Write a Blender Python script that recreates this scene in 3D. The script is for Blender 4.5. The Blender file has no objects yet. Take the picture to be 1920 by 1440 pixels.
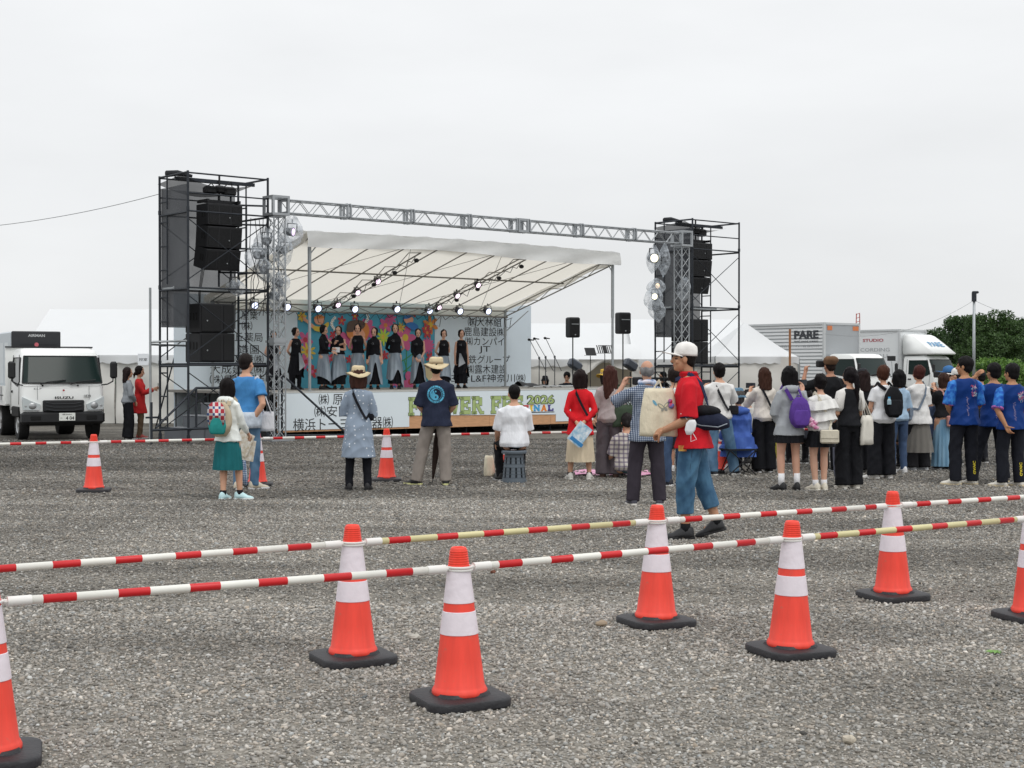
import bpy, math, random
import numpy as np
from mathutils import Vector, Matrix, noise
random.seed(7); RNG = np.random.default_rng(7)
SC = bpy.context.scene; COL = SC.collection
R = math.radians; PI = math.pi; sin, cos = math.sin, math.cos

# ---------------------------------------------------------------- camera
FPX = 2800.0; CAMZ = 1.5; PITCH = math.atan(28/FPX)
cam_d = bpy.data.cameras.new('camera'); cam = bpy.data.objects.new('camera', cam_d); COL.objects.link(cam)
cam_d.lens = FPX/1920*36; cam_d.sensor_width = 36; cam_d.clip_start = .1; cam_d.clip_end = 3000
cam.location = (0, 0, CAMZ); cam.rotation_euler = (PI/2-PITCH, 0, 0); SC.camera = cam

# ---------------------------------------------------------------- sky, sun, exposure
w = bpy.data.worlds.new('World'); SC.world = w; w.use_nodes = True
nt = w.node_tree; nt.nodes.clear(); N = nt.nodes.new; L = nt.links.new
SUN_EL, SUN_ROT = R(58), R(150)
sky = N('ShaderNodeTexSky'); sky.sky_type = 'NISHITA'; sky.sun_disc = False
sky.sun_elevation = SUN_EL; sky.sun_rotation = SUN_ROT
bg1 = N('ShaderNodeBackground'); bg1.inputs[1].default_value = .05; L(sky.outputs[0], bg1.inputs[0])
tc = N('ShaderNodeTexCoord'); sep = N('ShaderNodeSeparateXYZ'); L(tc.outputs['Generated'], sep.inputs[0])
mr = N('ShaderNodeMapRange'); L(sep.outputs[2], mr.inputs[0])
mr.inputs[1].default_value = .0; mr.inputs[2].default_value = 1; mr.inputs[3].default_value = .765; mr.inputs[4].default_value = 1.3
mp = N('ShaderNodeMapping'); mp.inputs['Scale'].default_value = (1, 1, 3.6); L(tc.outputs['Generated'], mp.inputs[0])
nz = N('ShaderNodeTexNoise'); nz.inputs['Scale'].default_value = 2.6; nz.inputs['Detail'].default_value = 5; nz.inputs['Roughness'].default_value = .5
L(mp.outputs[0], nz.inputs[0])
mr2 = N('ShaderNodeMapRange'); L(nz.outputs[0], mr2.inputs[0])
mr2.inputs[1].default_value = .3; mr2.inputs[2].default_value = .7; mr2.inputs[3].default_value = .925; mr2.inputs[4].default_value = 1.05
mu = N('ShaderNodeMath'); mu.operation = 'MULTIPLY'; L(mr.outputs[0], mu.inputs[0]); L(mr2.outputs[0], mu.inputs[1])
bg2 = N('ShaderNodeBackground'); bg2.inputs[0].default_value = (.975, .988, 1.0, 1); L(mu.outputs[0], bg2.inputs[1])
mx = N('ShaderNodeMixShader'); mx.inputs[0].default_value = .93; L(bg1.outputs[0], mx.inputs[1]); L(bg2.outputs[0], mx.inputs[2])
out = N('ShaderNodeOutputWorld'); L(mx.outputs[0], out.inputs[0])
sd = bpy.data.lights.new('sun', 'SUN'); sd.energy = .8; sd.angle = R(25); sd.color = (1, .97, .93)
sun = bpy.data.objects.new('sun', sd); COL.objects.link(sun)
_dir = Vector((sin(SUN_ROT)*cos(SUN_EL), cos(SUN_ROT)*cos(SUN_EL), sin(SUN_EL)))
sun.location = _dir*50; sun.rotation_euler = _dir.to_track_quat('Z', 'Y').to_euler()
SC.view_settings.view_transform = 'Standard'; SC.view_settings.look = 'None'
SC.view_settings.exposure = .17; SC.view_settings.gamma = 1; SC.view_settings.use_curve_mapping = False
SC.cycles.max_bounces = 8; SC.cycles.transparent_max_bounces = 24; SC.cycles.use_denoising = True

# ---------------------------------------------------------------- pixel -> world
def ray(px, py):
    a, b = (px-960)/FPX, (720-py)/FPX; cp, sp = cos(PITCH), sin(PITCH)
    return Vector((a, cp+b*sp, b*cp-sp))
def rotz(a): return Matrix.Rotation(a, 4, 'Z')
def gnd(px, py, z=0):
    d = ray(px, py); t = (z-CAMZ)/d.z; return Vector((0, 0, CAMZ))+d*t
def at(px, py, Y):
    d = ray(px, py); return Vector((0, 0, CAMZ))+d*(Y/d.y)
def scale_at(Y): return FPX/Y
# stage frame: u along the stage front, v away from the audience
TH = R(40); CU, SU = cos(TH), sin(TH); O = Vector((-6.46, 29.8, 0))
def S(u, v, z=0): return Vector((O.x+CU*u-SU*v, O.y+SU*u+CU*v, z))
def pv(px, py, v):          # pixel onto the vertical plane v = const -> (u, z)
    d = ray(px, py); k = -SU*d.x+CU*d.y
    t = (v - (-SU*(0-O.x)+CU*(0-O.y)))/k
    p = Vector((0, 0, CAMZ))+d*t; q = p-O
    return (CU*q.x+SU*q.y, p.z)

# ---------------------------------------------------------------- mesh building
class MB:
    def __init__(s): s.v = []; s.f = []
    def add(s, vs, fs):
        o = len(s.v); s.v += [tuple(p) for p in vs]; s.f += [tuple(i+o for i in f) for f in fs]; return s
    def box(s, c, d, rz=0, M=None):
        x, y, z = d[0]/2, d[1]/2, d[2]/2
        vs = [Vector((sx*x, sy*y, sz*z)) for sx in (-1, 1) for sy in (-1, 1) for sz in (-1, 1)]
        Q = Matrix.Rotation(rz, 3, 'Z') if M is None else M
        return s.add([Q@p+Vector(c) for p in vs], [(0, 1, 3, 2), (4, 6, 7, 5), (0, 4, 5, 1), (2, 3, 7, 6), (0, 2, 6, 4), (1, 5, 7, 3)])
    def bbox(s, c, d, b=.01, M=None):        # box with chamfered vertical + top edges
        x, y, z = d[0]/2, d[1]/2, d[2]/2; b = min(b, x*.9, y*.9, z*.9)
        def ring(xx, yy, bb, zz): return [(-xx+bb, -yy, zz), (xx-bb, -yy, zz), (xx, -yy+bb, zz), (xx, yy-bb, zz), (xx-bb, yy, zz), (-xx+bb, yy, zz), (-xx, yy-bb, zz), (-xx, -yy+bb, zz)]
        rs = [ring(x-b, y-b, b*.6, -z), ring(x, y, b, -z+b), ring(x, y, b, z-b), ring(x-b, y-b, b*.6, z)]
        vs = [Vector(p) for r in rs for p in r]; Q = M if M is not None else Matrix.Identity(3)
        fs = [tuple(range(7, -1, -1)), tuple(range(24, 32))]
        for k in range(3):
            for i in range(8): j = (i+1) % 8; fs.append((k*8+i, k*8+j, k*8+8+j, k*8+8+i))
        return s.add([Q@p+Vector(c) for p in vs], fs)
    def bar(s, a, b, w, h=None, up=(0, 0, 1)):
        a, b = Vector(a), Vector(b); h = h or w; d = b-a; l = d.length
        if l < 1e-6: return s
        d /= l; up = Vector(up)
        if abs(d.dot(up)) > .98: up = Vector((0, 1, 0))
        x = d.cross(up).normalized(); z = x.cross(d)
        vs = [p+x*sx*w/2+z*sz*h/2 for p in (a, b) for sx, sz in ((-1, -1), (1, -1), (1, 1), (-1, 1))]
        return s.add(vs, [(3, 2, 1, 0), (4, 5, 6, 7), (0, 1, 5, 4), (1, 2, 6, 5), (2, 3, 7, 6), (3, 0, 4, 7)])
    def tube(s, pts, r, n=8, cap=True, flat=1.0, rnd=False):
        pts = [Vector(p) for p in pts]; m = len(pts)
        rs = list(r) if hasattr(r, '__len__') else [r]*m
        T = []
        for i in range(m):
            t = (pts[min(i+1, m-1)]-pts[max(i-1, 0)]); T.append(t.normalized() if t.length > 1e-9 else Vector((0, 0, 1)))
        if rnd:
            a0, a1 = pts[0]-T[0]*rs[0]*.55, pts[-1]+T[-1]*rs[-1]*.55
            pts = [a0]+pts+[a1]; rs = [rs[0]*.72]+rs+[rs[-1]*.72]; T = [T[0]]+T+[T[-1]]
            pts = [pts[0]-T[0]*rs[0]*.45]+pts+[pts[-1]+T[-1]*rs[-1]*.45]; rs = [rs[0]*.3]+rs+[rs[-1]*.3]; T = [T[0]]+T+[T[-1]]
            m = len(pts)
        ref = Vector((0, 1, 0)) if abs(T[0].y) < .9 else Vector((1, 0, 0))
        vs = []
        x = T[0].cross(ref).normalized()
        for i in range(m):
            x = (x-T[i]*x.dot(T[i])).normalized(); y = T[i].cross(x)
            for k in range(n):
                a = 2*PI*k/n; vs.append(pts[i]+x*cos(a)*rs[i]+y*sin(a)*rs[i]*flat)
        fs = [(i*n+k, i*n+(k+1) % n, (i+1)*n+(k+1) % n, (i+1)*n+k) for i in range(m-1) for k in range(n)]
        if cap: fs += [tuple(range(n-1, -1, -1)), tuple(range((m-1)*n, m*n))]
        return s.add(vs, fs)
    def rings(s, rr, cap=True):              # rr: list of equal-length rings of points
        n = len(rr[0]); vs = [p for r in rr for p in r]; m = len(rr)
        fs = [(i*n+k, i*n+(k+1) % n, (i+1)*n+(k+1) % n, (i+1)*n+k) for i in range(m-1) for k in range(n)]
        if cap: fs += [tuple(range(n-1, -1, -1)), tuple(range((m-1)*n, m*n))]
        return s.add(vs, fs)
    def lathe(s, prof, n=32, c=(0, 0, 0), cap=True):
        return s.rings([[(c[0]+r*cos(2*PI*k/n), c[1]+r*sin(2*PI*k/n), c[2]+z) for k in range(n)] for r, z in prof], cap)
    def ell(s, c, r, n=14, m=10, M=None):
        c = Vector(c); rr = []
        for i in range(m+1):
            t = PI*(i+.0001)/(m+.0002)-PI/2
            rr.append([((M or Matrix.Identity(3))@Vector((r[0]*cos(t)*cos(2*PI*k/n), r[1]*cos(t)*sin(2*PI*k/n), r[2]*sin(t))))+c for k in range(n)])
        return s.rings(rr)
    def quad(s, a, b, c, d): return s.add([a, b, c, d], [(0, 1, 2, 3)])
    def poly(s, pts2, y0, y1):               # (x,z) outline extruded between y0 and y1
        n = len(pts2); vs = [(x, y0, z) for x, z in pts2]+[(x, y1, z) for x, z in pts2]
        fs = [tuple(range(n)), tuple(range(2*n-1, n-1, -1))]+[(i, i+n, (i+1) % n+n, (i+1) % n) for i in range(n)]
        return s.add(vs, fs)
    def grid(s, fn, nu, nv):
        vs = [fn(i/nu, j/nv) for j in range(nv+1) for i in range(nu+1)]
        return s.add(vs, [(j*(nu+1)+i, j*(nu+1)+i+1, (j+1)*(nu+1)+i+1, (j+1)*(nu+1)+i) for j in range(nv) for i in range(nu)])
    def xf(s, M): s.v = [tuple(M@Vector(p)) for p in s.v]; return s
    def mesh(s, name):
        me = bpy.data.meshes.new(name); me.from_pydata(s.v, [], s.f); me.update(); return me

def emit(name, mb, mat, parent=None, smooth=False):
    me = mb.mesh(name) if isinstance(mb, MB) else mb
    if mat is not None: me.materials.clear(); me.materials.append(mat)
    if smooth:
        me.polygons.foreach_set('use_smooth', [True]*len(me.polygons))
        if smooth == 'auto':
            try: me.set_sharp_from_angle(angle=R(40))
            except Exception: pass
    o = bpy.data.objects.new(name, me); COL.objects.link(o)
    if parent: o.parent = parent
    return o
def tag(o, label=None, cat=None, group=None, kind=None):
    if label: o['label'] = label
    if cat: o['category'] = cat
    if group: o['group'] = group
    if kind: o['kind'] = kind
    return o
def thing(name, loc, rz=0, label=None, cat=None, group=None):
    o = bpy.data.objects.new(name, None); COL.objects.link(o); o.empty_display_size = .2
    o.location = loc; o.rotation_euler = (0, 0, rz); return tag(o, label, cat, group)
def copy_tree(o, parent=None, top=True):
    c = o.copy(); COL.objects.link(c); c.parent = parent
    for ch in list(o.children): copy_tree(ch, c)
    return c

# remesh overlapping closed pieces into one continuous surface
def fuse(mb, voxel=.01, smooth=3, name='fused'):
    me = mb.mesh('tmp'); o = bpy.data.objects.new('tmp', me); COL.objects.link(o)
    m = o.modifiers.new('r', 'REMESH'); m.mode = 'VOXEL'; m.voxel_size = voxel
    if smooth: q = o.modifiers.new('s', 'SMOOTH'); q.factor = .5; q.iterations = smooth
    dg = bpy.context.evaluated_depsgraph_get(); dg.update()
    res = bpy.data.meshes.new_from_object(o.evaluated_get(dg)); res.name = name
    bpy.data.objects.remove(o); bpy.data.meshes.remove(me); return res
def getco(me):
    a = np.empty(len(me.vertices)*3, np.float32); me.vertices.foreach_get('co', a); return a.reshape(-1, 3)
def setco(me, a): me.vertices.foreach_set('co', np.asarray(a, np.float32).ravel()); me.update()
def normals(me):
    a = np.empty(len(me.vertices)*3, np.float32); me.vertices.foreach_get('normal', a); return a.reshape(-1, 3)
def wrinkle(me, amp=.005, f=14, seed=0, stretch=(1, 1, .6)):
    co = getco(me); nr = normals(me); q = co*np.array(stretch)*f+seed*1.7
    a = np.sin(q[:, 0]*1.3+1.9*np.sin(q[:, 2]*.9+.7*q[:, 1])+seed)
    b = np.sin(q[:, 1]*1.6+1.5*np.sin(q[:, 0]*1.1+q[:, 2]*1.3)+2*seed)
    c = np.sin(q[:, 2]*2.3+1.7*np.sin(q[:, 0]*1.7-q[:, 1])+.5*seed)
    e = np.sin(q[:, 0]*.8-q[:, 2]*1.4+2.1*np.sin(q[:, 1]*.8+q[:, 2]*.5)+3*seed)
    d = (1-np.abs(a)*1.9)*.6+(1-np.abs(e)*1.9)*.6+(b+.8*c)*.25
    setco(me, co+nr*(d*amp)[:, None]); return me

# ---------------------------------------------------------------- materials
MATS = {}
def srgb(h):
    h = h or '#808080'
    h = h.lstrip('#'); c = [int(h[i:i+2], 16)/255 for i in (0, 2, 4)]
    return tuple(x/12.92 if x <= .04045 else ((x+.055)/1.055)**2.4 for x in c)
def mat(name, col, rough=.6, metal=0, bump=0, bs=60, var=0, vs=8, alpha=1, emit_=0, spec=.5, stretch=None, trans=0, bd=.01):
    if name in MATS: return MATS[name]
    if isinstance(col, str): col = srgb(col)
    m = bpy.data.materials.new(name); m.use_nodes = True; nt = m.node_tree; b = nt.nodes['Principled BSDF']
    b.inputs['Base Color'].default_value = (*col, 1); b.inputs['Roughness'].default_value = rough
    b.inputs['Metallic'].default_value = metal; b.inputs['Alpha'].default_value = alpha
    b.inputs['Specular IOR Level'].default_value = spec
    if emit_: b.inputs['Emission Color'].default_value = (*col, 1); b.inputs['Emission Strength'].default_value = emit_
    tc = nt.nodes.new('ShaderNodeTexCoord'); src = tc.outputs['Object']
    if stretch:
        mp = nt.nodes.new('ShaderNodeMapping'); mp.inputs['Scale'].default_value = stretch; nt.links.new(src, mp.inputs[0]); src = mp.outputs[0]
    if var:
        n = nt.nodes.new('ShaderNodeTexNoise'); n.inputs['Scale'].default_value = vs; n.inputs['Detail'].default_value = 5; nt.links.new(src, n.inputs[0])
        r = nt.nodes.new('ShaderNodeMapRange'); r.inputs[1].default_value = .25; r.inputs[2].default_value = .75
        r.inputs[3].default_value = 1-var; r.inputs[4].default_value = 1+var; nt.links.new(n.outputs[0], r.inputs[0])
        v = nt.nodes.new('ShaderNodeVectorMath'); v.operation = 'SCALE'; v.inputs[0].default_value = col; nt.links.new(r.outputs[0], v.inputs['Scale'])
        nt.links.new(v.outputs[0], b.inputs['Base Color'])
        m['_c'] = 1
    if bump:
        n = nt.nodes.new('ShaderNodeTexNoise'); n.inputs['Scale'].default_value = bs; n.inputs['Detail'].default_value = 6; nt.links.new(src, n.inputs[0])
        q = nt.nodes.new('ShaderNodeBump'); q.inputs['Strength'].default_value = bump; q.inputs['Distance'].default_value = bd
        nt.links.new(n.outputs[0], q.inputs['Height']); nt.links.new(q.outputs[0], b.inputs['Normal'])
    if trans:   # cloth that lets light through
        t = nt.nodes.new('ShaderNodeBsdfTranslucent'); t.inputs[0].default_value = (*col, 1)
        mxs = nt.nodes.new('ShaderNodeMixShader'); mxs.inputs[0].default_value = trans
        nt.links.new(b.outputs[0], mxs.inputs[1]); nt.links.new(t.outputs[0], mxs.inputs[2]); nt.links.new(mxs.outputs[0], nt.nodes['Material Output'].inputs[0])
    MATS[name] = m; return m
def cloth(hexcol, name=None, var=.13, bump=.35):
    c = hexcol.lstrip('#'); return mat('cloth_'+c, hexcol, .85, 0, min(1, bump*1.6), 9, var, 9, spec=.2, bd=.035, stretch=(1, 1, .55))
def nodes_mat(name, fn, rough=.8):
    if name in MATS: return MATS[name]
    m = bpy.data.materials.new(name); m.use_nodes = True; nt = m.node_tree; b = nt.nodes['Principled BSDF']; b.inputs['Roughness'].default_value = rough
    fn(nt, b); MATS[name] = m; return m

# lettering: the font's glyphs as a thin mesh in the local xz plane, fitted to a width and height
def text_mb(s, x0, x1, zc, hgt, y=-.003, offset=0.0, depth=.002, fit=True):
    cu = bpy.data.curves.new('t', 'FONT'); cu.body = s; cu.size = 1; cu.offset = offset; cu.extrude = 0; cu.resolution_u = 3
    o = bpy.data.objects.new('t', cu); COL.objects.link(o); dg = bpy.context.evaluated_depsgraph_get(); dg.update()
    me = bpy.data.meshes.new_from_object(o.evaluated_get(dg)); co = getco(me).copy()
    fs = [tuple(p.vertices) for p in me.polygons]
    bpy.data.objects.remove(o); bpy.data.curves.remove(cu); bpy.data.meshes.remove(me)
    mb = MB()
    if len(co) == 0: return mb
    lo, hi = co.min(0), co.max(0); sx = (x1-x0)/(hi[0]-lo[0]); sz = hgt/(hi[1]-lo[1]) if fit else sx
    vs = [((p[0]-lo[0])*sx+x0, y, (p[1]-(lo[1]+hi[1])/2)*sz+zc) for p in co]
    mb.add(vs, fs); return mb
# ---------------------------------------------------------------- ground
def patches(nt):     # damp and trodden areas of the yard, shared by the ground and the loose stone
    N, L = nt.nodes.new, nt.links.new; tc = N('ShaderNodeTexCoord'); P = tc.outputs['Object']
    n1 = N('ShaderNodeTexNoise'); n1.inputs['Scale'].default_value = .42; n1.inputs['Detail'].default_value = 6; n1.inputs['Roughness'].default_value = .62; L(P, n1.inputs['Vector'])
    mr = N('ShaderNodeMapRange'); L(n1.outputs[0], mr.inputs[0]); mr.inputs[1].default_value = .36; mr.inputs[2].default_value = .62; mr.inputs[3].default_value = .80; mr.inputs[4].default_value = 1.10
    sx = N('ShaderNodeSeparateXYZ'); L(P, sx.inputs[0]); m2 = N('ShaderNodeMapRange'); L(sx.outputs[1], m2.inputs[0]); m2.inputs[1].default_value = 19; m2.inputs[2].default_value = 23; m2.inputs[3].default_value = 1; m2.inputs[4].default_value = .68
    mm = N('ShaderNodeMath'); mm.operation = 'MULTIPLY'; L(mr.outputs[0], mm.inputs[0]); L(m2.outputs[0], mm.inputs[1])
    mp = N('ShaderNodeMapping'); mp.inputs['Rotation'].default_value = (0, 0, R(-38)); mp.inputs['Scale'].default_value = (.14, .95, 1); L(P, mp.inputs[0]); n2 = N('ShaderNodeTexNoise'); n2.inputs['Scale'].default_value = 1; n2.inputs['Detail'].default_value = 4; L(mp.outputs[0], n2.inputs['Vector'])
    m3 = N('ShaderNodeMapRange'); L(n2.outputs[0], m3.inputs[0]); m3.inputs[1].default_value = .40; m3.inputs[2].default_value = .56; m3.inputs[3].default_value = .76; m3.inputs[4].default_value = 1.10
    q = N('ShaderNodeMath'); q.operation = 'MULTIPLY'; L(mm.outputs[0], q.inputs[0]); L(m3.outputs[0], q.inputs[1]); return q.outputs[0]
def _ground(nt, b):
    N, L = nt.nodes.new, nt.links.new; tc = N('ShaderNodeTexCoord'); P = tc.outputs['Object']
    def tex(kind, s, det=4): n = N(kind); n.inputs['Scale'].default_value = s; L(P, n.inputs['Vector']); 
    v1 = N('ShaderNodeTexVoronoi'); v1.inputs['Scale'].default_value = 38; L(P, v1.inputs['Vector'])
    v2 = N('ShaderNodeTexVoronoi'); v2.inputs['Scale'].default_value = 17; L(P, v2.inputs['Vector'])
    v3 = N('ShaderNodeTexVoronoi'); v3.inputs['Scale'].default_value = 7; L(P, v3.inputs['Vector'])
    cr = N('ShaderNodeValToRGB'); e = cr.color_ramp.elements; e[0].position = 0; e[0].color = (.085, .078, .066, 1); e[1].position = 1; e[1].color = (.41, .385, .34, 1)
    x = cr.color_ramp.elements.new(.35); x.color = (.15, .140, .120, 1); x = cr.color_ramp.elements.new(.8); x.color = (.255, .237, .207, 1)
    sp = N('ShaderNodeSeparateColor'); L(v1.outputs['Color'], sp.inputs[0])
    sp2 = N('ShaderNodeSeparateColor'); L(v2.outputs['Color'], sp2.inputs[0])
    sp3 = N('ShaderNodeSeparateColor'); L(v3.outputs['Color'], sp3.inputs[0])
    a1 = N('ShaderNodeMath'); a1.operation = 'MULTIPLY_ADD'; L(sp.outputs[0], a1.inputs[0]); a1.inputs[1].default_value = .42
    a2 = N('ShaderNodeMath'); a2.operation = 'MULTIPLY_ADD'; L(sp2.outputs[0], a2.inputs[0]); a2.inputs[1].default_value = .33; L(a2.outputs[0], a1.inputs[2])
    a3 = N('ShaderNodeMath'); a3.operation = 'MULTIPLY'; L(sp3.outputs[0], a3.inputs[0]); a3.inputs[1].default_value = .30; L(a3.outputs[0], a2.inputs[2])
    L(a1.outputs[0], cr.inputs[0])
    mm_ = patches(nt)
    vm = N('ShaderNodeVectorMath'); vm.operation = 'SCALE'; L(cr.outputs[0], vm.inputs[0]); L(mm_, vm.inputs['Scale']); L(vm.outputs[0], b.inputs['Base Color'])
    h = N('ShaderNodeMath'); h.operation = 'MULTIPLY_ADD'; L(v1.outputs['Distance'], h.inputs[0]); h.inputs[1].default_value = -1; L(v2.outputs['Distance'], h.inputs[2])
    hh = N('ShaderNodeMath'); hh.operation = 'MULTIPLY_ADD'; L(v2.outputs['Distance'], hh.inputs[0]); hh.inputs[1].default_value = -1.3; 
    h2 = N('ShaderNodeMath'); h2.operation = 'MULTIPLY'; L(v1.outputs['Distance'], h2.inputs[0]); h2.inputs[1].default_value = -.8; L(h2.outputs[0], hh.inputs[2])
    bp = N('ShaderNodeBump'); bp.inputs['Strength'].default_value = .5; bp.inputs['Distance'].default_value = .02; L(hh.outputs[0], bp.inputs['Height']); L(bp.outputs[0], b.inputs['Normal'])
    b.inputs['Roughness'].default_value = .9; b.inputs['Specular IOR Level'].default_value = .2
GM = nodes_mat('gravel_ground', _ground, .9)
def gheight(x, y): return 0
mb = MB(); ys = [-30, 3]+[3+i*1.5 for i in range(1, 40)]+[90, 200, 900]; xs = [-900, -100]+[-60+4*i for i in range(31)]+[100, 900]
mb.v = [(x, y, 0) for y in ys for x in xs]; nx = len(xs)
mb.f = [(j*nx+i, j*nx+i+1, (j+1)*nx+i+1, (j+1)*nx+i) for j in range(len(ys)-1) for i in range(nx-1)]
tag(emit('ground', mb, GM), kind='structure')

# loose crushed stone lying on it, thinning with distance
def gravel():
    t = (1+5**.5)/2; ico = np.array([(-1, t, 0), (1, t, 0), (-1, -t, 0), (1, -t, 0), (0, -1, t), (0, 1, t), (0, -1, -t), (0, 1, -t), (t, 0, -1), (t, 0, 1), (-t, 0, -1), (-t, 0, 1)], float); ico /= np.linalg.norm(ico[0])
    fico = np.array([(0, 11, 5), (0, 5, 1), (0, 1, 7), (0, 7, 10), (0, 10, 11), (1, 5, 9), (5, 11, 4), (11, 10, 2), (10, 7, 6), (7, 1, 8), (3, 9, 4), (3, 4, 2), (3, 2, 6), (3, 6, 8), (3, 8, 9), (4, 9, 5), (2, 4, 11), (6, 2, 10), (8, 6, 7), (9, 8, 1)])
    octa = np.array([(1, 0, 0), (0, 1, 0), (-1, 0, 0), (0, -1, 0), (0, 0, 1), (0, 0, -1)], float); foct = np.array([(0, 1, 4), (1, 2, 4), (2, 3, 4), (3, 0, 4), (1, 0, 5), (2, 1, 5), (3, 2, 5), (0, 3, 5)])
    VV, FF, CC = [], [], []; base = 0
    for y0, y1, NS, s0, tv, tf in ((5.0, 9.5, 110000, .0052, ico, fico), (9.5, 17, 150000, .0068, octa, foct), (17, 32, 190000, .0100, octa, foct)):
        x, y = [], []
        while len(y) < NS:
            yy = RNG.uniform(y0, y1, 60000); xx = RNG.uniform(-1, 1, 60000)*(.37*y1+.35); keep = np.abs(xx) < .37*yy+.35; y += list(yy[keep]); x += list(xx[keep])
        x = np.array(x[:NS]); y = np.array(y[:NS]); nv = len(tv); s = s0*np.exp(RNG.normal(0, .40, NS))*(1+.25*(y-y0)/(y1-y0)); s = np.clip(s, s0*.4, s0*3)
        sc = np.stack([s*RNG.uniform(.9, 1.6, NS), s*RNG.uniform(.7, 1.1, NS), s*RNG.uniform(.5, .85, NS)], 1); a = RNG.uniform(0, 2*PI, NS); tl = RNG.uniform(-.6, .6, NS)
        v = tv[None]*sc[:, None]*RNG.uniform(.72, 1.2, (NS, nv, 1)); ct, st = np.cos(tl)[:, None], np.sin(tl)[:, None]; v = np.stack([v[..., 0]*ct-v[..., 2]*st, v[..., 1], v[..., 0]*st+v[..., 2]*ct], -1)
        ca, sa = np.cos(a)[:, None], np.sin(a)[:, None]; v = np.stack([v[..., 0]*ca-v[..., 1]*sa+x[:, None], v[..., 0]*sa+v[..., 1]*ca+y[:, None], v[..., 2]+(s*.30)[:, None]], -1)
        VV.append(v.reshape(-1, 3)); FF.append((tf[None]+(base+np.arange(NS)*nv)[:, None, None]).reshape(-1, 3)); base += NS*nv
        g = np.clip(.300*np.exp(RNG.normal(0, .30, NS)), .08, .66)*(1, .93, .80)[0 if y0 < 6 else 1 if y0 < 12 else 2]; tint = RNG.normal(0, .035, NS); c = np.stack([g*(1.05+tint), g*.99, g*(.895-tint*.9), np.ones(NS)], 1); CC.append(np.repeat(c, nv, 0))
    v = np.concatenate(VV).astype(np.float32); f = np.concatenate(FF).astype(np.int32); c = np.concatenate(CC).astype(np.float32)
    me = bpy.data.meshes.new('gravel'); me.vertices.add(len(v)); me.vertices.foreach_set('co', v.ravel()); me.loops.add(len(f)*3); me.loops.foreach_set('vertex_index', f.ravel()); me.polygons.add(len(f)); me.polygons.foreach_set('loop_start', np.arange(0, len(f)*3, 3, dtype=np.int32)); me.update()
    at_ = me.color_attributes.new('tone', 'FLOAT_COLOR', 'POINT'); at_.data.foreach_set('color', c.ravel())
    def fn(nt, b):
        N, L = nt.nodes.new, nt.links.new; q = N('ShaderNodeAttribute'); q.attribute_name = 'tone'; s_ = N('ShaderNodeVectorMath'); s_.operation = 'SCALE'; L(q.outputs['Color'], s_.inputs[0]); L(patches(nt), s_.inputs['Scale']); L(s_.outputs[0], b.inputs['Base Color']); b.inputs['Specular IOR Level'].default_value = .2
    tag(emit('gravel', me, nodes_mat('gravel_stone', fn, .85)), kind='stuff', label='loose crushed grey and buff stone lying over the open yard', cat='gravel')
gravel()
# ---------------------------------------------------------------- stage complex (frame u, v)
def sthing(name, u, v, z, label=None, cat=None, group=None, rz=0): return thing(name, S(u, v, z), TH+rz, label, cat, group)
M_IRON = mat('scaffold_iron', '#35393f', .55, .6, .2, 80, .18, 10); M_ALU = mat('truss_aluminium', '#a4a8ab', .38, .55, 0, 0, .06, 6)
M_GALV = mat('galvanised_steel', '#a3a8aa', .45, .5, 0, 0, .1, 12); M_BLK = mat('speaker_black', '#15161a', .6, 0, .15, 120, .1, 6)
M_GRL = mat('speaker_grille', '#0d0e11', .75, 0, .6, 500, .1, 6); M_WHT = mat('white_board', '#dfe9ee', .65, 0, .05, 20, .015, 2)
M_PLY = mat('plywood', '#c99a72', .7, 0, .2, 30, .16, 5, stretch=(1, 1, 6)); M_DK = mat('deck_grey', '#8d8a84', .8, 0, .2, 20, .1, 4)
M_TXT = mat('black_lettering', '#16171a', .6); M_DARK = mat('dark_void', '#121212', .9)
M_CABLE = mat('black_cable', '#17181a', .6)

def net_fn(alpha, colr):
    def fn(nt, b):
        b.inputs['Base Color'].default_value = (*colr, 1); b.inputs['Roughness'].default_value = .9
        tc = nt.nodes.new('ShaderNodeTexCoord'); n = nt.nodes.new('ShaderNodeTexNoise'); n.inputs['Scale'].default_value = 2.2; n.inputs['Detail'].default_value = 3; nt.links.new(tc.outputs['Object'], n.inputs[0])
        r = nt.nodes.new('ShaderNodeMapRange'); r.inputs[3].default_value = alpha-.06; r.inputs[4].default_value = alpha+.06; nt.links.new(n.outputs[0], r.inputs[0]); nt.links.new(r.outputs[0], b.inputs['Alpha'])
    return fn
M_NET = nodes_mat('dark_mesh_sheet', net_fn(.80, (.058, .063, .072)))

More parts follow.
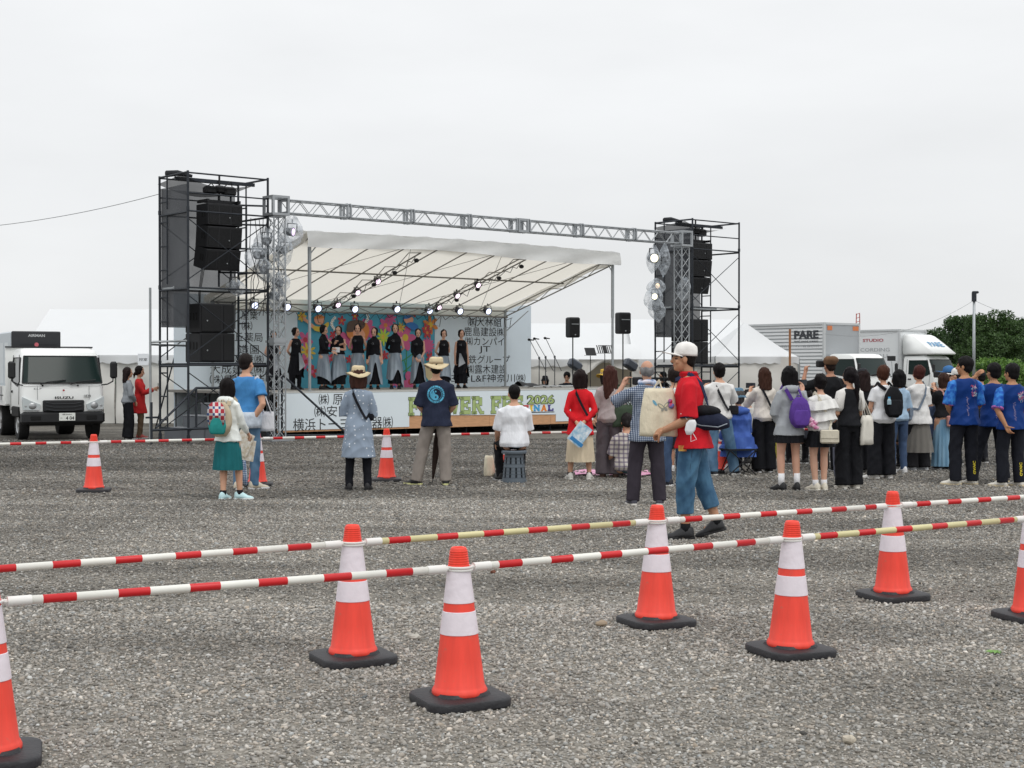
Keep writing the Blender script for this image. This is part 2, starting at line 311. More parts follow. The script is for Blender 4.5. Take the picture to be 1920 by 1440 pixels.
LV = [.12, 1.62, 3.17, 4.70]; TOPZ = 5.46; WU, WV = 1.829, 1.22
def scaffold(u0, label, wv=WV):
    t = sthing('scaffold_tower', u0, 0, 0, label, 'scaffold tower', 'scaffold towers at either end of the stage'); r = .0243
    for x in (0, WU):
        for y in (0, wv):
            b = MB(); b.tube([(x, y, .0), (x, y, TOPZ)], r, 10); b.box((x, y, .008), (.15, .15, .012)); b.tube([(x, y, .05), (x, y, .18)], r*1.5, 8)
            for z in LV[1:]: b.tube([(x, y, z-.03), (x, y, z+.05)], r*1.35, 8)
            emit('post', b, M_IRON, t, 'auto')
    for x in (0, WU):     # ladder frames
        for i, z in enumerate(LV):
            zt = LV[i+1]-.06 if i < 3 else TOPZ-.03; b = MB(); yi = wv-.33
            b.tube([(x, 0, zt), (x, wv, zt)], r*.9, 8); b.tube([(x, yi, z+.06 if i else .3), (x, yi, zt)], r*.7, 8)
            for q in (.25, .6, .95) if i < 3 else (.3,): b.tube([(x, yi, z+q*(zt-z)*.95), (x, wv, z+q*(zt-z)*.95)], r*.6, 6)
            if i == 0: b.tube([(x, 0, .3), (x, wv, .3)], r*.7, 8)
            emit('ladder_frame', b, M_IRON, t, 'auto')
    for y in (0, wv):
        for i, z in enumerate(LV):
            zt = LV[i+1] if i < 3 else TOPZ
            if i < 3:
                b = MB(); b.tube([(0, y, z+.12), (WU, y, zt-.18)], .011, 6); b.tube([(0, y+.02, zt-.18), (WU, y+.02, z+.12)], .011, 6); emit('cross_brace', b, M_IRON, t, 'auto')
            b = MB(); b.tube([(0, y, zt-.04), (WU, y, zt-.04)], r*.7, 8); emit('ledger', b, M_IRON, t, 'auto')
    b = MB(); b.tube([(0, 0, 5.02), (WU, 0, 5.02)], r*.6, 8); b.tube([(0, wv, 5.02), (WU, wv, 5.02)], r*.6, 8); emit('guard_rail', b, M_IRON, t, 'auto')
    for z, w_ in ((LV[2]-.02, .5), (LV[1]-.02, wv-.1)):
        b = MB(); b.box((WU/2, wv-w_/2-.05 if z > 2 else wv/2, z), (WU-.05, w_, .035)); b.box((WU/2, .02+wv-w_-.08 if z > 2 else .06, z), (WU-.03, .03, .06)); emit('deck_plank', b, M_GALV if z > 2 else M_IRON, t)
    # dark mesh sheets on the outer side, the back and slung over the top
    def sheet(fn, nu, nv):
        b = MB(); b.grid(fn, nu, nv); emit('mesh_sheet', b, M_NET, t, True)
    sheet(lambda a, q: (.045+.02*sin(a*7+q*9)*sin(PI*a), .03+a*(wv-.03), 2.36+q*(TOPZ-.25-2.36)), 12, 24)
    sheet(lambda a, q: (.0+a*(WU-.05), wv+.03+.02*sin(a*9+q*6), 2.36+q*(TOPZ-.25-2.36)), 14, 24)
    sheet(lambda a, q: (-.02+a*(WU*.93), .25+q*(wv-.2), TOPZ-.06-.30*sin(PI*a)*.5-.10*q-.08*a), 14, 8)
    b = MB(); b.tube([(0.0, wv*.75, TOPZ+.02), (.25, wv*.75, TOPZ+.06), (.5, wv*.62, TOPZ+.0)], [.07, .06, .03], 8); emit('rolled_sheet', b, mat('rolled_mesh', '#26282c', .9, 0, .5, 30), t, True)
    for y in (wv*.45,):
        b = MB(); b.bar((0, y, TOPZ-.10), (WU, y, TOPZ-.10), .05, .07); emit('hoist_beam', b, M_IRON, t)
    return t
scaffold(0, 'tall dark scaffold tower hung with mesh beside the parked white cab truck')
UR = 14.61
scaffold(UR, 'tall dark scaffold tower hung with mesh in front of the peaked white tent', 1.36)

# speakers in the towers
def array_box(mb, w, d0, h, M): pass
def line_array(u, v, ztop, label):
    t = sthing('line_array', u, v, ztop, label, 'loudspeaker array', 'flown loudspeaker arrays in the scaffold towers')
    b = MB(); b.bar((-.36, 0, -.04), (.36, 0, -.04), .06, .07); b.bar((-.36, -.2, -.04), (-.36, .24, -.04), .05, .06); b.bar((.36, -.2, -.04), (.36, .24, -.04), .05, .06); b.tube([(0, 0, -.02), (0, 0, .14)], .02, 8); emit('rigging_frame', b, M_BLK, t)
    z, y, tilt = -.10, 0, 0
    for i, a in enumerate((0, 6, 13)):
        M = Matrix.Rotation(R(a), 3, 'X'); h = .44; c = Vector((0, y, z))+M@Vector((0, 0, -h/2)); b = MB()
        b.bbox(c, (.80, .50, h-.003), .012, M); bx = emit('cabinet', b, M_BLK, t)
        b = MB()
        for sx in (-1, 1): b.bbox(c+M@Vector((sx*.26, -.253, 0)), (.22, .012, h-.07), .004, M)
        b.bbox(c+M@Vector((0, -.247, 0)), (.24, .012, h-.07), .004, M); emit('grille', b, M_GRL, bx)
        for sy in (-.12, -.02): b = MB(); b.box(c+M@Vector((-.402, sy, .02)), (.006, .05, .13), M=M); emit('handle', b, M_DARK, bx)
        b = MB(); b.ell(c+M@Vector((.10, -.262, -.06)), (.014, .006, .014), 8, 5); emit('badge', b, M_GALV, bx)
        q = Vector((0, y, z))+M@Vector((0, 0, -h)); y, z = q.y, q.z
    b = MB()
    for i in range(3): b.tube([(-.3+.03*i, .2, z), (-.36+.02*i, .22, z-.5), (-.30, .3, z-1.2), (-.2-.1*i, .35, z-1.75)], .008, 6)
    emit('signal_cable', b, M_CABLE, t)
    b = MB(); b.bbox((-.22, 0, .19), (.26, .2, .17), .04); b.bbox((.22, .0, .19), (.28, .22, .19), .04); b.bbox((0, 0, .22), (.2, .18, .16), .03)
    b.tube([(0, 0, .28), (0, 0, .52)], .022, 8); b.tube([(-.3, -.02, .25), (-.2, -.03, .33), (-.12, 0, .27)], .012, 6); b.tube([(.1, -.02, .28), (.25, -.03, .4), (.3, 0, .28)], .012, 6)
    emit('chain_hoist', b, mat('hoist_black', '#1d1e21', .5, .2, .2, 30), t, 'auto')
    return t
line_array(.98, .50, 4.98, 'black speaker array hanging in the scaffold tower near the cab truck')
line_array(UR+.78, .62, 4.98, 'black speaker array hanging in the scaffold tower near the peaked tent')
def subs(u, v, z0, label1, label2):
    for i, lb in enumerate((label1, label2)):
        t = sthing('subwoofer', u, v, z0+i*.60, lb, 'subwoofer', 'stacked subwoofers in the scaffold towers')
        b = MB(); b.bbox((.04, 0, .295), (.80, .62, .592), .015); c = emit('cabinet', b, M_BLK, t)
        b = MB(); b.bbox((-.10, -.318, .295), (.46, .02, .54), .01); emit('grille', b, M_GRL, c); b = MB(); b.bbox((.29, -.318, .295), (.24, .02, .54), .01); emit('grille', b, M_GRL, c)
        for yy in (-.18, -.05, .1): b = MB(); b.box((-.362, yy, .33), (.006, .05, .15)); emit('handle', b, M_DARK, c)
        b = MB(); b.ell((-.2, -.332, .24), (.016, .006, .016), 8, 5); emit('badge', b, M_GALV, c)
subs(.72, .50, 1.64, 'lower black subwoofer on the deck of the tower near the cab truck', 'upper black subwoofer in the tower near the cab truck, under the plank')
subs(UR+.52, .62, 1.64, 'lower black subwoofer on the deck of the tower near the peaked tent', 'upper black subwoofer in the tower near the peaked tent')

# aluminium truss goal post: two pillars and a beam
def truss(t, a, b, s=.27, step=.27, name='truss_section', up=(0, 1, 0)):
    a, b = Vector(a), Vector(b); d = b-a; l = d.length; d /= l; up = Vector(up); x = d.cross(up).normalized(); y = x.cross(d); mb = MB(); cs = [(sx*s/2, sy*s/2) for sx, sy in ((-1, -1), (1, -1), (1, 1), (-1, 1))]
    for cx, cy in cs: mb.tube([a+x*cx+y*cy, b+x*cx+y*cy], .0165, 8)
    n = max(1, round(l/step))
    for k in range(4):
        c0, c1 = cs[k], cs[(k+1) % 4]
        for i in range(n):
            p, q = (c0, c1) if i % 2 == 0 else (c1, c0)
            mb.tube([a+d*(i*l/n)+x*p[0]+y*p[1], a+d*((i+1)*l/n)+x*q[0]+y*q[1]], .0085, 5, False)
            if k in (0, 2): mb.tube([a+d*(i*l/n)+x*q[0]+y*q[1], a+d*((i+1)*l/n)+x*p[0]+y*p[1]], .0085, 5, False)
    for e in (a, b):
        for k in range(4): mb.bar(e+x*cs[k][0]+y*cs[k][1], e+x*cs[(k+1) % 4][0]+y*cs[(k+1) % 4][1], .03, .06)
    return emit(name, mb, M_ALU, t, 'auto')
UL2, UR2, VT, TZ = 1.98, 14.12, -.08, 4.88
T = sthing('truss_gantry', UL2, VT, 0, 'silver aluminium truss gantry spanning the stage between the scaffold towers', 'truss gantry'); ur = UR2-UL2
def cornerbox(c, s=.36):
    b = MB(); h = s/2
    for i in (-1, 1):
        for j in (-1, 1):
            b.box((c[0]+i*h, c[1]+j*h, c[2]), (.05, .05, s+.05)); b.box((c[0], c[1]+i*h, c[2]+j*h), (s-.05, .05, .05)); b.box((c[0]+i*h, c[1], c[2]+j*h), (.05, s-.05, .05))
    emit('corner_block', b, M_ALU, T)
for x in (0, ur):
    truss(T, (x, 0, .06), (x, 0, 2.02)); truss(T, (x, 0, 2.12), (x, 0, TZ-.2)); cornerbox((x, 0, TZ))
    b = MB(); b.box((x, 0, .025), (.55, .55, .03)); emit('base_plate', b, M_ALU, T); b = MB(); b.box((x, 0, 2.07), (.33, .33, .05)); emit('joint_plate', b, M_ALU, T)
js = [0, 1.55, 3.1, 4.6, 6.15, 6.5, 8.05, 9.6, 11.15, ur]
js = [0, 1.72, 3.40, 5.02, 6.62, 8.50, 10.3, ur]
for i in range(len(js)-1):
    a = js[i]+(.19 if i == 0 else .04 if i != 4 else .2); b_ = js[i+1]-(.19 if i == len(js)-2 else .04 if i != 3 else .2); truss(T, (a, 0, TZ), (b_, 0, TZ), .27, .25, 'beam_section', (0, 0, 1))
cornerbox((js[4], 0, TZ), .27)
# mid-height props from the pillars
b = MB(); b.tube([(.15, -.05, 1.35), (1.35, -.75, .06)], .024, 8); b.tube([(.15, -.05, 1.35), (-.25, -.05, 1.35)], .02, 8); b.tube([(1.35, -.75, 0), (1.35, -.75, .75)], .022, 8); b.tube([(.15, -.05, .12), (1.35, -.75, .12)], .02, 8); b.tube([(.1, -.05, .1), (.1, -.05, 1.4)], .024, 8)
tag(sth := sthing('scaffold_prop', UL2, VT, 0), 'dark pipe prop bracing the truss pillar beside the stage front', 'prop'); emit('pipe', b, M_IRON, sth, 'auto')

# ---- deck, fascia, back wall
US0, US1, VF, VB, ZD = 2.1, 13.75, .30, 5.0, 1.02
deck = sthing('stage', US0, VF, 0, 'low outdoor stage deck with a white lettered fascia', 'stage'); lw = US1-US0
b = MB(); b.box((lw/2, (VB-VF)/2, ZD-.03), (lw, VB-VF, .06)); emit('deck', b, M_DK, deck)
b = MB()
for i in range(14):
    for j in range(4): b.tube([(.15+i*(lw-.3)/13, .25+j*1.45, 0), (.15+i*(lw-.3)/13, .25+j*1.45, ZD-.06)], .024, 6)
emit('leg', b, M_IRON, deck)
tag(deck.children[-1], kind=None)
def ux(px, py, v): u, z = pv(px, py, v); return u-US0, z
fl, _ = ux(519, 770, VF); fr = lw
xa, _ = ux(766, 790, VF); xb, _ = ux(1041, 790, VF)
b = MB(); zb = .16
pts = [(fl, zb+.04), (xa, zb+.04), (xa, ux(766, 779, VF)[1]), (xb, ux(1041, 777, VF)[1]), (xb, zb+.06), (fr, zb+.06), (fr, ZD-.035), (fl, ZD-.035)]
b.poly(pts, -.028, -.016); emit('fascia_board', b, M_WHT, deck)
b = MB()
n = 6
for i in range(n):
    x0 = fl+(fr-fl)*i/n; x1 = fl+(fr-fl)*(i+1)/n-.006; b.box(((x0+x1)/2, -.008, .5*(zb+ZD-.06)), (x1-x0, .012, ZD-.06-zb))
emit('plywood_skirt', b, M_PLY, deck)
b = MB(); b.box((lw/2, -.012, ZD-.014), (lw+.02, .035, .03)); emit('deck_edge', b, mat('edge_white', '#c9cac6', .6), deck)
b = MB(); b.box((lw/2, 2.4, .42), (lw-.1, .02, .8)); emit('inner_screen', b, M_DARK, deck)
def letters(parent, s, x0p, x1p, yc, hpx, v, off, m=M_TXT, yoff=-.032, o=.0, name='lettering'):
    u0, z = pv(x0p, yc, v); u1, _ = pv(x1p, yc, v); _, za = pv((x0p+x1p)/2, yc-hpx/2, v); _, zb_ = pv((x0p+x1p)/2, yc+hpx/2, v)
    return emit(name, text_mb(s, u0-off, u1-off, (za+zb_)/2, abs(za-zb_), yoff, o), m, parent)
letters(deck, '㈱ 原', 596, 641, 748.5, 21, VF, US0); letters(deck, '㈱安田', 588, 652, 771, 21, VF, US0); letters(deck, '横浜トーヨー住器㈱', 548, 735, 794, 23, VF, US0)
letters(deck, '㈱', 1168, 1188, 757, 21, VF, US0); letters(deck, '㈱', 1166, 1186, 779, 21, VF, US0)
# slab-serif FLOWER FES in outlined green
SLAB = {'F': [(0, 0, .26, 1), (0, .78, .78, 1), (.2, .42, .55, .6), (.62, .6, .78, .8), (.5, .34, .58, .68), (-.06, 0, .36, .14), (-.06, .86, .2, 1)],
 'L': [(.02, 0, .28, 1), (0, 0, .78, .22), (.6, .2, .78, .42), (-.06, .86, .38, 1), (-.06, 0, .1, .14)],
 'O': 'O', 'W': 'W', 'E': [(0, 0, .26, 1), (0, .78, .76, 1), (0, 0, .78, .22), (.2, .42, .52, .6), (.62, .62, .76, .8), (.64, .2, .78, .38), (.48, .34, .56, .68), (-.06, 0, .2, .12), (-.06, .88, .2, 1)],
 'R': 'R', 'S': 'S', 'I': [(.12, 0, .38, 1), (0, 0, .5, .15), (0, .85, .5, 1)], 'N': 'N', 'A': 'A'}
def slab_letter(mb, ch, x, z, w, h, g, y):
    def bx(a, b_, c, d): mb.box((x+(a+c)/2*w, y, z+(b_+d)/2*h), ((c-a)*w+2*g, .003, (d-b_)*h+2*g))
    def seg(x0, z0, x1, z1, t): 
        p, q = Vector((x+x0*w, y, z+z0*h)), Vector((x+x1*w, y, z+z1*h)); e = (q-p).normalized()*g; mb.bar(p-e, q+e, t*w+2*g, .003, up=(0, 1, 0)) if False else _flat(mb, p-e, q+e, t*w+2*g)
    def _flat(mb, p, q, t):
        d = (q-p).normalized(); s_ = Vector((d.z, 0, -d.x))*t/2; mb.add([p-s_, q-s_, q+s_, p+s_], [(3, 2, 1, 0)])
    S_ = SLAB[ch]
    if isinstance(S_, list):
        for r_ in S_: bx(*r_)
    elif S_ == 'O':
        n = 28; oo = [(x+(.42+.44*cos(2*PI*i/n))*w+0, z+(.5+.5*sin(2*PI*i/n))*h) for i in range(n)]
        ro, ri = [(x+.42*w+(.44*w+g)*cos(2*PI*i/n), y, z+.5*h+(.5*h+g)*sin(2*PI*i/n)) for i in range(n)], [(x+.42*w+(.17*w-g)*cos(2*PI*i/n), y, z+.5*h+(.24*h-g)*sin(2*PI*i/n)) for i in range(n)]
        mb.add(ro+ri, [(i, n+i, n+(i+1) % n, (i+1) % n) for i in range(n)])
    elif S_ == 'W':
        for a in ((.02, .95, .24, .05), (.24, .05, .46, .8), (.46, .8, .68, .05), (.68, .05, .9, .95)): seg(*a, .2)
        bx(-.1, .86, .2, 1); bx(.74, .86, 1.02, 1); bx(.36, .8, .56, .95)
    elif S_ == 'R':
        for a in ((0, 0, .26, 1), (0, .78, .55, 1), (.2, .40, .55, .58), (.5, .48, .76, .92), (-.06, 0, .34, .14), (.62, 0, .92, .14), (-.06, .88, .1, 1)): bx(*a)
        seg(.42, .45, .7, .06, .22)
    elif S_ == 'S':
        for a in ((.06, .8, .7, 1), (0, .55, .24, .9), (.1, .42, .66, .6), (.5, .1, .76, .5), (.04, 0, .66, .2), (0, .0, .16, .34), (.58, .68, .74, 1)): bx(*a)
    elif S_ == 'N':
        bx(0, 0, .2, 1); bx(.6, 0, .8, 1); seg(.1, .9, .7, .1, .22); bx(-.08, 0, .26, .12); bx(-.08, .88, .2, 1); bx(.5, .88, .88, 1)
    elif S_ == 'A':
        seg(.12, .02, .4, .96, .2); seg(.68, .02, .4, .96, .24); bx(.2, .22, .6, .38); bx(-.04, 0, .28, .12); bx(.52, 0, .88, .12)
GREEN = mat('letter_green', '#a9bd7c', .6); OUTL = mat('letter_outline', '#3c4437', .6)
def slab_word(parent, s, x0p, x1p, yc, hpx, adv, g, mats, outline=True):
    u0, z = pv(x0p, yc, VF); u1, _ = pv(x1p, yc, VF); _, za = pv((x0p+x1p)/2, yc-hpx/2, VF); _, zb_ = pv((x0p+x1p)/2, yc+hpx/2, VF)
    h = za-zb_; tot = sum(adv[c] for c in s); w_ = (u1-u0)/tot; x = u0-US0; bo = MB(); 
    for i, c in enumerate(s):
        if c != ' ':
            if outline: slab_letter(bo, c, x, zb_, w_, h, g, -.030)
            b = MB(); slab_letter(b, c, x, zb_, w_, h, 0, -.034); emit('letter', b, mats[i % len(mats)], parent)
        x += adv[c]*w_
    if outline: emit('letter_outline', bo, OUTL, parent)
ADV = {'F': .92, 'L': .92, 'O': 1.0, 'W': 1.14, 'E': .95, 'R': 1.06, ' ': .5, 'S': .8, 'I': .62, 'N': 1.0, 'A': 1.0}
ADV2 = dict(ADV); ADV2['O'] = 1.0
slab_word(deck, 'FLOWER FES', 766, 980, 760, 33, ADV, .009, [GREEN])
FC = [mat('l_red', '#d23c3c'), mat('l_yellow', '#f0c63a'), mat('l_blue', '#4aa6dc'), mat('l_orange', '#ec8b33'), mat('l_violet', '#4a3f8c')]
slab_word(deck, 'FINAL', 979, 1038, 765, 12, ADV, .0, FC, False)
letters(deck, '2026', 986, 1039, 749, 19, VF, US0, OUTL, -.030, .07); letters(deck, '2026', 988, 1037, 749, 16, VF, US0, GREEN, -.034, .022)
x0, z0_ = ux(966, 774, VF); x1, _ = ux(1038, 774, VF); b = MB(); b.box(((x0+x1)/2, -.03, z0_), (x1-x0, .004, .018)); emit('underline', b, M_TXT, deck)

VW = 4.88
wall = sthing('backdrop_wall', 0, VW, 0, 'pale panelled backdrop wall with black company names behind the performers', 'backdrop'); WT = 3.28
WU0, WU1, MU0, MU1 = pv(327, 700, VW)[0], pv(996, 640, VW)[0], pv(558, 640, VW)[0], pv(815, 640, VW)[0]
edges = [WU0]+[WU0+(MU0-WU0)*i/2 for i in (1,)]+[MU0, (MU0+MU1)/2, MU1]+[MU1+(WU1-MU1)*i/2 for i in (1,)]+[WU1]
M_BLUE = mat('mural_blue', '#4a9fb9', .6, 0, .05, 20, .05, 3)
M_WALL = mat('backdrop_white', '#d3dfe7', .65, 0, .05, 20, .02, 2)
for i in range(len(edges)-1):
    a, c = edges[i]+.004, edges[i+1]-.004; b = MB(); b.box(((a+c)/2, .02, (WT+.15)/2), (c-a, .04, WT-.15)); emit('panel', b, M_BLUE if MU0-.01 < a < MU1-.1 else M_WALL, wall)
b = MB()
for i in range(9): x = WU0+.1+(WU1-WU0-.2)*i/8; b.tube([(x, .12, 0), (x, .12, WT)], .024, 6); b.tube([(x, .12, 1.9), (x, 1.2, .02)], .02, 6)
emit('rear_frame', b, M_IRON, wall)
for s, a, c, y, h in (('産業', 452, 483, 591, 17), ('㈱', 453, 473, 611, 17), ('丘薬局', 440, 492, 632, 17), ('造園', 448, 485, 655, 17), ('建設㈱', 440, 494, 673, 17), ('大成建設㈱', 394, 495, 692, 18), ('㈱電気装', 393, 496, 711, 18),
    ('㈱大林組', 877, 940, 604, 16), ('鹿島建設㈱', 870, 946, 622, 17), ('㈱カンパイ', 872, 945, 640, 16), ('JT', 898, 919, 656, 14), ('相鉄グループ', 862, 956, 674, 16), ('㈱露木建設', 874, 950, 692, 17), ('トヨタL&F神奈川㈱', 830, 985, 709, 16)):
    letters(wall, s, a, c, y, h, VW, 0, M_TXT, -.004, .0)

# ---- mural: flowers and two waving children, painted boards
def disc(mb, x, z, r, y, n=18, rz=None): mb.add([(x+r*cos(2*PI*i/n), y, z+(rz or r)*sin(2*PI*i/n)) for i in range(n)], [tuple(range(n-1, -1, -1))])
MC = {k_: mat('mural_'+k_, h_, .6) for k_, h_ in dict(pink='#c95c8b', red='#b53a43', yellow='#d6b944', orange='#cf8140', skin='#dfa183', brown='#5a463c', white='#e9ecec', green='#3d8b52', dblue='#2f72b5', sand='#d9c79c', lime='#b9cf45').items()}
lay = {k_: MB() for k_ in MC}; YL = [-.004]
def nxt(): YL[0] -= .0006; return YL[0]
def mp_(px, py): return pv(px, py, VW)
def flower(px, py, rpx, petal, core, n=5, thin=.55):
    x, z = mp_(px, py); r = rpx/70; y = nxt(); a0 = random.random()*3
    for i in range(n):
        a = a0+2*PI*i/n; cx, cz = x+cos(a)*r*.58, z+sin(a)*r*.58; m_ = 12
        lay[petal].add([(cx+cos(a)*r*.45*cos(t)-sin(a)*r*thin*.5*sin(t), y-.0001*i, cz+sin(a)*r*.45*cos(t)+cos(a)*r*thin*.5*sin(t)) for t in [2*PI*q/m_ for q in range(m_)]], [tuple(range(m_-1, -1, -1))])
    y = nxt(); disc(lay[core], x, z, r*.28, y)
def stem(pts, wd=.03, c='green'):
    q = [mp_(*p) for p in pts]; y = nxt()
    for a, b_ in zip(q[:-1], q[1:]):
        p, r_ = Vector((a[0], y, a[1])), Vector((b_[0], y, b_[1])); d = (r_-p).normalized(); s_ = Vector((d.z, 0, -d.x))*wd/2; lay[c].add([p-s_, r_-s_, r_+s_, p+s_], [(3, 2, 1, 0)])
def blob(c, pts):
    y = nxt(); q = [mp_(*p) for p in pts]; n = len(q); cx = sum(a for a, _ in q)/n; cz = sum(b_ for _, b_ in q)/n
    rr = []
    for i in range(n):
        for t in (0, .25, .5, .75):
            p0, p1, p2, p3 = [q[(i+j) % n] for j in (-1, 0, 1, 2)]
            rr.append(tuple(.5*((2*p1[k_])+(-p0[k_]+p2[k_])*t+(2*p0[k_]-5*p1[k_]+4*p2[k_]-p3[k_])*t*t+(-p0[k_]+3*p1[k_]-3*p2[k_]+p3[k_])*t**3) for k_ in (0, 1)))
    m_ = len(rr); lay[c].add([(cx, y, cz)]+[(a, y, b_) for a, b_ in rr], [(0, 1+(i+1) % m_, 1+i) for i in range(m_)])
for px_, py_ in ((760, 700), (735, 712), (690, 705), (772, 668), (665, 700)): stem([(px_, py_+14), (px_+3, py_-6), (px_-2, py_-24)])
stem([(761, 715), (762, 655), (757, 640)]); stem([(748, 680), (762, 672), (775, 662)]); stem([(752, 700), (763, 692), (772, 684)])
blob('sand', [(800, 680), (814, 684), (815, 718), (806, 716), (796, 700)])
flower(572, 637, 16, 'pink', 'red'); flower(577, 659, 16, 'yellow', 'orange', 9, .3); flower(573, 678, 14, 'pink', 'red'); flower(585, 697, 12, 'red', 'pink'); flower(612, 640, 12, 'pink', 'orange'); flower(624, 628, 8, 'red', 'red')
flower(640, 601, 9, 'red', 'orange'); flower(665, 593, 8, 'red', 'yellow'); flower(687, 618, 20, 'pink', 'red', 7); flower(652, 636, 20, 'pink', 'pink', 5); flower(654, 674, 8, 'red', 'red')
flower(722, 610, 15, 'pink', 'orange', 6); flower(718, 632, 16, 'lime', 'yellow', 9, .3); flower(759, 633, 24, 'pink', 'yellow', 5, .6); flower(751, 614, 10, 'yellow', 'orange', 8, .3)
flower(806, 609, 18, 'orange', 'yellow', 6, .4); flower(798, 616, 10, 'red', 'yellow', 5); flower(800, 624, 11, 'red', 'orange', 5); flower(801, 648, 15, 'pink', 'pink', 12, .35); flower(805, 670, 10, 'red', 'pink'); flower(774, 584, 11, 'red', 'green', 3); flower(565, 594, 9, 'yellow', 'orange', 7)
flower(732, 597, 12, 'pink', 'pink', 8, .35); flower(616, 672, 10, 'red', 'pink'); flower(720, 666, 9, 'red', 'red'); flower(768, 716, 20, 'pink', 'red', 4, .8); flower(738, 726, 12, 'pink', 'dblue', 5); flower(742, 690, 8, 'pink', 'yellow')
for i in range(9): flower(626-6*sin(i*.6), 596+i*4.2, 3.5, 'white', 'yellow', 5)
for i in range(6): flower(684+4*sin(i*.8), 586+i*4.4, 3.5, 'white', 'yellow', 5)
# child with raised arm (yellow top), child in blue, big round-faced child
blob('skin', [(568, 594), (574, 600), (584, 608), (588, 612), (584, 616), (575, 607), (566, 600)]); blob('yellow', [(585, 612), (600, 612), (612, 604), (614, 610), (604, 622), (588, 620)])
blob('skin', [(588, 594), (600, 590), (606, 600), (602, 608), (592, 608), (587, 602)]); blob('orange', [(586, 596), (594, 591), (606, 594), (604, 597), (592, 598)])
blob('orange', [(650, 606), (664, 602), (684, 606), (690, 622), (680, 640), (662, 640), (648, 628)]); blob('brown', [(648, 612), (652, 603), (670, 600), (682, 606), (678, 616), (660, 622), (648, 622)]); blob('skin', [(662, 618), (676, 618), (682, 630), (670, 638), (660, 630)])
blob('skin', [(754, 596), (764, 592), (772, 597), (770, 605), (760, 607)]); blob('dblue', [(752, 598), (758, 592), (770, 592), (764, 597)]); blob('dblue', [(758, 608), (770, 604), (782, 612), (776, 620), (766, 616)])
for k_, m_ in lay.items():
    if m_.f: emit('painting', m_, MC[k_], wall)

# ---- canopy roof
UC0, UC1, VC0, VC1 = 3.06, 12.05, .35, 4.6; ZF, ZB = 4.20, 3.12
can = sthing('stage_canopy', UC0, VC0, 0, 'cream fabric lean-to canopy on steel pipes over the stage', 'canopy'); cw, cd = UC1-UC0, VC1-VC0
M_CAN = mat('canopy_cloth', '#f0ece2', .8, 0, .3, 5, .03, 3, trans=.58); M_CANW = mat('canopy_white', '#eeefed', .75, 0, .3, 6, .02, 3, trans=.2)
def zr(v): return ZF+.22+(ZB+.1-ZF-.22)*v
b = MB(); b.grid(lambda a, q: (-.12+a*(cw+.24), -.1+q*(cd+.25), zr(q)-.045*sin(a*PI*9)**2*sin(PI*q)), 72, 14); emit('roof_sheet', b, M_CAN, can, True)
b = MB(); b.grid(lambda a, q: (-.14+a*(cw+.28), -.12-.03*sin(a*31+q*4)*q-.05*q, ZF+.24+.05*sin(a*PI)+.02*sin(a*60)*(1-q)-q*(.30+.04*sin(a*PI*3+1)+.05*a)), 120, 8); b.grid(lambda a, q: (-.14+a*(cw+.28), -.12+q*.7, ZF+.24+.05*sin(a*PI)*(1-q)-q*.05+.06*sin(q*PI)), 60, 6); emit('front_valance', b, M_CANW, can, True)
for x in (-.13, cw+.13):
    b = MB(); b.grid(lambda a, q: (x+.02*sin(a*17), -.1+a*(cd+.25), zr(a)-q*(.16+.03*sin(a*PI*6))), 40, 5); emit('side_valance', b, M_CAN, can, True)
b = MB(); b.grid(lambda a, q: (-.1+a*(cw+.2), cd+.14+.02*sin(a*60), zr(1)-q*.28), 60, 4); emit('rear_valance', b, M_CAN, can, True)
for x in (0, cw):
    for y, zt in ((0, ZF), (cd, ZB)):
        b = MB(); b.tube([(x, y, ZD), (x, y, zt)], .032, 10); b.tube([(x, y, zt-1.4 if y == 0 else zt-.7), (x, y, zt)], .04, 10); b.box((x, y, ZD+.008), (.16, .16, .012)); emit('post', b, M_GALV, can, 'auto')
b = MB(); r_ = .016; nr = 11
for i in range(nr):
    x = cw*i/(nr-1); b.tube([(x, -.03, zr(0)-.10), (x, cd, zr(1)-.10)], r_, 6)
for q in (0, .45, 1): b.tube([(-.05, q*cd, zr(q)-.13), (cw+.05, q*cd, zr(q)-.13)], r_*1.2, 8)
for i in range(0, nr-3, 3): b.tube([(cw*i/(nr-1), 0, zr(0)-.14), (cw*(i+3)/(nr-1), cd, zr(1)-.14)], .006, 4); b.tube([(cw*(i+3)/(nr-1), 0, zr(0)-.14), (cw*i/(nr-1), cd, zr(1)-.14)], .006, 4)
emit('rafter', b, mat('rafter_steel', '#86837c', .5, .4), can, 'auto')
for x in (cw*.33, cw*.68, cw):      # trussed rafters
    b = MB()
    for i in range(9):
        q0, q1 = i/9, (i+1)/9; za, zb_ = zr(q0)-.12, zr(q1)-.12
        b.tube([(x, q0*cd, za-.16), (x, q1*cd, zb_-.16)], .018, 6); b.tube([(x, q0*cd, za if i % 2 else za-.16), (x, q1*cd, zb_-.16 if i % 2 else zb_)], .010, 5)
    emit('rafter_truss', b, mat('rafter_steel', ''), can, 'auto')
b = MB()
for i in range(18):
    x0, x1 = cw*i/18, cw*(i+1)/18; b.tube([(x0, cd-.1, 2.92), (x1, cd-.1, 2.92)], .02, 6); b.tube([(x0, cd-.1, 2.92 if i % 2 else 3.08), (x1, cd-.1, 3.08 if i % 2 else 2.92)], .01, 5)
emit('rear_truss', b, mat('rafter_steel', ''), can, 'auto')
b = MB()
for x, s_ in ((0, 1), (cw, -1)): b.tube([(x, 0, ZF-.25), (x+s_*.3, 0, zr(0)-.13)], .015, 6); b.tube([(x, cd, ZB-.6), (x+.45*(1 if s_ < 0 else 1), cd-.45, ZB-.02)], .015, 6)
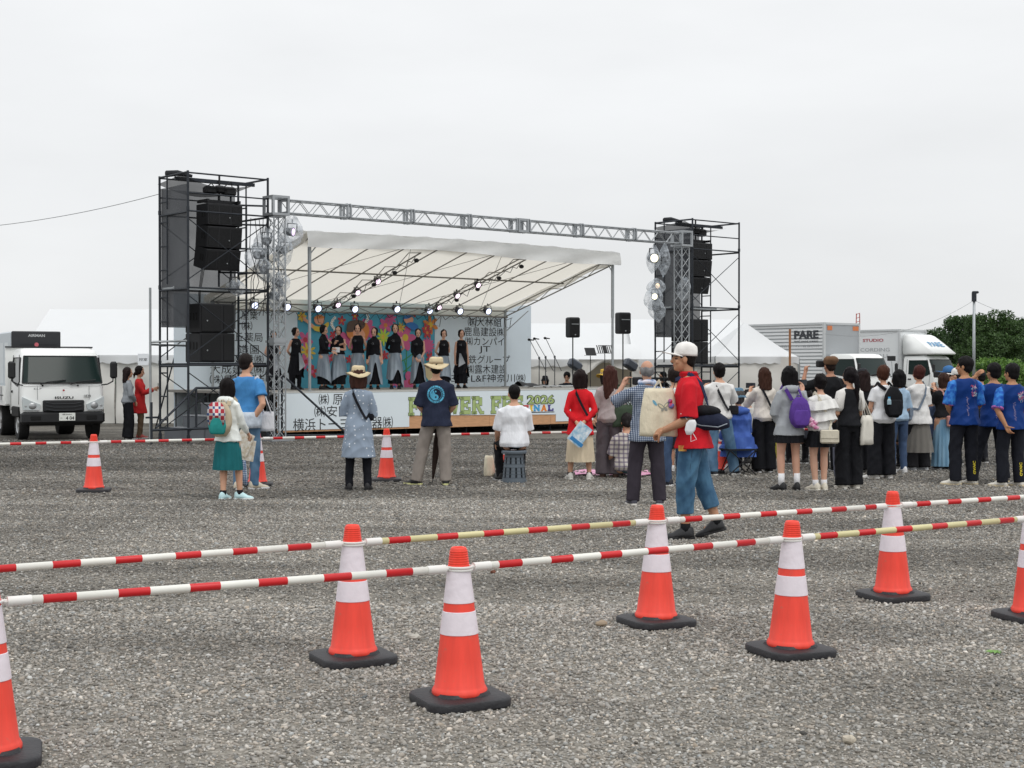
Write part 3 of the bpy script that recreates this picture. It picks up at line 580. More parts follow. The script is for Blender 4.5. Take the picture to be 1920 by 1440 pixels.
emit('brace', b, M_GALV, can, 'auto')

# ---- stage lamps under the canopy
M_LWH = mat('lamp_white', (.72, .78, 1.0), .4, emit_=1.5); M_LPK = mat('lamp_pink', (1.0, .78, .95), .4, emit_=1.5); M_LYE = mat('lamp_warm', (1, .93, .68), .4, emit_=2.0)
M_NAVY = mat('lamp_navy', '#181a2b', .5)
def spot(px, py, v, r, m, label, group, aim=(-.1, -1, -.35), body='#181a2b', glow=True):
    u, z = pv(px, py, v); t = sthing('stage_light', u, v, z, label, 'stage light', group)
    d = Vector(aim).normalized(); q = d.to_track_quat('Z', 'Y').to_matrix(); b = MB()
    pr = [(r*.55, -r*2.3), (r*.95, -r*2.0), (r*1.05, -r*.5), (r*1.22, 0), (r*1.22, .012), (r*1.02, .012), (r*1.0, -.01)]
    b.rings([[q@Vector((a*cos(2*PI*i/20), a*sin(2*PI*i/20), c)) for i in range(20)] for a, c in pr]); emit('housing', b, mat('lampbody'+body, body, .5), t, 'auto')
    b = MB(); b.rings([[q@Vector((r*a*cos(2*PI*i/20), r*a*sin(2*PI*i/20), c)) for i in range(20)] for a, c in ((1.0, .002), (.7, .012), (.05, .016))]); emit('lens', b, m, t, True)
    b = MB(); b.tube([(-r*1.35, 0, 0), (-r*1.35, .04, r*1.9), (r*1.35, .04, r*1.9), (r*1.35, 0, 0)], .010, 5); b.tube([(0, .04, r*1.9), (0, .04, r*2.6)], .02, 6); emit('yoke', b, M_BLK, t)
    return t
wl = ['beside the truss pillar next to the front post', 'just past the front canopy post', 'above the bun-haired performer and the waving child', 'above the middle of the mural', 'at the right edge of the mural', 'above the plain panel', 'above the first row of company names']
wp = [(478, 573), (539, 576), (597, 579), (666, 580), (745, 580), (806, 583), (863, 584), (916, 584)]
wl = ['seen through the scaffold tower', 'between the truss pillar and the canopy post', 'just right of the front canopy post', 'above the speaking performers', 'above the middle performer', 'over the right edge of the mural', 'over the plain white panel', 'over the top line of company names']
for (a, c), lb in zip(wp, wl): spot(a, c, VC1-.25, .082, M_LWH, 'round lit white stage lamp '+lb, 'white lamps along the rear pipe')
for (a, c), v_, lb in zip([(709, 528), (671, 549), (634, 572), (897, 535), (858, 555), (824, 577)], (2.1, 2.9, 3.9, 2.1, 2.9, 3.9),
    ['highest of the three on the left rafter', 'middle of the three on the left rafter', 'lowest of the three on the left rafter', 'highest of the three on the right rafter', 'middle of the three on the right rafter', 'lowest of the three on the right rafter']):
    spot(a, c, v_, .066, M_LPK, 'small pinkish stage lamp, '+lb, 'pinkish lamps on the rafters', (-.05, -1, -.5), '#1c1a20')
cb = MB()
for i in range(30):
    x = .3*i; p = [(x, 0, 0), (x+.1, .02, -.10-.05*sin(i)), (x+.22, 0, -.02), (x+.3, .01, .0)]; cb.tube(p, .008, 5)
    if i % 4 == 1: cb.tube([(x, 0, 0), (x+.05, 0, -.25), (x+.2, 0, -.28), (x+.25, 0, -.02)], .008, 5)
o = sthing('lighting_cable', UC0+.0, VC1-.3, 2.9, 'black cables looped along the rear pipe above the performers', 'cable'); emit('cable', cb, M_CABLE, o)
for j, (x, lb) in enumerate(((cw*.33, 'left'), (cw*.68, 'right'))):
    cb = MB()
    for i in range(14):
        q0, q1 = i/15+.05, (i+1)/15+.05; cb.tube([(0, q0*cd, zr(q0)-.3), (.04*sin(i*2), (q0+q1)/2*cd, zr(q0)-.42-.05*sin(i*3)), (0, q1*cd, zr(q1)-.3)], .008, 5)
        if i % 3 == 0: cb.ell((.03, q0*cd, zr(q0)-.38), (.07, .05, .05), 8, 6)
    o = sthing('rafter_cable', UC0+x, VC0, 0, 'tangled black cable hanging on the %s trussed rafter of the canopy' % lb, 'cable'); emit('cable', cb, M_CABLE, o)

# ---- plastic-wrapped lights on the truss pillars
def _plastic(nt, b):
    b.inputs['Base Color'].default_value = (.62, .67, .72, 1); b.inputs['Roughness'].default_value = .45; b.inputs['Specular IOR Level'].default_value = .25
    tc = nt.nodes.new('ShaderNodeTexCoord'); n = nt.nodes.new('ShaderNodeTexNoise'); n.inputs['Scale'].default_value = 9; n.inputs['Detail'].default_value = 6; nt.links.new(tc.outputs['Object'], n.inputs[0])
    q = nt.nodes.new('ShaderNodeBump'); q.inputs['Strength'].default_value = .8; q.inputs['Distance'].default_value = .03; nt.links.new(n.outputs[0], q.inputs['Height']); nt.links.new(q.outputs[0], b.inputs['Normal'])
    r = nt.nodes.new('ShaderNodeMapRange'); r.inputs[1].default_value = .35; r.inputs[2].default_value = .65; r.inputs[3].default_value = .10; r.inputs[4].default_value = .52; nt.links.new(n.outputs[0], r.inputs[0]); nt.links.new(r.outputs[0], b.inputs['Alpha'])
M_PLAS = nodes_mat('clear_plastic', _plastic, .25)
def wrapped(px, py, v, wpx, hpx, label, aim=(-.6, -1, -.2), lit=None, lamp=.08, drop=.5, dark=True):
    u, z = pv(px, py, v); s = scale_at(S(u, v).y); t = sthing('wrapped_light', u, v, z, label, 'stage light', 'stage lights wrapped in clear plastic'); w_, h = wpx*.88/s, hpx*.92/s
    d = Vector(aim).normalized(); q = d.to_track_quat('Z', 'Y').to_matrix(); r = lamp; b = MB()
    b.rings([[q@Vector((a*cos(2*PI*i/16), a*sin(2*PI*i/16), c)) for i in range(16)] for a, c in ((r*.6, -r*2.4), (r, -r*2), (r*1.1, -r*.3), (r*1.2, r*.3), (r*.9, r*.32))]); b.bar((-r*1.4, 0, 0), (-r*1.4, 0, r*2.2), .02); b.bar((r*1.4, 0, 0), (r*1.4, 0, r*2.2), .02); b.bar((-r*1.4, 0, r*2.2), (r*1.4, 0, r*2.2), .02)
    b.tube([(0, 0, r*2.2), (0, .0, r*3.3)], .014, 6)
    emit('housing', b, mat('light_grey_black', '#232529', .5), t, 'auto')
    if lit is not None:
        b = MB(); b.rings([[q@Vector((r*a*cos(2*PI*i/16), r*a*sin(2*PI*i/16), r*.34+c)) for i in range(16)] for a, c in ((.95, 0), (.5, .012), (.03, .016))]); emit('lens', b, lit, t)
    b = MB(); n = 26; rr = []; sd_ = px % 7
    for j, tt in enumerate((1, .9, .7, .4, .1, -.2, -.5, -.8, -1)):
        f = [.10, .34, .62, .85, 1.0, .98, .80, .42, .04][j]
        rr.append([(w_/2*f*cos(a)*(1+.16*sin(3*a+sd_+.4*j))+(.16*w_*(1-tt)*.5*(1 if sd_ > 3 else -1)), .17*f*sin(a)*(1+.2*sin(4*a+.5*j)), h/2*tt*(1+.10*sin(2*a+sd_))-.03*(1-tt)) for a in [2*PI*i/n for i in range(n)]])
    b.rings(rr, False); me = b.mesh('cover'); wrinkle(me, .018, 17, sd_, (1, 1, .22)); emit('plastic_cover', me, M_PLAS, t)
    return t
wrapped(548, 435, -.1, 56, 62, 'plastic-wrapped lamp with a lilac glow under the gantry corner', (.6, -1, -.1), mat('lamp_lilac', (.85, .6, 1), .4, emit_=1.4))
wrapped(500, 452, .05, 44, 60, 'bulky plastic-wrapped lamp at the top of the pillar by the scaffold', (-.4, -1, 0))
wrapped(483, 478, .1, 50, 50, 'plastic-wrapped lamp with hanging cables left of the truss pillar', (-1, -.6, 0))
wrapped(535, 470, -.1, 40, 62, 'plastic-wrapped lamp on the right of the pillar with a pointed bag', (1, -.8, -.2))
wrapped(527, 530, -.1, 40, 46, 'plastic-wrapped lamp low on the pillar under the cream canopy', (.8, -1, -.2))
wrapped(520, 556, .0, 34, 40, 'lowest plastic-wrapped lamp on the pillar near the lit lamp', (.8, -1, -.2))
wrapped(440, 536, .3, 42, 30, 'flat plastic-covered lamp standing on the scaffold plank', (0, -1, .6))
wrapped(495, 505, .0, 40, 44, 'dark plastic-wrapped lamp amid the pipes left of the pillar', (-.6, -1, -.1))
wrapped(1226, 484, -.1, 34, 50, 'plastic-wrapped lamp glowing warm white at the top beside the far pillar', (-.5, -1, -.05), M_LYE, .11)
wrapped(1246, 486, -.1, 26, 62, 'tall plastic-wrapped dark lamp touching the far truss pillar', (-.2, -1, 0))
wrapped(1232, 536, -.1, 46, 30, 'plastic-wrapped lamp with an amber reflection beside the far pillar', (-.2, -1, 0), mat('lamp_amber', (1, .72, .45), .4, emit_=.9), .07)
wrapped(1228, 556, -.15, 46, 46, 'plastic-wrapped lamp facing left with a pale glow beside the far pillar', (-1, -.5, 0), M_LYE, .08)
wrapped(1230, 578, -.1, 44, 46, 'lowest plastic-wrapped lamp on the far pillar, bag hanging to a point', (-1, -.4, -.1))
wrapped(1284, 540, .1, 30, 44, 'plastic-wrapped lamp between the far pillar and the scaffold', (.5, -1, 0))
b = MB()
for i in range(7):
    x = .3+.16*i*.6; b.tube([(x, 0, 1.5), (x+.12*sin(i), .05, .9), (x+.2*cos(i*2), .02, .2), (x-.1, .0, -.5)], .008, 5)
o = sthing('hanging_cable', 1.1, -.05, 3.1, 'black cables draped between the scaffold tower and the near truss pillar', 'cable'); emit('cable', b, M_CABLE, o)
b = MB()
for x in (1.02, 1.3): b.tube([(x, .6, 3.2), (x, .6, 5.1)], .022, 8)
for z in (3.5, 4.0, 4.5, 4.9): b.tube([(1.0, .6, z), (1.95, .2, z)], .02, 8)
b.tube([(1.55, .4, 2.6), (1.55, .4, 4.9)], .022, 8)
o = sthing('light_rack', 0, 0, 0, 'dark pipe rack holding wrapped lamps between scaffold and truss pillar', 'pipe rack'); emit('pipe', b, M_IRON, o, 'auto')
# ---------------------------------------------------------------- marquees, trucks, poles, trees
M_TENT = mat('tent_white', '#dfe1e2', .7, 0, .25, 3, .015, 1.5, trans=.12); M_TENTW = mat('tent_wall', '#e3e1db', .75, 0, .4, 3, .03, 1.2, trans=.12)
def draped(b, a, c, z0, z1, n=60, m=10, amp=.06, ph=0, off=0):
    a, c = Vector(a), Vector(c); d = (c-a); l = d.length; d = d/l; nn = Vector((d.y, -d.x, 0))
    b.grid(lambda s, t: tuple(a+d*l*s+nn*(off+amp*(sin(s*l*3.1+ph+2*t)+.5*sin(s*l*7.7+ph*2-3*t+1))*(.25+.75*abs(sin(t*PI)))+amp*.6*sin(t*9+s*l*2))+Vector((0, 0, z0+(z1-z0)*t))), n, m)
def valance(b, a, c, zt, drop, off=.05, scal=.45):
    a, c = Vector(a), Vector(c); d = (c-a); l = d.length; d = d/l; nn = Vector((d.y, -d.x, 0)); n = max(8, int(l/scal*8))
    b.grid(lambda s, t: tuple(a+d*l*s+nn*(off+.02*sin(s*l*5)*t)+Vector((0, 0, zt-t*drop*(.80+.20*abs(sin(s*l*PI/scal)))))), n, 3)
def marquee(p0, ang, ln, wd, ze, zr_, label, bays=3, gable=True, group='white marquees standing behind the stage'):
    """front eave starts at p0 and runs along ang for ln; depth wd"""
    t = thing('marquee', p0, ang, label, 'marquee', group)
    b = MB(); n = 24*bays
    for q0, q1 in ((0, .5), (1, .5)):
        b.grid(lambda s, v: (ln*s-.04+.08*s, wd*(q0+(q1-q0)*v)+(-.06 if q0 == 0 else .06)*(1-v), ze+(zr_-ze)*v-.035*abs(sin(s*PI*bays))*sin(PI*v)), n, 6)
    emit('roof', b, M_TENT, t, True)
    b = MB(); valance(b, (-.05, -.03, 0), (ln+.05, -.03, 0), ze+.02, .24); emit('valance', b, M_TENT, t, True)
    for i in range(bays):
        b = MB(); draped(b, (ln*i/bays+.02, 0, 0), (ln*(i+1)/bays-.02, 0, 0), .02, ze, 40, 12, .05, i*2.1); emit('side_wall', b, M_TENTW, t, True)
    for x in (0, ln):
        b = MB(); draped(b, (x, wd, 0) if x == 0 else (x, 0, 0), (x, 0, 0) if x == 0 else (x, wd, 0), .02, ze, 30, 10, .05, x); 
        b.add([(x, 0, ze), (x, wd, ze), (x, wd/2, zr_-.01)], [(0, 1, 2)]); emit('end_wall', b, M_TENTW, t, True)
    b = MB()
    for i in range(bays+1):
        b.tube([(ln*i/bays, .12, 0), (ln*i/bays, .12, ze)], .024, 6); b.tube([(ln*i/bays, wd-.1, 0), (ln*i/bays, wd-.1, ze)], .024, 6)
    emit('pole', b, M_GALV, t); return t
def leftp(px, Y, z=0): p = at(px, 692, Y); return Vector((p.x, p.y, z))
# long marquee on the left (gable end leans back at its left)
a = leftp(40, 40.6); marquee((a.x, a.y, 0), R(2), 7.6, 6.0, 1.86, 3.25, 'long white marquee with scalloped edge behind the cab truck', 3)
a = leftp(560, 43.5); marquee((a.x, a.y, 0), R(0), 6.6, 6.0, 1.8, 3.05, 'white marquee mostly hidden behind the backdrop wall, left of the microphones', 3)
a = leftp(985, 46); marquee((a.x, a.y, 0), R(-1), 3.4, 6.0, 1.78, 3.0, 'white marquee right behind the microphone stands', 2)
a = leftp(1190, 45.5); marquee((a.x, a.y, 0), R(-1), 3.6, 6.6, 1.78, 3.12, 'white marquee between the canopy post and the peaked tent', 2)
# small peaked tent
def peaked(c, ang, s, ze, zp, label):
    t = thing('peaked_tent', c, ang, label, 'tent'); h = s/2; b = MB(); cs = [(-h, -h), (h, -h), (h, h), (-h, h)]
    for k in range(4):
        p, q = cs[k], cs[(k+1) % 4]
        b.grid(lambda a, v: ((p[0]+(q[0]-p[0])*a)*(1-v), (p[1]+(q[1]-p[1])*a)*(1-v), ze+(zp-ze)*v-.10*sin(PI*v)*(1-v)-.05*sin(PI*a)*sin(PI*v)), 14, 10)
    emit('roof', b, M_TENT, t, True)
    b = MB()
    for k in range(4): p, q = cs[k], cs[(k+1) % 4]; valance(b, (*p, 0), (*q, 0), ze+.01, .22, .03, .3)
    emit('valance', b, M_TENT, t, True)
    for k in range(4): p, q = cs[k], cs[(k+1) % 4]; b = MB(); draped(b, (*p, 0), (*q, 0), .02, ze, 40, 12, .05, k); emit('side_wall', b, M_TENTW, t, True)
    for x, y in cs: b = MB(); b.tube([(x, y, 0), (x, y, ze+.02)], .024, 6); emit('pole', b, M_GALV, t)
a = leftp(1396, 45.5); peaked((a.x, a.y, 0), R(8), 2.55, 1.86, 2.92, 'small white peaked tent beside the corrugated box truck')
# open-fronted tent behind the keyboards
t = thing('open_tent', leftp(1085, 43.6), 0, 'white tent with its front drawn open showing a beige inside', 'tent'); b = MB()
for x0, x1, k in ((0, .25, 0), (1.55, 1.75, 1)): draped(b, (x0, 0, 0), (x1, 0, 0), .02, 1.75, 10, 12, .05, k)
b.grid(lambda a, q: (a*1.75, -.02+.05*sin(a*9+q*3), 1.78-q*(.10+.42*abs(a-.5)**1.2*2+.06*sin(a*12))), 40, 5); emit('curtain', b, M_TENTW, t, True)
b = MB(); b.add([(0, .7, 0), (1.75, .7, 0), (1.75, .7, 1.7), (0, .7, 1.7)], [(0, 1, 2, 3)]); emit('inside', b, mat('tent_inside', '#a39a88', .9), t)
b = MB(); b.grid(lambda a, q: (-.1+a*1.95, -.1+q*1.6, 1.8+.45*sin(q*PI/2)), 8, 6); emit('roof', b, M_TENT, t, True)

# ---- small sign sheet on the left marquee
t = at(375, 669, 40.2); t = at(268, 674, 40.3)
o = thing('paper_sign', at(268.5, 674, 40.2), R(2), 'white paper sign with dark characters hung on the marquee near the scaffold pipe', 'sign')
b = MB(); b.box((0, 0, 0), (.29, .01, .31)); emit('sheet', b, mat('paper', '#eceff2', .7), o); emit('lettering', text_mb('控室', -.11, .11, 0, .08, -.008), M_TXT, o)

# ---- vehicles
M_PAINT = mat('white_paint', '#f0f2f0', .28, 0, 0, 0, .015, 2); M_GLASS = mat('vehicle_glass', '#1f2d2b', .10, 0, 0, 0, 0, spec=.2); M_PLAST = mat('black_plastic', '#1b1c1e', .6, 0, .1, 60)
GR_ = 0
M_RUB = mat('tyre_rubber', '#1a1a1a', .85, 0, .3, 80); M_RIM = mat('rim_silver', '#aeb0b1', .35, .7); M_LENS = mat('headlamp_glass', '#c9d2d4', .08, .2); M_AMB = mat('amber_lens', '#d8862a', .2)
def wheel(par, x, y, r=.36, w_=.2, s=1):
    b = MB(); b.rings([[(x+xx*s, y+a*cos(2*PI*i/28), r+a*sin(2*PI*i/28)) for i in range(28)] for xx, a in ((-w_, r*.6), (-w_, r*.94), (-w_+.03, r), (-.03, r), (0, r*.94), (0, r*.64), (-.04, r*.60))]); o = emit('tyre', b, M_RUB, par, 'auto')
    b = MB(); b.rings([[(x+xx*s, y+a*cos(2*PI*i/28), r+a*sin(2*PI*i/28)) for i in range(28)] for xx, a in ((-.02, r*.63), (-.005, r*.60), (-.06, r*.52), (-.07, r*.3), (-.01, r*.24), (.0, r*.1))])
    q = emit('rim', b, M_RIM, o, 'auto'); b = MB()
    for i in range(8): a = 2*PI*i/8; b.ell((x-.055*s, y+r*.42*cos(a), r+r*.42*sin(a)), (.02, r*.07, r*.07), 8, 5)
    emit('rim_hole', b, M_DARK, q)
def cab(t, W=1.70, paint=M_PAINT, ln=1.45, zr_=2.0, chin=.42, front_text=True, driver=True, low=.0):
    """front at y=0 facing -y, x right; windscreen, side windows, lamps, grille, bumper, mirrors"""
    h = W/2; zw = chin+.62+low; n = 9
    def sec(z, yf, yb, hw, r=.12):   # rounded-front cross-section at height z
        pts = []
        for i in range(n): a = PI/2*i/(n-1); pts.append((-hw+r-r*cos(a), yf+r-r*sin(a)+.0, z))
        for i in range(n): a = PI/2*i/(n-1); pts.append((hw-r+r*sin(a), yf+r-r*cos(a), z))
        # slight crown of the front face
        pts = [(x, y-.035*(1-(x/hw)**2), z_) for x, y, z_ in pts]
        return pts+[(hw, yb, z), (-hw, yb, z)]
    zt = zr_; b = MB(); b.rings([sec(chin-.02, .04, ln, h*.985), sec(chin+.1, .0, ln, h), sec(zw-.08, .03, ln, h), sec(zw, .055, ln, h*.992), sec(zt-.10, .36, ln, h*.925, .15), sec(zt-.03, .46, ln-.03, h*.89, .18), sec(zt, .62, ln-.12, h*.8, .2)])
    bd = emit('cab_body', b, paint, t, 'auto')
    # windscreen follows the leaning front, proud of the body
    def fp(s, v): z = zw+.03+(zt-.17-zw-.03)*v; f = (z-zw)/(zt-.10-zw); hz = h*(.992-(.067)*f); hw = hz-.035-.02*v; yf = .055+(.36-.055)*f; x = (2*s-1)*hw; rc = .12+.03*f; dx = max(0, abs(x)-(hz-rc)); return (x*1.012, yf-.035*(1-(x/h)**2)+rc-math.sqrt(max(0, rc*rc-dx*dx))-.022, z)
    b = MB(); b.grid(fp, 24, 8); ws = emit('windscreen', b, M_GLASS, t, True)
    b = MB(); [b.tube([(x_, -.030, chin+.30), (x_, -.012, zw-.03)], .004, 4) for x_ in (-h*.62, h*.62)]; b.tube([(-h*.95, .02, zw-.035), (0, -.012, zw-.035), (h*.95, .02, zw-.035)], .004, 4); emit('panel_seam', b, mat('seam_grey', '#6a6d6f'), bd)
    b = MB()
    for i in range(2): x0 = -h*.55+i*h*.72; b.tube([(x0, -.02, zw-.0), (x0+.15, -.015, zw+.05), (x0+.62*h, .01, zw+.09)], .012, 5)
    emit('wiper', b, M_PLAST, t)
    b = MB(); b.tube([fp(i/24, 0) for i in range(25)]+[fp(1, j/8) for j in range(9)]+[fp(1-i/24, 1) for i in range(25)]+[fp(0, 1-j/8) for j in range(9)], .014, 5); emit('seal', b, M_PLAST, ws)
    for s in (-1, 1):
        b = MB(); pts = [(.22, zw+.06), (.36, zt-.20), (ln-.28, zt-.20), (ln-.28, zw+.06), (.62, zw-.02), (.45, zw-.04)]
        def sx(z): f = max(0, (z-zw)/(zt-.1-zw)); return s*(h*(.992-.067*f)+.006)
        b.add([(sx(z), y+.03, z) for y, z in pts], [tuple(range(6)) if s < 0 else tuple(range(5, -1, -1))]); sw = emit('side_window', b, M_GLASS, t)
        b = MB(); b.tube([(sx(z)+s*.003, y+.03, z) for y, z in pts+[pts[0]]], .012, 5); emit('seal', b, M_PLAST, sw)
        b = MB(); b.tube([(s*(h+.004), .30, chin+.2), (s*(h+.004), .26, zw), (s*(h-.03), .42, zt-.14)], .006, 4); b.tube([(s*(h+.004), ln-.14, chin+.05), (s*(h+.004), ln-.14, zw), (s*(h-.05), ln-.17, zt-.14)], .006, 4); b.box((s*(h+.01), ln-.30, zw-.16), (.025, .15, .05)); emit('door_seam', b, M_PLAST, bd)
        # mirror on an arm
        mx_ = .12 if s < 0 else .26; b = MB(); b.bbox((s*(h+.19), -.02, zw+.30), (.15, .09, .36), .035); mo = emit('mirror', b, M_PLAST, t, 'auto')
        b = MB(); b.tube([(s*(h-.05), .10, zw-.02), (s*(h+.06), -.02, zw), (s*(h+.17), -.03, zw+.06), (s*(h+.18), -.02, zw+.16)], .014, 6); emit('mirror_arm', b, M_PLAST, mo)
        b = MB(); pts = [(s*(h-.015), chin+.28), (s*(h-.03), chin+.09), (s*(h-.36), chin+.08), (s*(h-.38), chin+.20), (s*(h-.20), chin+.27), (s*(h-.02), chin+.36)]
        if s > 0: pts = pts[::-1]
        b.poly(pts, -.045, .05); hl = emit('headlamp', b, M_LENS, t); b = MB()
        b.ell((s*(h-.22), -.035, chin+.17), (.085, .03, .075), 14, 8); b.ell((s*(h-.08), -.02, chin+.17), (.05, .03, .05), 12, 8); emit('reflector', b, M_RIM, hl, True)
        b = MB(); b.box((s*(h-.09), -.048, chin+.125), (.12, .01, .05)); 
    b = MB(); b.bbox((0, -.02, chin+.17), (W-.86, .08, .24), .02); g = emit('grille', b, M_PLAST, t)
    b = MB()
    for i in range(3): b.tube([(-(W-.9)/2*.9, -.068, chin+.24-i*.07), (-(W-.9)/2*.5, -.068, chin+.21-i*.07), ((W-.9)/2*.5, -.068, chin+.21-i*.07), ((W-.9)/2*.9, -.068, chin+.24-i*.07)], .01, 5)
    emit('slat', b, mat('grille_grey', '#3a3c3f', .4), g)
    b = MB(); b.bbox((0, .06, chin-.08), (W+.0, .28, .26), .05); bu = emit('bumper', b, M_PLAST, t, 'auto')
    b = MB(); [b.bbox((s*(h-.28), -.078, chin-.08), (.22, .02, .09), .02) for s in (-1, 1)]; emit('fog_recess', b, M_DARK, bu)
    return zw
def number_plate(t, x, z, y=-.10, txt=True):
    b = MB(); b.bbox((x, y, z), (.33, .012, .165), .006); p = emit('number_plate', b, mat('plate_white', '#e8ebe6', .5), t)
    if txt: emit('lettering', text_mb('横浜401', x-.10, x+.09, z+.052, .034, y-.009), M_TXT, p); emit('lettering', text_mb('4 04', x-.03, x+.14, z-.025, .072, y-.009, .02), M_TXT, p); emit('lettering', text_mb('わ ・', x-.14, x-.06, z-.025, .028, y-.009), M_TXT, p)

# cab truck on the left: heading towards the camera, a little to the right
pf = gnd(119, 826); AH = R(27)   # body frame: front along -y, turned by AH
ct = thing('flatbed_truck', (pf.x, pf.y, 0), AH, 'white cab truck with a black bumper carrying a generator, beside the marquee', 'truck'); W_ = 1.70
M_TR = Matrix.Translation(pf)@rotz(AH)
zw = cab(ct, W_, ln=1.5, zr_=1.94, chin=.56)
number_plate(ct, .06, .50, -.105)
emit('lettering', text_mb('ISUZU', -.18, .20, .90, .055, -.046, .035), M_TXT, ct); emit('lettering', text_mb('1829', .42, .56, .93, .06, -.030, .01), M_TXT, ct); emit('lettering', text_mb('ELF', -.60, -.44, 1.09, .035, -.030, .005), mat('badge_grey', '#777a7c'), ct)
b = MB(); b.rings([[(0.0+r_*cos(2*PI*i/16), y_, 1.055+r_*sin(2*PI*i/16)) for i in range(16)] for r_, y_ in ((.022, -.040), (.022, -.046), (.001, -.046))]); emit('badge', b, mat('badge_red', '#a32e34'), ct)
for x in (-.42, .30): b = MB(); b.ell((x, .01, 1.155), (.022, .012, .018), 10, 6); emit('washer', b, M_DARK, ct)
wheel(ct, -W_/2+.02, .66, .36, .2, -1); wheel(ct, W_/2-.02, .66, .36, .2, 1); wheel(ct, -W_/2+.05, 3.3, .36, .34, -1); wheel(ct, W_/2-.05, 3.3, .36, .34, 1)
b = MB(); b.box((0, 2.8, .50), (.8, 4.2, .2)); b.box((0, .75, .42), (1.3, 1.2, .22)); b.box((0, 1.7, .9), (1.5, .3, .5)); emit('chassis', b, M_PLAST, ct)
b = MB(); b.bbox((-W_/2-.0, .66, .60), (.06, .95, .22), .03); b.bbox((W_/2-.0, .66, .60), (.06, .95, .22), .03); emit('wheel_arch', b, M_DARK, ct)
b = MB(); b.box((0, 3.25, .76), (1.9, 3.1, .10)); b.box((-.94, 3.25, .97), (.04, 3.1, .34)); b.box((.94, 3.25, .97), (.04, 3.1, .34)); b.box((0, 4.8, .97), (1.9, .04, .34)); b.box((0, 1.68, 1.35), (1.84, .05, 1.22)); emit('cargo_bed', b, M_PAINT, ct)
b = MB(); b.box((-.965, 3.2, .93), (.006, 3.0, .02)); b.box((-.965, 2.0, .97), (.01, .04, .3)); b.box((-.965, 3.4, .97), (.01, .04, .3)); b.box((0, 1.64, 1.98), (1.86, .05, .03)); emit('bed_trim', b, M_PLAST, ct)
q = M_TR@Vector((-.24, 3.1, .84)); ge = thing('generator', q, AH, 'silver and black generator box standing on the truck bed', 'generator')
b = MB(); b.bbox((0, .1, .75), (1.05, 2.3, 1.48), .03); emit('housing', b, mat('gen_silver', '#c3cbd0', .4, .2), ge)
b = MB(); b.bbox((.02, -1.09, .98), (1.04, .12, 1.03), .02); e_ = emit('end_panel', b, mat('gen_black', '#26282c', .5), ge)
b = MB(); b.box((.06, -1.155, .96), (.78, .006, .50)); emit('hatch', b, mat('gen_hatch', '#1c1e22', .5), e_); emit('lettering', text_mb('AIRMAN', -.16, .20, 1.40, .06, -1.158, .03), mat('silver_lettering', '#b8babb'), e_)
b = MB(); b.rings([[(.02+r_*cos(2*PI*i/16), y_, 1.20+r_*sin(2*PI*i/16)) for i in range(16)] for r_, y_ in ((.045, -1.158), (.045, -1.164), (.001, -1.164))]); emit('badge', b, mat('badge_pink', '#cf6a74'), e_)
b = MB(); 
for i in range(3): b = MB(); b.box((-.528, -.55+i*.7, .8), (.008, .5, .9)); emit('side_door', b, mat('gen_side', '#d5dcdf', .4), ge)
b = MB(); b.box((-.534, -.62, .62), (.004, .10, .18)); b.box((-.534, -.70, .42), (.004, .22, .03)); emit('sticker', b, M_TXT, ge)

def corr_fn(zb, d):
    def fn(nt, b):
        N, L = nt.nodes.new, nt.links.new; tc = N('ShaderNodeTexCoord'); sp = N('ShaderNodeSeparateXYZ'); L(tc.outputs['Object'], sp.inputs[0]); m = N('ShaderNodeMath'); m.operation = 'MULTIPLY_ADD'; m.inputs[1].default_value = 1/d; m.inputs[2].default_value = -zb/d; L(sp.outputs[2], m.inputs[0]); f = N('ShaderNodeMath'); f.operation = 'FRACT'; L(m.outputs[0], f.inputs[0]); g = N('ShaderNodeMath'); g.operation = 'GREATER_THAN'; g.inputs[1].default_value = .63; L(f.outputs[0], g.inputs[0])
        x = N('ShaderNodeMix'); x.data_type = 'RGBA'; x.inputs[6].default_value = (*srgb('#e6e8e9'), 1); x.inputs[7].default_value = (*srgb('#b2b6b8'), 1); L(g.outputs[0], x.inputs[0]); L(x.outputs[2], b.inputs['Base Color'])  # shade of the grooves painted into the colour, a greyer strip per rib
    return fn
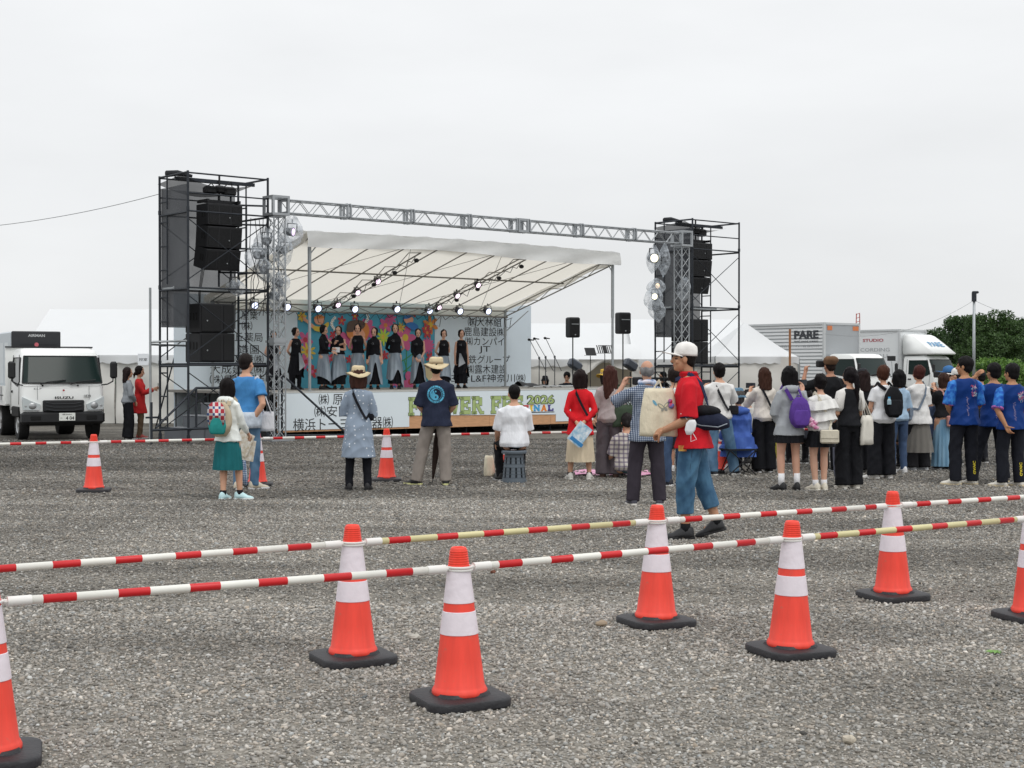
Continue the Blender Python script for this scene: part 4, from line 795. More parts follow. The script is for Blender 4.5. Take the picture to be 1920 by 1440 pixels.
# box trucks on the right: heading right and towards the camera
def box_truck(corner, hd, W_, Lb, zt, label, corr, group=None, rear=False):
    """corner = near front corner of the cargo box on the ground; hd heading of the truck"""
    ang = math.atan2(hd[1], hd[0])+PI/2      # local -y is the heading, local x: the truck's left
    M = Matrix.Translation(corner)@rotz(ang); off = M.to_3x3()@Vector((W_/2, 0, 0)); o = corner+off
    t = thing('box_truck', (o.x, o.y, 0), ang, label, 'truck', group); h = W_/2; zb = .95; b = MB()
    if corr:
        n = int((zt-zb)/.125)
        for s in (-1, 1):
            pts = []
            for i in range(n):
                z = zb+(zt-zb)*i/n; d = (zt-zb)/n; pts += [(z, 0), (z+d*.60, 0), (z+d*.66, -.035), (z+d*.92, -.035)]
            pts.append((zt, 0)); m = len(pts); b.add([(s*(h+p), y, z) for y in (.0, Lb) for z, p in pts], [(i, i+1, m+i+1, m+i) for i in range(m-1)])
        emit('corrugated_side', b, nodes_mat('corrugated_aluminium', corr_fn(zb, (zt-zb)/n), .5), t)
        b = MB(); b.box((0, Lb, (zb+zt)/2), (W_-.06, .03, zt-zb)); emit('rear_panel', b, mat('grey_front_panel', '#a9adb0', .4, .3, 0, 0, .05, 1), t); b = MB(); b.box((0, 0, (zb+zt)/2), (W_-.06, .03, zt-zb)); emit('front_panel', b, mat('grey_front_panel', '#a9adb0', .4, .3, 0, 0, .05, 1), t)
        b = MB(); b.box((0, Lb/2, zt-.02), (W_-.04, Lb, .04)); emit('box_roof', b, M_PAINT, t)
    else:
        b.bbox((0, Lb/2, (zb+zt)/2), (W_, Lb, zt-zb), .05); emit('box_body', b, mat('box_pale', '#e2e5e6', .35, 0, 0, 0, .02, 1), t, 'auto')
    b = MB()
    for s in (-1, 1):
        for y in (0, Lb): b.box((s*(h-.0), y, (zb+zt)/2), (.085, .085, zt-zb))
        b.box((s*h, Lb/2, zt), (.09, Lb+.08, .08)); b.box((s*h, Lb/2, zb), (.09, Lb+.08, .1))
    b.box((0, 0, zt), (W_, .08, .078)); b.box((0, Lb, zt), (W_, .08, .078)); emit('frame', b, mat('box_frame', '#c8cbcc', .4, .3), t)
    b = MB(); b.box((0, Lb/2-.5, .72), (.9, Lb+2, .22)); b.box((-h*.8, Lb*.45, .6), (.3, 1.3, .4)); emit('chassis', b, M_PLAST, t)
    c = bpy.data.objects.new('cab', None); COL.objects.link(c); c.parent = t; c.location = (0, -1.62, 0); cab(c, W_*.9, ln=1.5, zr_=2.06, chin=.62)
    for ch in list(c.children):
        ch.parent = t; ch.location = Vector(ch.location)+Vector((0, -1.62, 0))
    bpy.data.objects.remove(c)
    for s in (-1, 1): wheel(t, s*(W_*.45-.02), -.95, .36, .2, s); wheel(t, s*(W_*.45-.02), Lb-1.2, .36, .36, s)
    return t
c1 = at(1545, 692, 55); c1.z = 0
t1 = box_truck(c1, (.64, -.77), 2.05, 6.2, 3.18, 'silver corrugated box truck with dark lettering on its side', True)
def side_text(t, s, y0, y1, z, h, m, o=.02, x=-1.03, W_=2.05):   # lettering on the truck's right side (local -x), reading towards the cab
    mb = text_mb(s, 0, 1, 0, h, 0, o); mb.v = [(-(W_/2+.012), y1-(y1-y0)*px_, z+pz_) for px_, py_, pz_ in mb.v]; return emit('lettering', mb, m, t)
M_DG = mat('lettering_charcoal', '#3a3d42')
side_text(t1, 'PARE', .25, 1.40, 2.78, .32, M_DG, .05); side_text(t1, 'total sound creator', .25, 1.40, 2.54, .07, M_DG, .01); side_text(t1, '株式会社 ペア 音響照明', .22, 2.3, 2.36, .09, mat('lettering_grey', '#9a9da0'), .0)
for x_, w_x in ((-.72, .28), (.82, .34)): b = MB(); b.box((x_, -.022, 3.02), (w_x, .01, .16)); emit('marker_sticker', b, mat('sticker_orange', '#cf7a4b'), t1)
c2 = at(1650, 692, 62.5); c2.z = 0; c2b = at(1686, 692, 62.5); c2b.z = 0
t2 = box_truck(c2b, (.70, -.71), 2.1, 5.0, 3.13, 'white box truck with a rounded air deflector over its cab', False)
side_text(t2, 'STUDIO', .75, 1.75, 2.72, .13, mat('lettering_red', '#b04a55'), .02, W_=2.1); side_text(t2, 'RECORDING', .45, 2.2, 2.32, .15, mat('lettering_pale', '#a5a9ab'), 0, W_=2.1); side_text(t2, 'LIVE HALL', .45, 2.0, 2.06, .15, mat('lettering_pale', ''), 0, W_=2.1)
b = MB(); hw = .92
b.rings([[(-hw*f, y, z) if i == 0 else (hw*f, y, z) if i == 3 else (-hw*f*.8 if i == 1 else hw*f*.8, y-.06, z+.0) for i in range(4)]+[(hw*f, yb, z), (-hw*f, yb, z)] for z, y, yb, f in ((2.10, -1.45, -.12, 1), (2.16, -1.50, -.10, 1.02), (2.55, -1.0, -.08, 1.0), (2.88, -.55, -.08, .96), (2.95, -.40, -.12, .88))]); emit('air_deflector', b, M_PAINT, t2, True)
mbt = text_mb('PARE', -.55, .55, 0, .20, 0, .03); mbt.v = [(x, -.36-1.10*(1-(z+.6)/1.0)*1.0, 2.52+z) for x, y, z in mbt.v]
mbt.v = [(x, -1.0-.085-(2.60-(2.42+0))*0+(z_-2.55)*1.36, z_) for x, y, z_ in [(x, 0, z+.02) for x, _, z in mbt.v]]; emit('lettering', mbt, mat('lettering_blue', '#6f9dc0'), t2)

# ---- poles and wires
def wire(name, a, b_, sag, label, r=.007):
    a, b_ = Vector(a), Vector(b_); mb = MB(); mb.tube([a+(b_-a)*(i/24)-Vector((0, 0, sag*4*(i/24)*(1-i/24))) for i in range(25)], r, 5); return tag(emit(name, mb, mat('wire_grey', '#8b8e90')), label, 'wire', None)
p = at(1826, 692, 60); o = thing('lamp_pole', (p.x, p.y, 0), 0, 'tall grey pole in front of the trees at the right', 'pole'); zt = at(1826, 549, 60).z
b = MB(); b.tube([(0, 0, 0), (0, 0, zt-.1)], [.068, .052], 12); emit('shaft', b, M_GALV, o, True); b = MB(); b.tube([(0, 0, zt-.35), (0, 0, zt)], .10, 10); b.bbox((.05, 0, zt+.02), (.26, .14, .10), .03); emit('clamp', b, M_IRON, o)
wire('overhead_wire', (p.x, p.y, zt-.3), at(1546, 626, 53), .55, 'thin wire sagging from the grey pole to the corrugated truck'); wire('overhead_wire', (p.x, p.y, zt-.3), at(1960, 606, 62), .12, 'thin wire running from the grey pole out of the picture at the right')
wire('overhead_wire', at(-60, 428, 33), S(-.0, WV, 5.10), .10, 'thin wire in the sky running to the scaffold tower from the left edge')
p = at(1481, 692, 44); o = thing('wooden_pole', (p.x, p.y, 0), 0, 'thin brown pole beside the corner of the peaked tent', 'pole'); b = MB(); b.tube([(0, 0, 0), (0, 0, at(1481, 617, 44).z)], .035, 8); emit('shaft', b, mat('brown_wood', '#9c6b47', .8, 0, .3, 20, .2), o)
p = at(1608, 692, 95); o = thing('crane_mast', (p.x, p.y, 0), 0, 'distant red and white crane tip showing above the corrugated truck', 'crane'); za, zb_ = at(0, 612, 95).z, at(0, 588, 95).z
b = MB(); [b.tube([(s*.22, 0, 0), (s*.10+.02, 0, zb_)], .03, 6) for s in (-1, 1)]; [b.tube([(-.12, 0, za+i*.25), (.14, 0, za+i*.25+.1)], .02, 5) for i in range(4)]; emit('lattice', b, mat('crane_red', '#b5544c'), o)

# ---- pipe handrail and steps at the left tower
o = sthing('pipe_handrail', -.80, .35, 0, 'grey pipe handrail standing left of the scaffold tower', 'handrail')
b = MB(); zz = 3.2
b.tube([(.45, .6, 0), (.45, .6, 3.15)], .026, 8); b.tube([(.45, .6, 2.05), (1.75, .2, 2.1)], .022, 8); b.tube([(.45, .6, 2.0), (1.8, .9, 1.98)], .022, 8)
emit('tall_pipe', b, M_GALV, o, 'auto'); b = MB()
b.tube([(.0, -.35, .3), (1.70, -.5, .32)], .026, 8); b.tube([(0, -.35, .0), (0, -.35, .85)], .026, 8); b.tube([(.1, -.35, .35), (1.0, -.3, 1.12)], .024, 8); b.tube([(1.0, -.3, 1.12), (1.7, -.5, 1.12)], .024, 8); b.tube([(1.0, -.3, .3), (1.0, -.3, 1.12)], .024, 8); b.tube([(-.12, -.35, .55), (.14, -.35, .55)], .02, 6)
emit('rail', b, M_IRON, o, 'auto')
M_STEP = mat('step_grey', '#6f7378', .7, 0, .2, 20, .08, 3)
o = sthing('stage_steps', .25, 1.0, 0, 'grey block steps leading up to the stage inside the scaffold tower', 'steps')
for i in range(4):
    b = MB(); hh = .25*(i+1); b.bbox((.42+.43*i, .45, hh/2), (.42, 1.0, hh), .012); emit('step', b, M_STEP, o)
    b = MB(); b.bbox((.42+.43*i, .45, hh+.012), (.44, 1.02, .02), .006); emit('tread', b, mat('tread_grey', '#8d9195', .7), o)
o = sthing('flight_case', 2.55, -.0, 0, 'dark equipment trunk on the ground at the near stage corner', 'equipment trunk'); b = MB(); b.bbox((-.55, .55, .32), (.5, .5, .6), .02); emit('case', b, M_BLK, o)
b = MB(); [b.box((-.55, .55, z), (.52, .52, .03)) for z in (.05, .32, .6)]; emit('band', b, M_GALV, o)

# ---- trees at the right
M_BARK = mat('bark', '#4a3f35', .9, 0, .6, 20, .2)
def leaf_fn(c0, c1):
    def fn(nt, b):
        g = nt.nodes.new('ShaderNodeNewGeometry'); m = nt.nodes.new('ShaderNodeMix'); m.data_type = 'RGBA'; m.inputs[6].default_value = (*srgb(c0), 1); m.inputs[7].default_value = (*srgb(c1), 1)
        nt.links.new(g.outputs['Random Per Island'], m.inputs[0]); nt.links.new(m.outputs[2], b.inputs['Base Color']); b.inputs['Roughness'].default_value = .6
        t = nt.nodes.new('ShaderNodeBsdfTranslucent'); nt.links.new(m.outputs[2], t.inputs[0]); q = nt.nodes.new('ShaderNodeMixShader'); q.inputs[0].default_value = .3
        nt.links.new(b.outputs[0], q.inputs[1]); nt.links.new(t.outputs[0], q.inputs[2]); nt.links.new(q.outputs[0], nt.nodes['Material Output'].inputs[0])
    return fn
def leaves(centres, nper, lsz, rng):
    C = []
    for c, r in centres:
        n = int(nper*r*r); d = rng.normal(size=(n, 3)); d /= np.linalg.norm(d, axis=1)[:, None]; rad = r*rng.uniform(.35, 1.08, n)**.6; C.append(np.array(c)+d*rad[:, None]*np.array([1, 1, .72]))
    C = np.concatenate(C); n = len(C); a = rng.normal(size=(n, 3)); a /= np.linalg.norm(a, axis=1)[:, None]; bb = np.cross(a, rng.normal(size=(n, 3))); bb /= np.linalg.norm(bb, axis=1)[:, None]; s = lsz*rng.uniform(.6, 1.4, (n, 1))
    v = np.stack([C-a*s, C+bb*s*.5, C+a*s, C-bb*s*.5], 1).reshape(-1, 3); me = bpy.data.meshes.new('crown'); me.from_pydata(v.tolist(), [], [(4*i, 4*i+1, 4*i+2, 4*i+3) for i in range(n)]); return me
def tree(px, Y, ztop, rad, label, seed, c0='#253a1e', c1='#4b6838', base=.9, dens=1300, name='broadleaf_tree', group='trees beyond the parked trucks', lsz=.075, trunk=True):
    p = at(px, 692, Y); t = thing(name, (p.x, p.y, 0), 0, label, 'tree' if trunk else 'bush', group); rng = np.random.default_rng(seed); random.seed(seed)
    cs = []
    for i in range(46):
        a = rng.uniform(0, 2*PI); q = rng.uniform(0, 1)**.5; z = base+(ztop-base)*rng.uniform(.12, .90); w_ = rad*(.55+.55*sin(PI*min(1, (z-base)/(ztop-base)*1.05+.1)))
        cs.append(((cos(a)*q*w_, sin(a)*q*w_, z), rad*rng.uniform(.24, .42)))
    cs.append(((0, 0, ztop-rad*.3), rad*.36))
    emit('crown', leaves(cs, dens, lsz, rng), nodes_mat('leaf_'+c0[1:]+c1[1:], leaf_fn(c0, c1)), t)
    if trunk:
        b = MB(); b.tube([(0, 0, 0), (.1, 0, ztop*.3), (0, .05, ztop*.6), (.05, 0, ztop*.85)], [.24, .18, .10, .03], 8)
        for c, r in cs[::3]: b.tube([(.05, 0, min(c[2]*.7, ztop*.5)), (c[0]*.5, c[1]*.5, c[2]*.85), c], [.06, .035, .012], 6)
        emit('trunk', b, M_BARK, t, True)
tree(1760, 92, 4.15, 1.75, 'rounded lower tree directly behind the air deflector of the white truck', 3)
tree(1812, 88, 4.75, 1.6, 'bushy tree between the white truck and the grey pole', 4)
tree(1868, 85, 4.95, 1.75, 'tallest tree, rising just right of the grey pole', 5, '#2b4220', '#54713c')
tree(1922, 90, 4.75, 1.9, 'tree at the right edge, partly outside the picture', 6)
tree(1700, 100, 3.3, 1.5, 'low distant tree mostly hidden by the white truck', 7)
tree(1855, 62, 2.0, 1.0, 'bright green bush low beside the foot of the grey pole', 8, '#41662a', '#789a49', 0.0, 900, 'bush', 'bushes at the yard edge', .07, False)
tree(1915, 60, 1.75, 1.2, 'bright green bush behind the three blue jerseys at the right edge', 9, '#41662a', '#789a49', 0.0, 900, 'bush', 'bushes at the yard edge', .07, False)
tree(1795, 66, 1.7, 1.1, 'green bush behind the windscreen of the white truck', 10, '#3b5c27', '#6c8d42', 0.0, 900, 'bush', 'bushes at the yard edge', .07, False)

# far hedge line so the horizon is closed off beyond the tents
rng = np.random.default_rng(5); cs = [((x, 150+rng.uniform(-4, 4), rng.uniform(.4, 1.6)), rng.uniform(1.2, 2.0)) for x in np.arange(-75, 80, 1.7)]
tag(emit('distant_hedge', leaves(cs, 60, .34, rng), nodes_mat('leaf_far', leaf_fn('#5c7050', '#82947a'))), 'far line of greenery along the horizon behind everything', 'hedge', kind='stuff')
# ---------------------------------------------------------------- people
def skin_mat(tone):
    if ('skin'+tone) in MATS: return MATS['skin'+tone]
    m = mat('skin'+tone, tone, .55, 0, .15, 90, .05, 14, spec=.35); nt = m.node_tree; b = nt.nodes['Principled BSDF']
    b.inputs['Subsurface Weight'].default_value = .06
    at_ = nt.nodes.new('ShaderNodeAttribute'); at_.attribute_name = 'mark'
    src = b.inputs['Base Color'].links[0].from_socket
    mm = nt.nodes.new('ShaderNodeMix'); mm.data_type = 'RGBA'; nt.links.new(at_.outputs['Alpha'], mm.inputs[0])
    nt.links.new(src, mm.inputs[6]); nt.links.new(at_.outputs['Color'], mm.inputs[7]); nt.links.new(mm.outputs[2], b.inputs['Base Color'])
    return m
def hand_mb(mb, w, d, n, k, side, curl=.5, grip=False):
    """palm + four bent fingers of unequal length + a thumb leaving the side of the palm. w wrist, d direction, n palm normal"""
    d = Vector(d).normalized(); n = (Vector(n)-d*Vector(n).dot(d)).normalized(); s = d.cross(n)*side
    w = Vector(w)
    mb.tube([w-d*.02*k, w+d*.02*k, w+d*.06*k, w+d*.088*k], [.024*k, .031*k, .036*k, .032*k], 10, flat=.5, rnd=True) if abs(s.x) >= 0 else None
    for i, (o, l, r) in enumerate(((-.029, .066, .0082), (-.010, .078, .0088), (.010, .072, .0086), (.028, .056, .0078))):
        b = w+d*.084*k+s*o*k; c = curl+(.07*i); p = [b-d*.02*k, b]
        a = 0
        for seg in (.45, .32, .23):
            a += c*.75; p.append(p[-1]+(d*cos(a)+n*sin(a))*l*seg*k)
        mb.tube(p, [r*k*1.05, r*k*1.05, r*k, r*k*.92, r*k*.75], 8, rnd=True)
    b = w+d*.025*k-s*.026*k; td = (d*.75-s*.6+n*(.35+.4*curl)).normalized()
    mb.tube([b-td*.012*k, b+td*.032*k, b+(td*.058+n*.008+s*.004*curl)*k, b+(td*.08+n*.014+s*.012*curl)*k], [.0125*k, .0115*k, .0098*k, .0075*k], 8, rnd=True)

ARMS = {  # (upper dir, fore dir) for the right side, x outward
 'down': ((.16, .02, -1), (.05, .14, -1)), 'out': ((.3, .05, -1), (.15, .2, -1)),
 'back': ((.3, -.28, -1), (-.8, -.42, -.62)), 'phone': ((.28, .55, -.75), (-.42, .5, .8)),
 'hip': ((.62, -.28, -.8), (-.7, .3, -.35)), 'clasp': ((.2, .12, -1), (-.62, .55, -.62)),
 'cross': ((.24, .25, -1), (-.9, .38, .12)), 'bagstrap': ((.25, .1, -1), (-.25, .7, .75)),
 'hold': ((.18, .1, -1), (-.25, .95, -.05)), 'head': ((.75, .15, .35), (-.85, -.1, .55)),
 'camera': ((.4, .5, -.5), (-.7, .3, .8)), 'thigh': ((.15, .3, -.9), (-.1, .75, -.6))}

def person(px=None, py=None, top=None, label='', yaw=0, sex='f', tone='#c99b80', hair='short', hairc='#1d1715',
           shirt=None, sleeve='short', sc='#ffffff', hem=None, flare=0, lo=None, lc='#1a1b1f', lolen=None, wide=0, shoes='#222222', sole='#dddddd',
           sock=None, aL='down', aR='down', feet=None, head=(0, 0), seat=None, knees=None, lean=0, group=None, vox=.0085, k=None, pos=None, z0=0,
           shirtm=None, lom=None, fat=1.0, hat=None, twist=0, turtle=False, curl=.5, hw=1.0, step=None, cat='person'):
    P = Vector(pos) if pos is not None else gnd(px, py)
    if k is None: k = ((692-top)/scale_at(P.y)+CAMZ-z0)/1.70
    root = thing('person', (P.x, P.y, z0), yaw, label, cat, group)
    V = lambda x, y, z: Vector((x*k, y*k, z*k))
    m = sex == 'm'
    hipz = .90 if seat is None else seat/k+.10
    dz = hipz-.90
    def up(x, y, z):     # upper-body point with lean / twist
        t = max(0, z-.95); yy = y+lean*t; c_, s_ = cos(twist*min(1, t*3)), sin(twist*min(1, t*3))
        return V(x*c_-yy*s_, x*s_+yy*c_+(0 if seat is None else 0), z+dz-abs(lean)*t*.25*abs(lean))
    prof = ([(.84, .13, .10, 0), (.90, .168, .122, -.012), (.97, .160, .112, -.005), (1.06, .142, .100, .004), (1.16, .148, .105, .004), (1.27, .168, .115, -.002), (1.335, .168, .102, -.012), (1.385, .140, .088, -.018), (1.425, .098, .072, -.018), (1.46, .060, .058, -.014)] if m else
            [(.84, .13, .10, 0), (.90, .165, .122, -.015), (.97, .150, .108, -.008), (1.06, .122, .088, .004), (1.16, .130, .096, .006), (1.25, .146, .116, .010), (1.325, .145, .092, -.008), (1.375, .120, .078, -.014), (1.415, .082, .062, -.016), (1.45, .052, .05, -.012)])
    shw = (.176 if m else .146); 
    def torso(mb, g=0, z_lo=.84, z_hi=1.46, fl=0, n=24):
        rr = []
        zs = [p for p in prof if z_lo-.001 <= p[0] <= z_hi]
        if z_lo < .84: zs = [(z_lo, prof[1][1]*fat+fl, prof[1][2]*fat+fl, -.01), ((z_lo+.9)/2, prof[1][1]*fat+fl*.5, prof[1][2]*fat+fl*.5, -.01)]+zs[1:]
        elif z_lo > .84:
            import bisect
            zz = [p[0] for p in prof]; i = max(1, bisect.bisect(zz, z_lo)); a, b = prof[i-1], prof[i]; t = (z_lo-a[0])/(b[0]-a[0]); zs = [tuple(a[j]+(b[j]-a[j])*t for j in range(4))]+zs
            zs[0] = (zs[0][0], zs[0][1]+fl, zs[0][2]+fl, zs[0][3])
        for z, rx, ry, cy in zs:
            f = fat if z < 1.3 else 1+(fat-1)*.4
            if z_lo >= .84 or z > .9: rx, ry = rx*f, ry*f
            ge = g+(.012 if g > 0 and z < 1.12 else 0); rr.append([up((rx+ge)*cos(2*PI*i/n), cy+(ry+ge)*sin(2*PI*i/n), z) for i in range(n)])
        mb.rings(rr)
    sh = {sd_: up(sd_*shw, -.012, 1.340) for sd_ in (-1, 1)}
    arms = {}
    for sd_, a in ((-1, aL), (1, aR)):
        if isinstance(a, str): a = ARMS[a]
        ud, fd = Vector(a[0]).normalized(), Vector(a[1]).normalized(); ud.x *= sd_; fd.x *= sd_
        T = Matrix.Rotation(twist, 3, 'Z'); ud = T@ud; fd = T@fd
        e = sh[sd_]+ud*.285*k; w_ = e+fd*.245*k; hd = Vector(a[2]).normalized() if len(a) > 2 else fd
        if len(a) > 2: hd.x *= sd_; hd = T@hd
        arms[sd_] = (sh[sd_], e, w_, hd, fd)
    # legs
    if feet is None: feet = ((-.10, 0, 0), (.10, 0, 0))
    legs = {}
    for sd_, f, kn in zip((-1, 1), feet, knees or (None, None)):
        fx, fy = f[0], f[1]; fz = f[3] if len(f) > 3 else 0
        hp = V(sd_*.088, -.005, hipz-.02); an = V(fx, fy, .085+fz)
        if kn: kp = V(*kn)
        elif seat is not None: kp = V(fx*1.05, max(fy, .36), hipz-.02)
        else: kp = (hp+an)*.5+V(sd_*.008, .035, .02)
        legs[sd_] = (hp, kp, an, (R(f[2]) if len(f) > 2 else 0), fz)
    # ---- body
    body = MB(); torso(body, -.008 if shirt else -.004)
    g_ = 1.1 if m else .92
    for sd_ in (-1, 1):
        a, e, w_, hd, fd = arms[sd_]
        body.tube([a+V(-sd_*.05, 0, .012), a, (a+e)*.5, e, e+(w_-e)*.3, w_], [.036*k*g_, .044*k*g_, .043*k*g_, .037*k*g_, .038*k*g_, .025*k*g_], 12, rnd=True)
        hn = Vector((-sd_, 0, 0)) if abs(hd.x) < .8 else Vector((0, 1, 0))
        if abs(hd.z) < .7: hn = Vector((-sd_*.5, 0, -.8)) if hd.z < .3 else Vector((-sd_*.7, .3, 0))
        hand_mb(body, w_, hd, hn, k*1.08, sd_, curl)
        hp, kp, an, ang, fz = legs[sd_]
        body.tube([hp, hp+(kp-hp)*.4, kp, kp+(an-kp)*.32, an], [.086*k, .076*k, .054*k, .055*k, .035*k], 14, rnd=True)
        body.tube([an+V(0, 0, -.03), an+Matrix.Rotation(ang, 3, 'Z')@V(0, .11, -.052)], [.030*k, .016*k], 8, rnd=True)
    # head
    nb = up(0, -.012, 1.44); hc = up(0, .012, 1.585)+V(0, 0, 0)
    HM = Matrix.Translation(hc)@(Matrix.Rotation(R(head[0])+twist, 4, 'Z')@Matrix.Rotation(R(head[1]), 4, 'X'))@Matrix.Scale(k*1.04, 4)
    body.tube([nb-V(0, 0, .04), nb, hc+V(0, -.022, -.05)], [.056*k, .050*k if m else .042*k, .05*k], 12, rnd=True)
    hb = MB()
    hb.ell((0, -.010, .028), (.074*hw, .092, .094), 18, 14)
    hb.ell((0, .022, -.045), (.056*hw, .066, .068), 16, 12); hb.ell((0, .058, -.088), (.026, .024, .018), 10, 8)
    hb.ell((0, .088, -.012), (.011, .015, .026), 8, 6); hb.ell((0, .102, -.028), (.016, .014, .011), 8, 6)
    hb.ell((0, .077, .012), (.05*hw, .012, .010), 10, 6); hb.ell((0, .082, -.058), (.024, .010, .010), 10, 6)
    for sd_ in (-1, 1):
        hb.ell((sd_*.076*hw, -.004, -.010), (.010, .020, .031), 8, 8); hb.ell((sd_*.040, .060, -.030), (.022, .018, .022), 8, 6)
    hb.xf(HM); body.add(hb.v, hb.f)
    bm_ = fuse(body, vox, 2, 'body'); co = getco(bm_)
    # eyes, brows, lips by place on the face
    iv = np.array(HM.inverted()); q = co@iv[:3, :3].T+iv[:3, 3]
    n = len(co); mk = np.zeros((n, 4), np.float32)
    fr = q[:, 1] > .045
    for sd_ in (-1, 1):
        eye = fr & (((q[:, 0]-sd_*.031)/.016)**2+((q[:, 2]+.004)/.0075)**2 < 1); mk[eye] = (.02, .015, .012, .9)
        br = fr & (((q[:, 0]-sd_*.032)/.023)**2+((q[:, 2]-.018)/.006)**2 < 1); mk[br] = (.03, .02, .015, .75)
    lip = fr & ((q[:, 0]/.024)**2+((q[:, 2]+.058)/.009)**2 < 1); mk[lip] = (.38, .10, .09, .75)
    at_ = bm_.color_attributes.new('mark', 'FLOAT_COLOR', 'POINT'); at_.data.foreach_set('color', mk.ravel())
    emit('body', bm_, skin_mat(tone), root, True)
    # ---- shirt
    sd0 = (label.__hash__() % 97) if False else len(label) % 13
    t_ = .014
    if shirt:
        sm = shirtm or cloth(sc); mb = MB(); zl = hem if hem is not None else .86
        torso(mb, t_, z_lo=zl, z_hi=1.445 if not turtle else 1.47, fl=flare)
        if turtle: mb.tube([nb-V(0, 0, .02), nb+V(0, .004, .055)], [.058*k, .052*k], 14)
        for sd_ in (-1, 1):
            a, e, w_, hd, fd = arms[sd_]
            if sleeve == 'none': 
                mb.ell(a+V(-sd_*.045, 0, -.012), V(.05, .058, .06)); continue
            if sleeve == 'mixed' and sd_ < 0: mb.ell(a+V(-sd_*.045, 0, -.012), V(.05, .058, .06)); continue
            rr0 = .060*g_+.008; 
            if sleeve in ('short', 'half'):
                f = .62 if sleeve == 'short' else .95; mid = a+(e-a)*f
                mb.tube([a+V(-sd_*.05, 0, .012), a+V(-sd_*.006, 0, -.004), a+(mid-a)*.5, mid], [rr0*k*.86, rr0*k*.96, rr0*k*1.02, (rr0+.009)*k], 14)
            else:
                rw = .034 if sleeve == 'long' or sleeve == 'mixed' else .05; lw = .055 if sleeve != 'baggy' else .075
                if sleeve == 'tight' or sleeve == 'mixed': lw, rw = .043, .03
                mb.tube([a+V(-sd_*.05, 0, .012), a+V(-sd_*.006, 0, -.004), (a+e)*.5, e, e+(w_-e)*.5, w_-(w_-e)*.06], [rr0*k*.86, rr0*k*.96, (rr0+lw)*.5*k, lw*k, lw*.95*k, rw*k], 12)
        me = fuse(mb, vox*1.15, 3, 'shirt'); wrinkle(me, (.0062 if t_ else .003)*(.35 if sleeve in ('mixed', 'tight', 'none') else 1), 15, sd0); emit('shirt' if cat == 'person' else 'coat', me, sm, root, True)
    # ---- lower garment
    lm = lom or cloth(lc)
    lot = lo if isinstance(lo, tuple) else None
    if lot: lo = 'baggy'
    if lo in ('trousers', 'wide', 'shorts', 'baggy'):
        mb = MB(); n = 20
        rr = []
        for z, rx, ry, cy in ((.80, .15, .10, 0), (.90, .170*fat, .124, -.012), (.985, .152*fat, .110, -.005)):
            rr.append([up((rx)*cos(2*PI*i/n), cy+ry*sin(2*PI*i/n), z) for i in range(n)])
        if seat is None: mb.rings(rr)
        else: mb.rings(rr[1:]); mb.ell(V(0, -.01, hipz), V(.17, .13, .095))
        for sd_ in (-1, 1):
            hp, kp, an, ang, fz = legs[sd_]
            t = {'trousers': (.094, .070, .056), 'baggy': (.102, .089, .080), 'wide': (.103, .104, .112), 'shorts': (.10, .10, .1)}[lo]; t = lot or t
            end = an+V(0, -.008, -.035) if lo != 'shorts' else kp+(an-kp)*.1
            if lolen is not None: end = kp+(an-kp)*lolen
            mb.tube([hp, hp+(kp-hp)*.45, kp+V(0, -.004, 0), kp+(end-kp)*.5, end], [t[0]*k, (t[0]*.6+t[1]*.4)*k, t[1]*k, (t[1]+t[2])*.5*k, t[2]*k], 16)
        me = fuse(mb, vox*1.15, 3, 'trousers'); wrinkle(me, .0042, 15, sd0+3, (1.2, 1.2, .7)); emit('trousers', me, lm, root, True)
    if lo == 'skirt' or lo == 'dress':
        z1 = (lolen if lolen is not None else .45); n = 72; rr = []; z0_ = 1.0; pl = 13+sd0 % 5
        for j in range(13):
            t = j/12; z = z0_+(z1-z0_)*t; e_ = min(1, t*2.2); bx = (.130+(.168-.130)*e_)*fat+wide*t; by = (.100+(.130-.100)*e_)*fat+wide*t*.9
            rr.append([up((bx+.012*t*sin(pl*a+1.5*sin(3*a)))*cos(a), -.012+(by+.012*t*sin(pl*a+1.5*sin(3*a)))*sin(a), z) for a in [2*PI*i/n for i in range(n)]])
        mb = MB(); mb.rings(rr, False); rr2 = [[p*.985+Vector((0, 0, .0)) for p in r] for r in rr[::-1]]
        emit('skirt', mb, lm, root, True)
    # ---- shoes, socks
    for sd_ in (-1, 1):
        hp, kp, an, ang, fz = legs[sd_]; Q = Matrix.Translation((an.x, an.y, fz*k))@rotz(ang)@Matrix.Scale(k*1.02, 4)
        if step and step[0] == sd_: Q = Matrix.Translation((an.x, an.y, fz*k))@rotz(ang)@Matrix.Rotation(R(step[1]), 4, 'X')@Matrix.Scale(k*1.02, 4)
        if sock:
            b = MB(); b.tube([an+V(0, 0, -.03), an+V(0, 0, sock[1])], [.042*k, .045*k], 12); emit('sock', b, cloth(sock[0]), root, True)
        b = MB(); rr = []; n = 14
        for y, w_, h in ((-.075, .020, .055), (-.068, .034, .100), (-.03, .044, .118), (.015, .046, .115), (.065, .047, .086), (.11, .050, .056), (.15, .046, .048), (.178, .034, .038), (.190, .018, .028)):
            rr.append([(w_*cos(a), y, .018+(h-.018)*max(0, sin(a))**.8) for a in [PI*i/(n-1) for i in range(n)]])
        b.rings(rr); b.xf(Q); sm_ = mat('shoe_'+shoes.lstrip('#'), shoes, .6, 0, .2, 60, .06); so = emit('shoe', b, sm_, root, True)
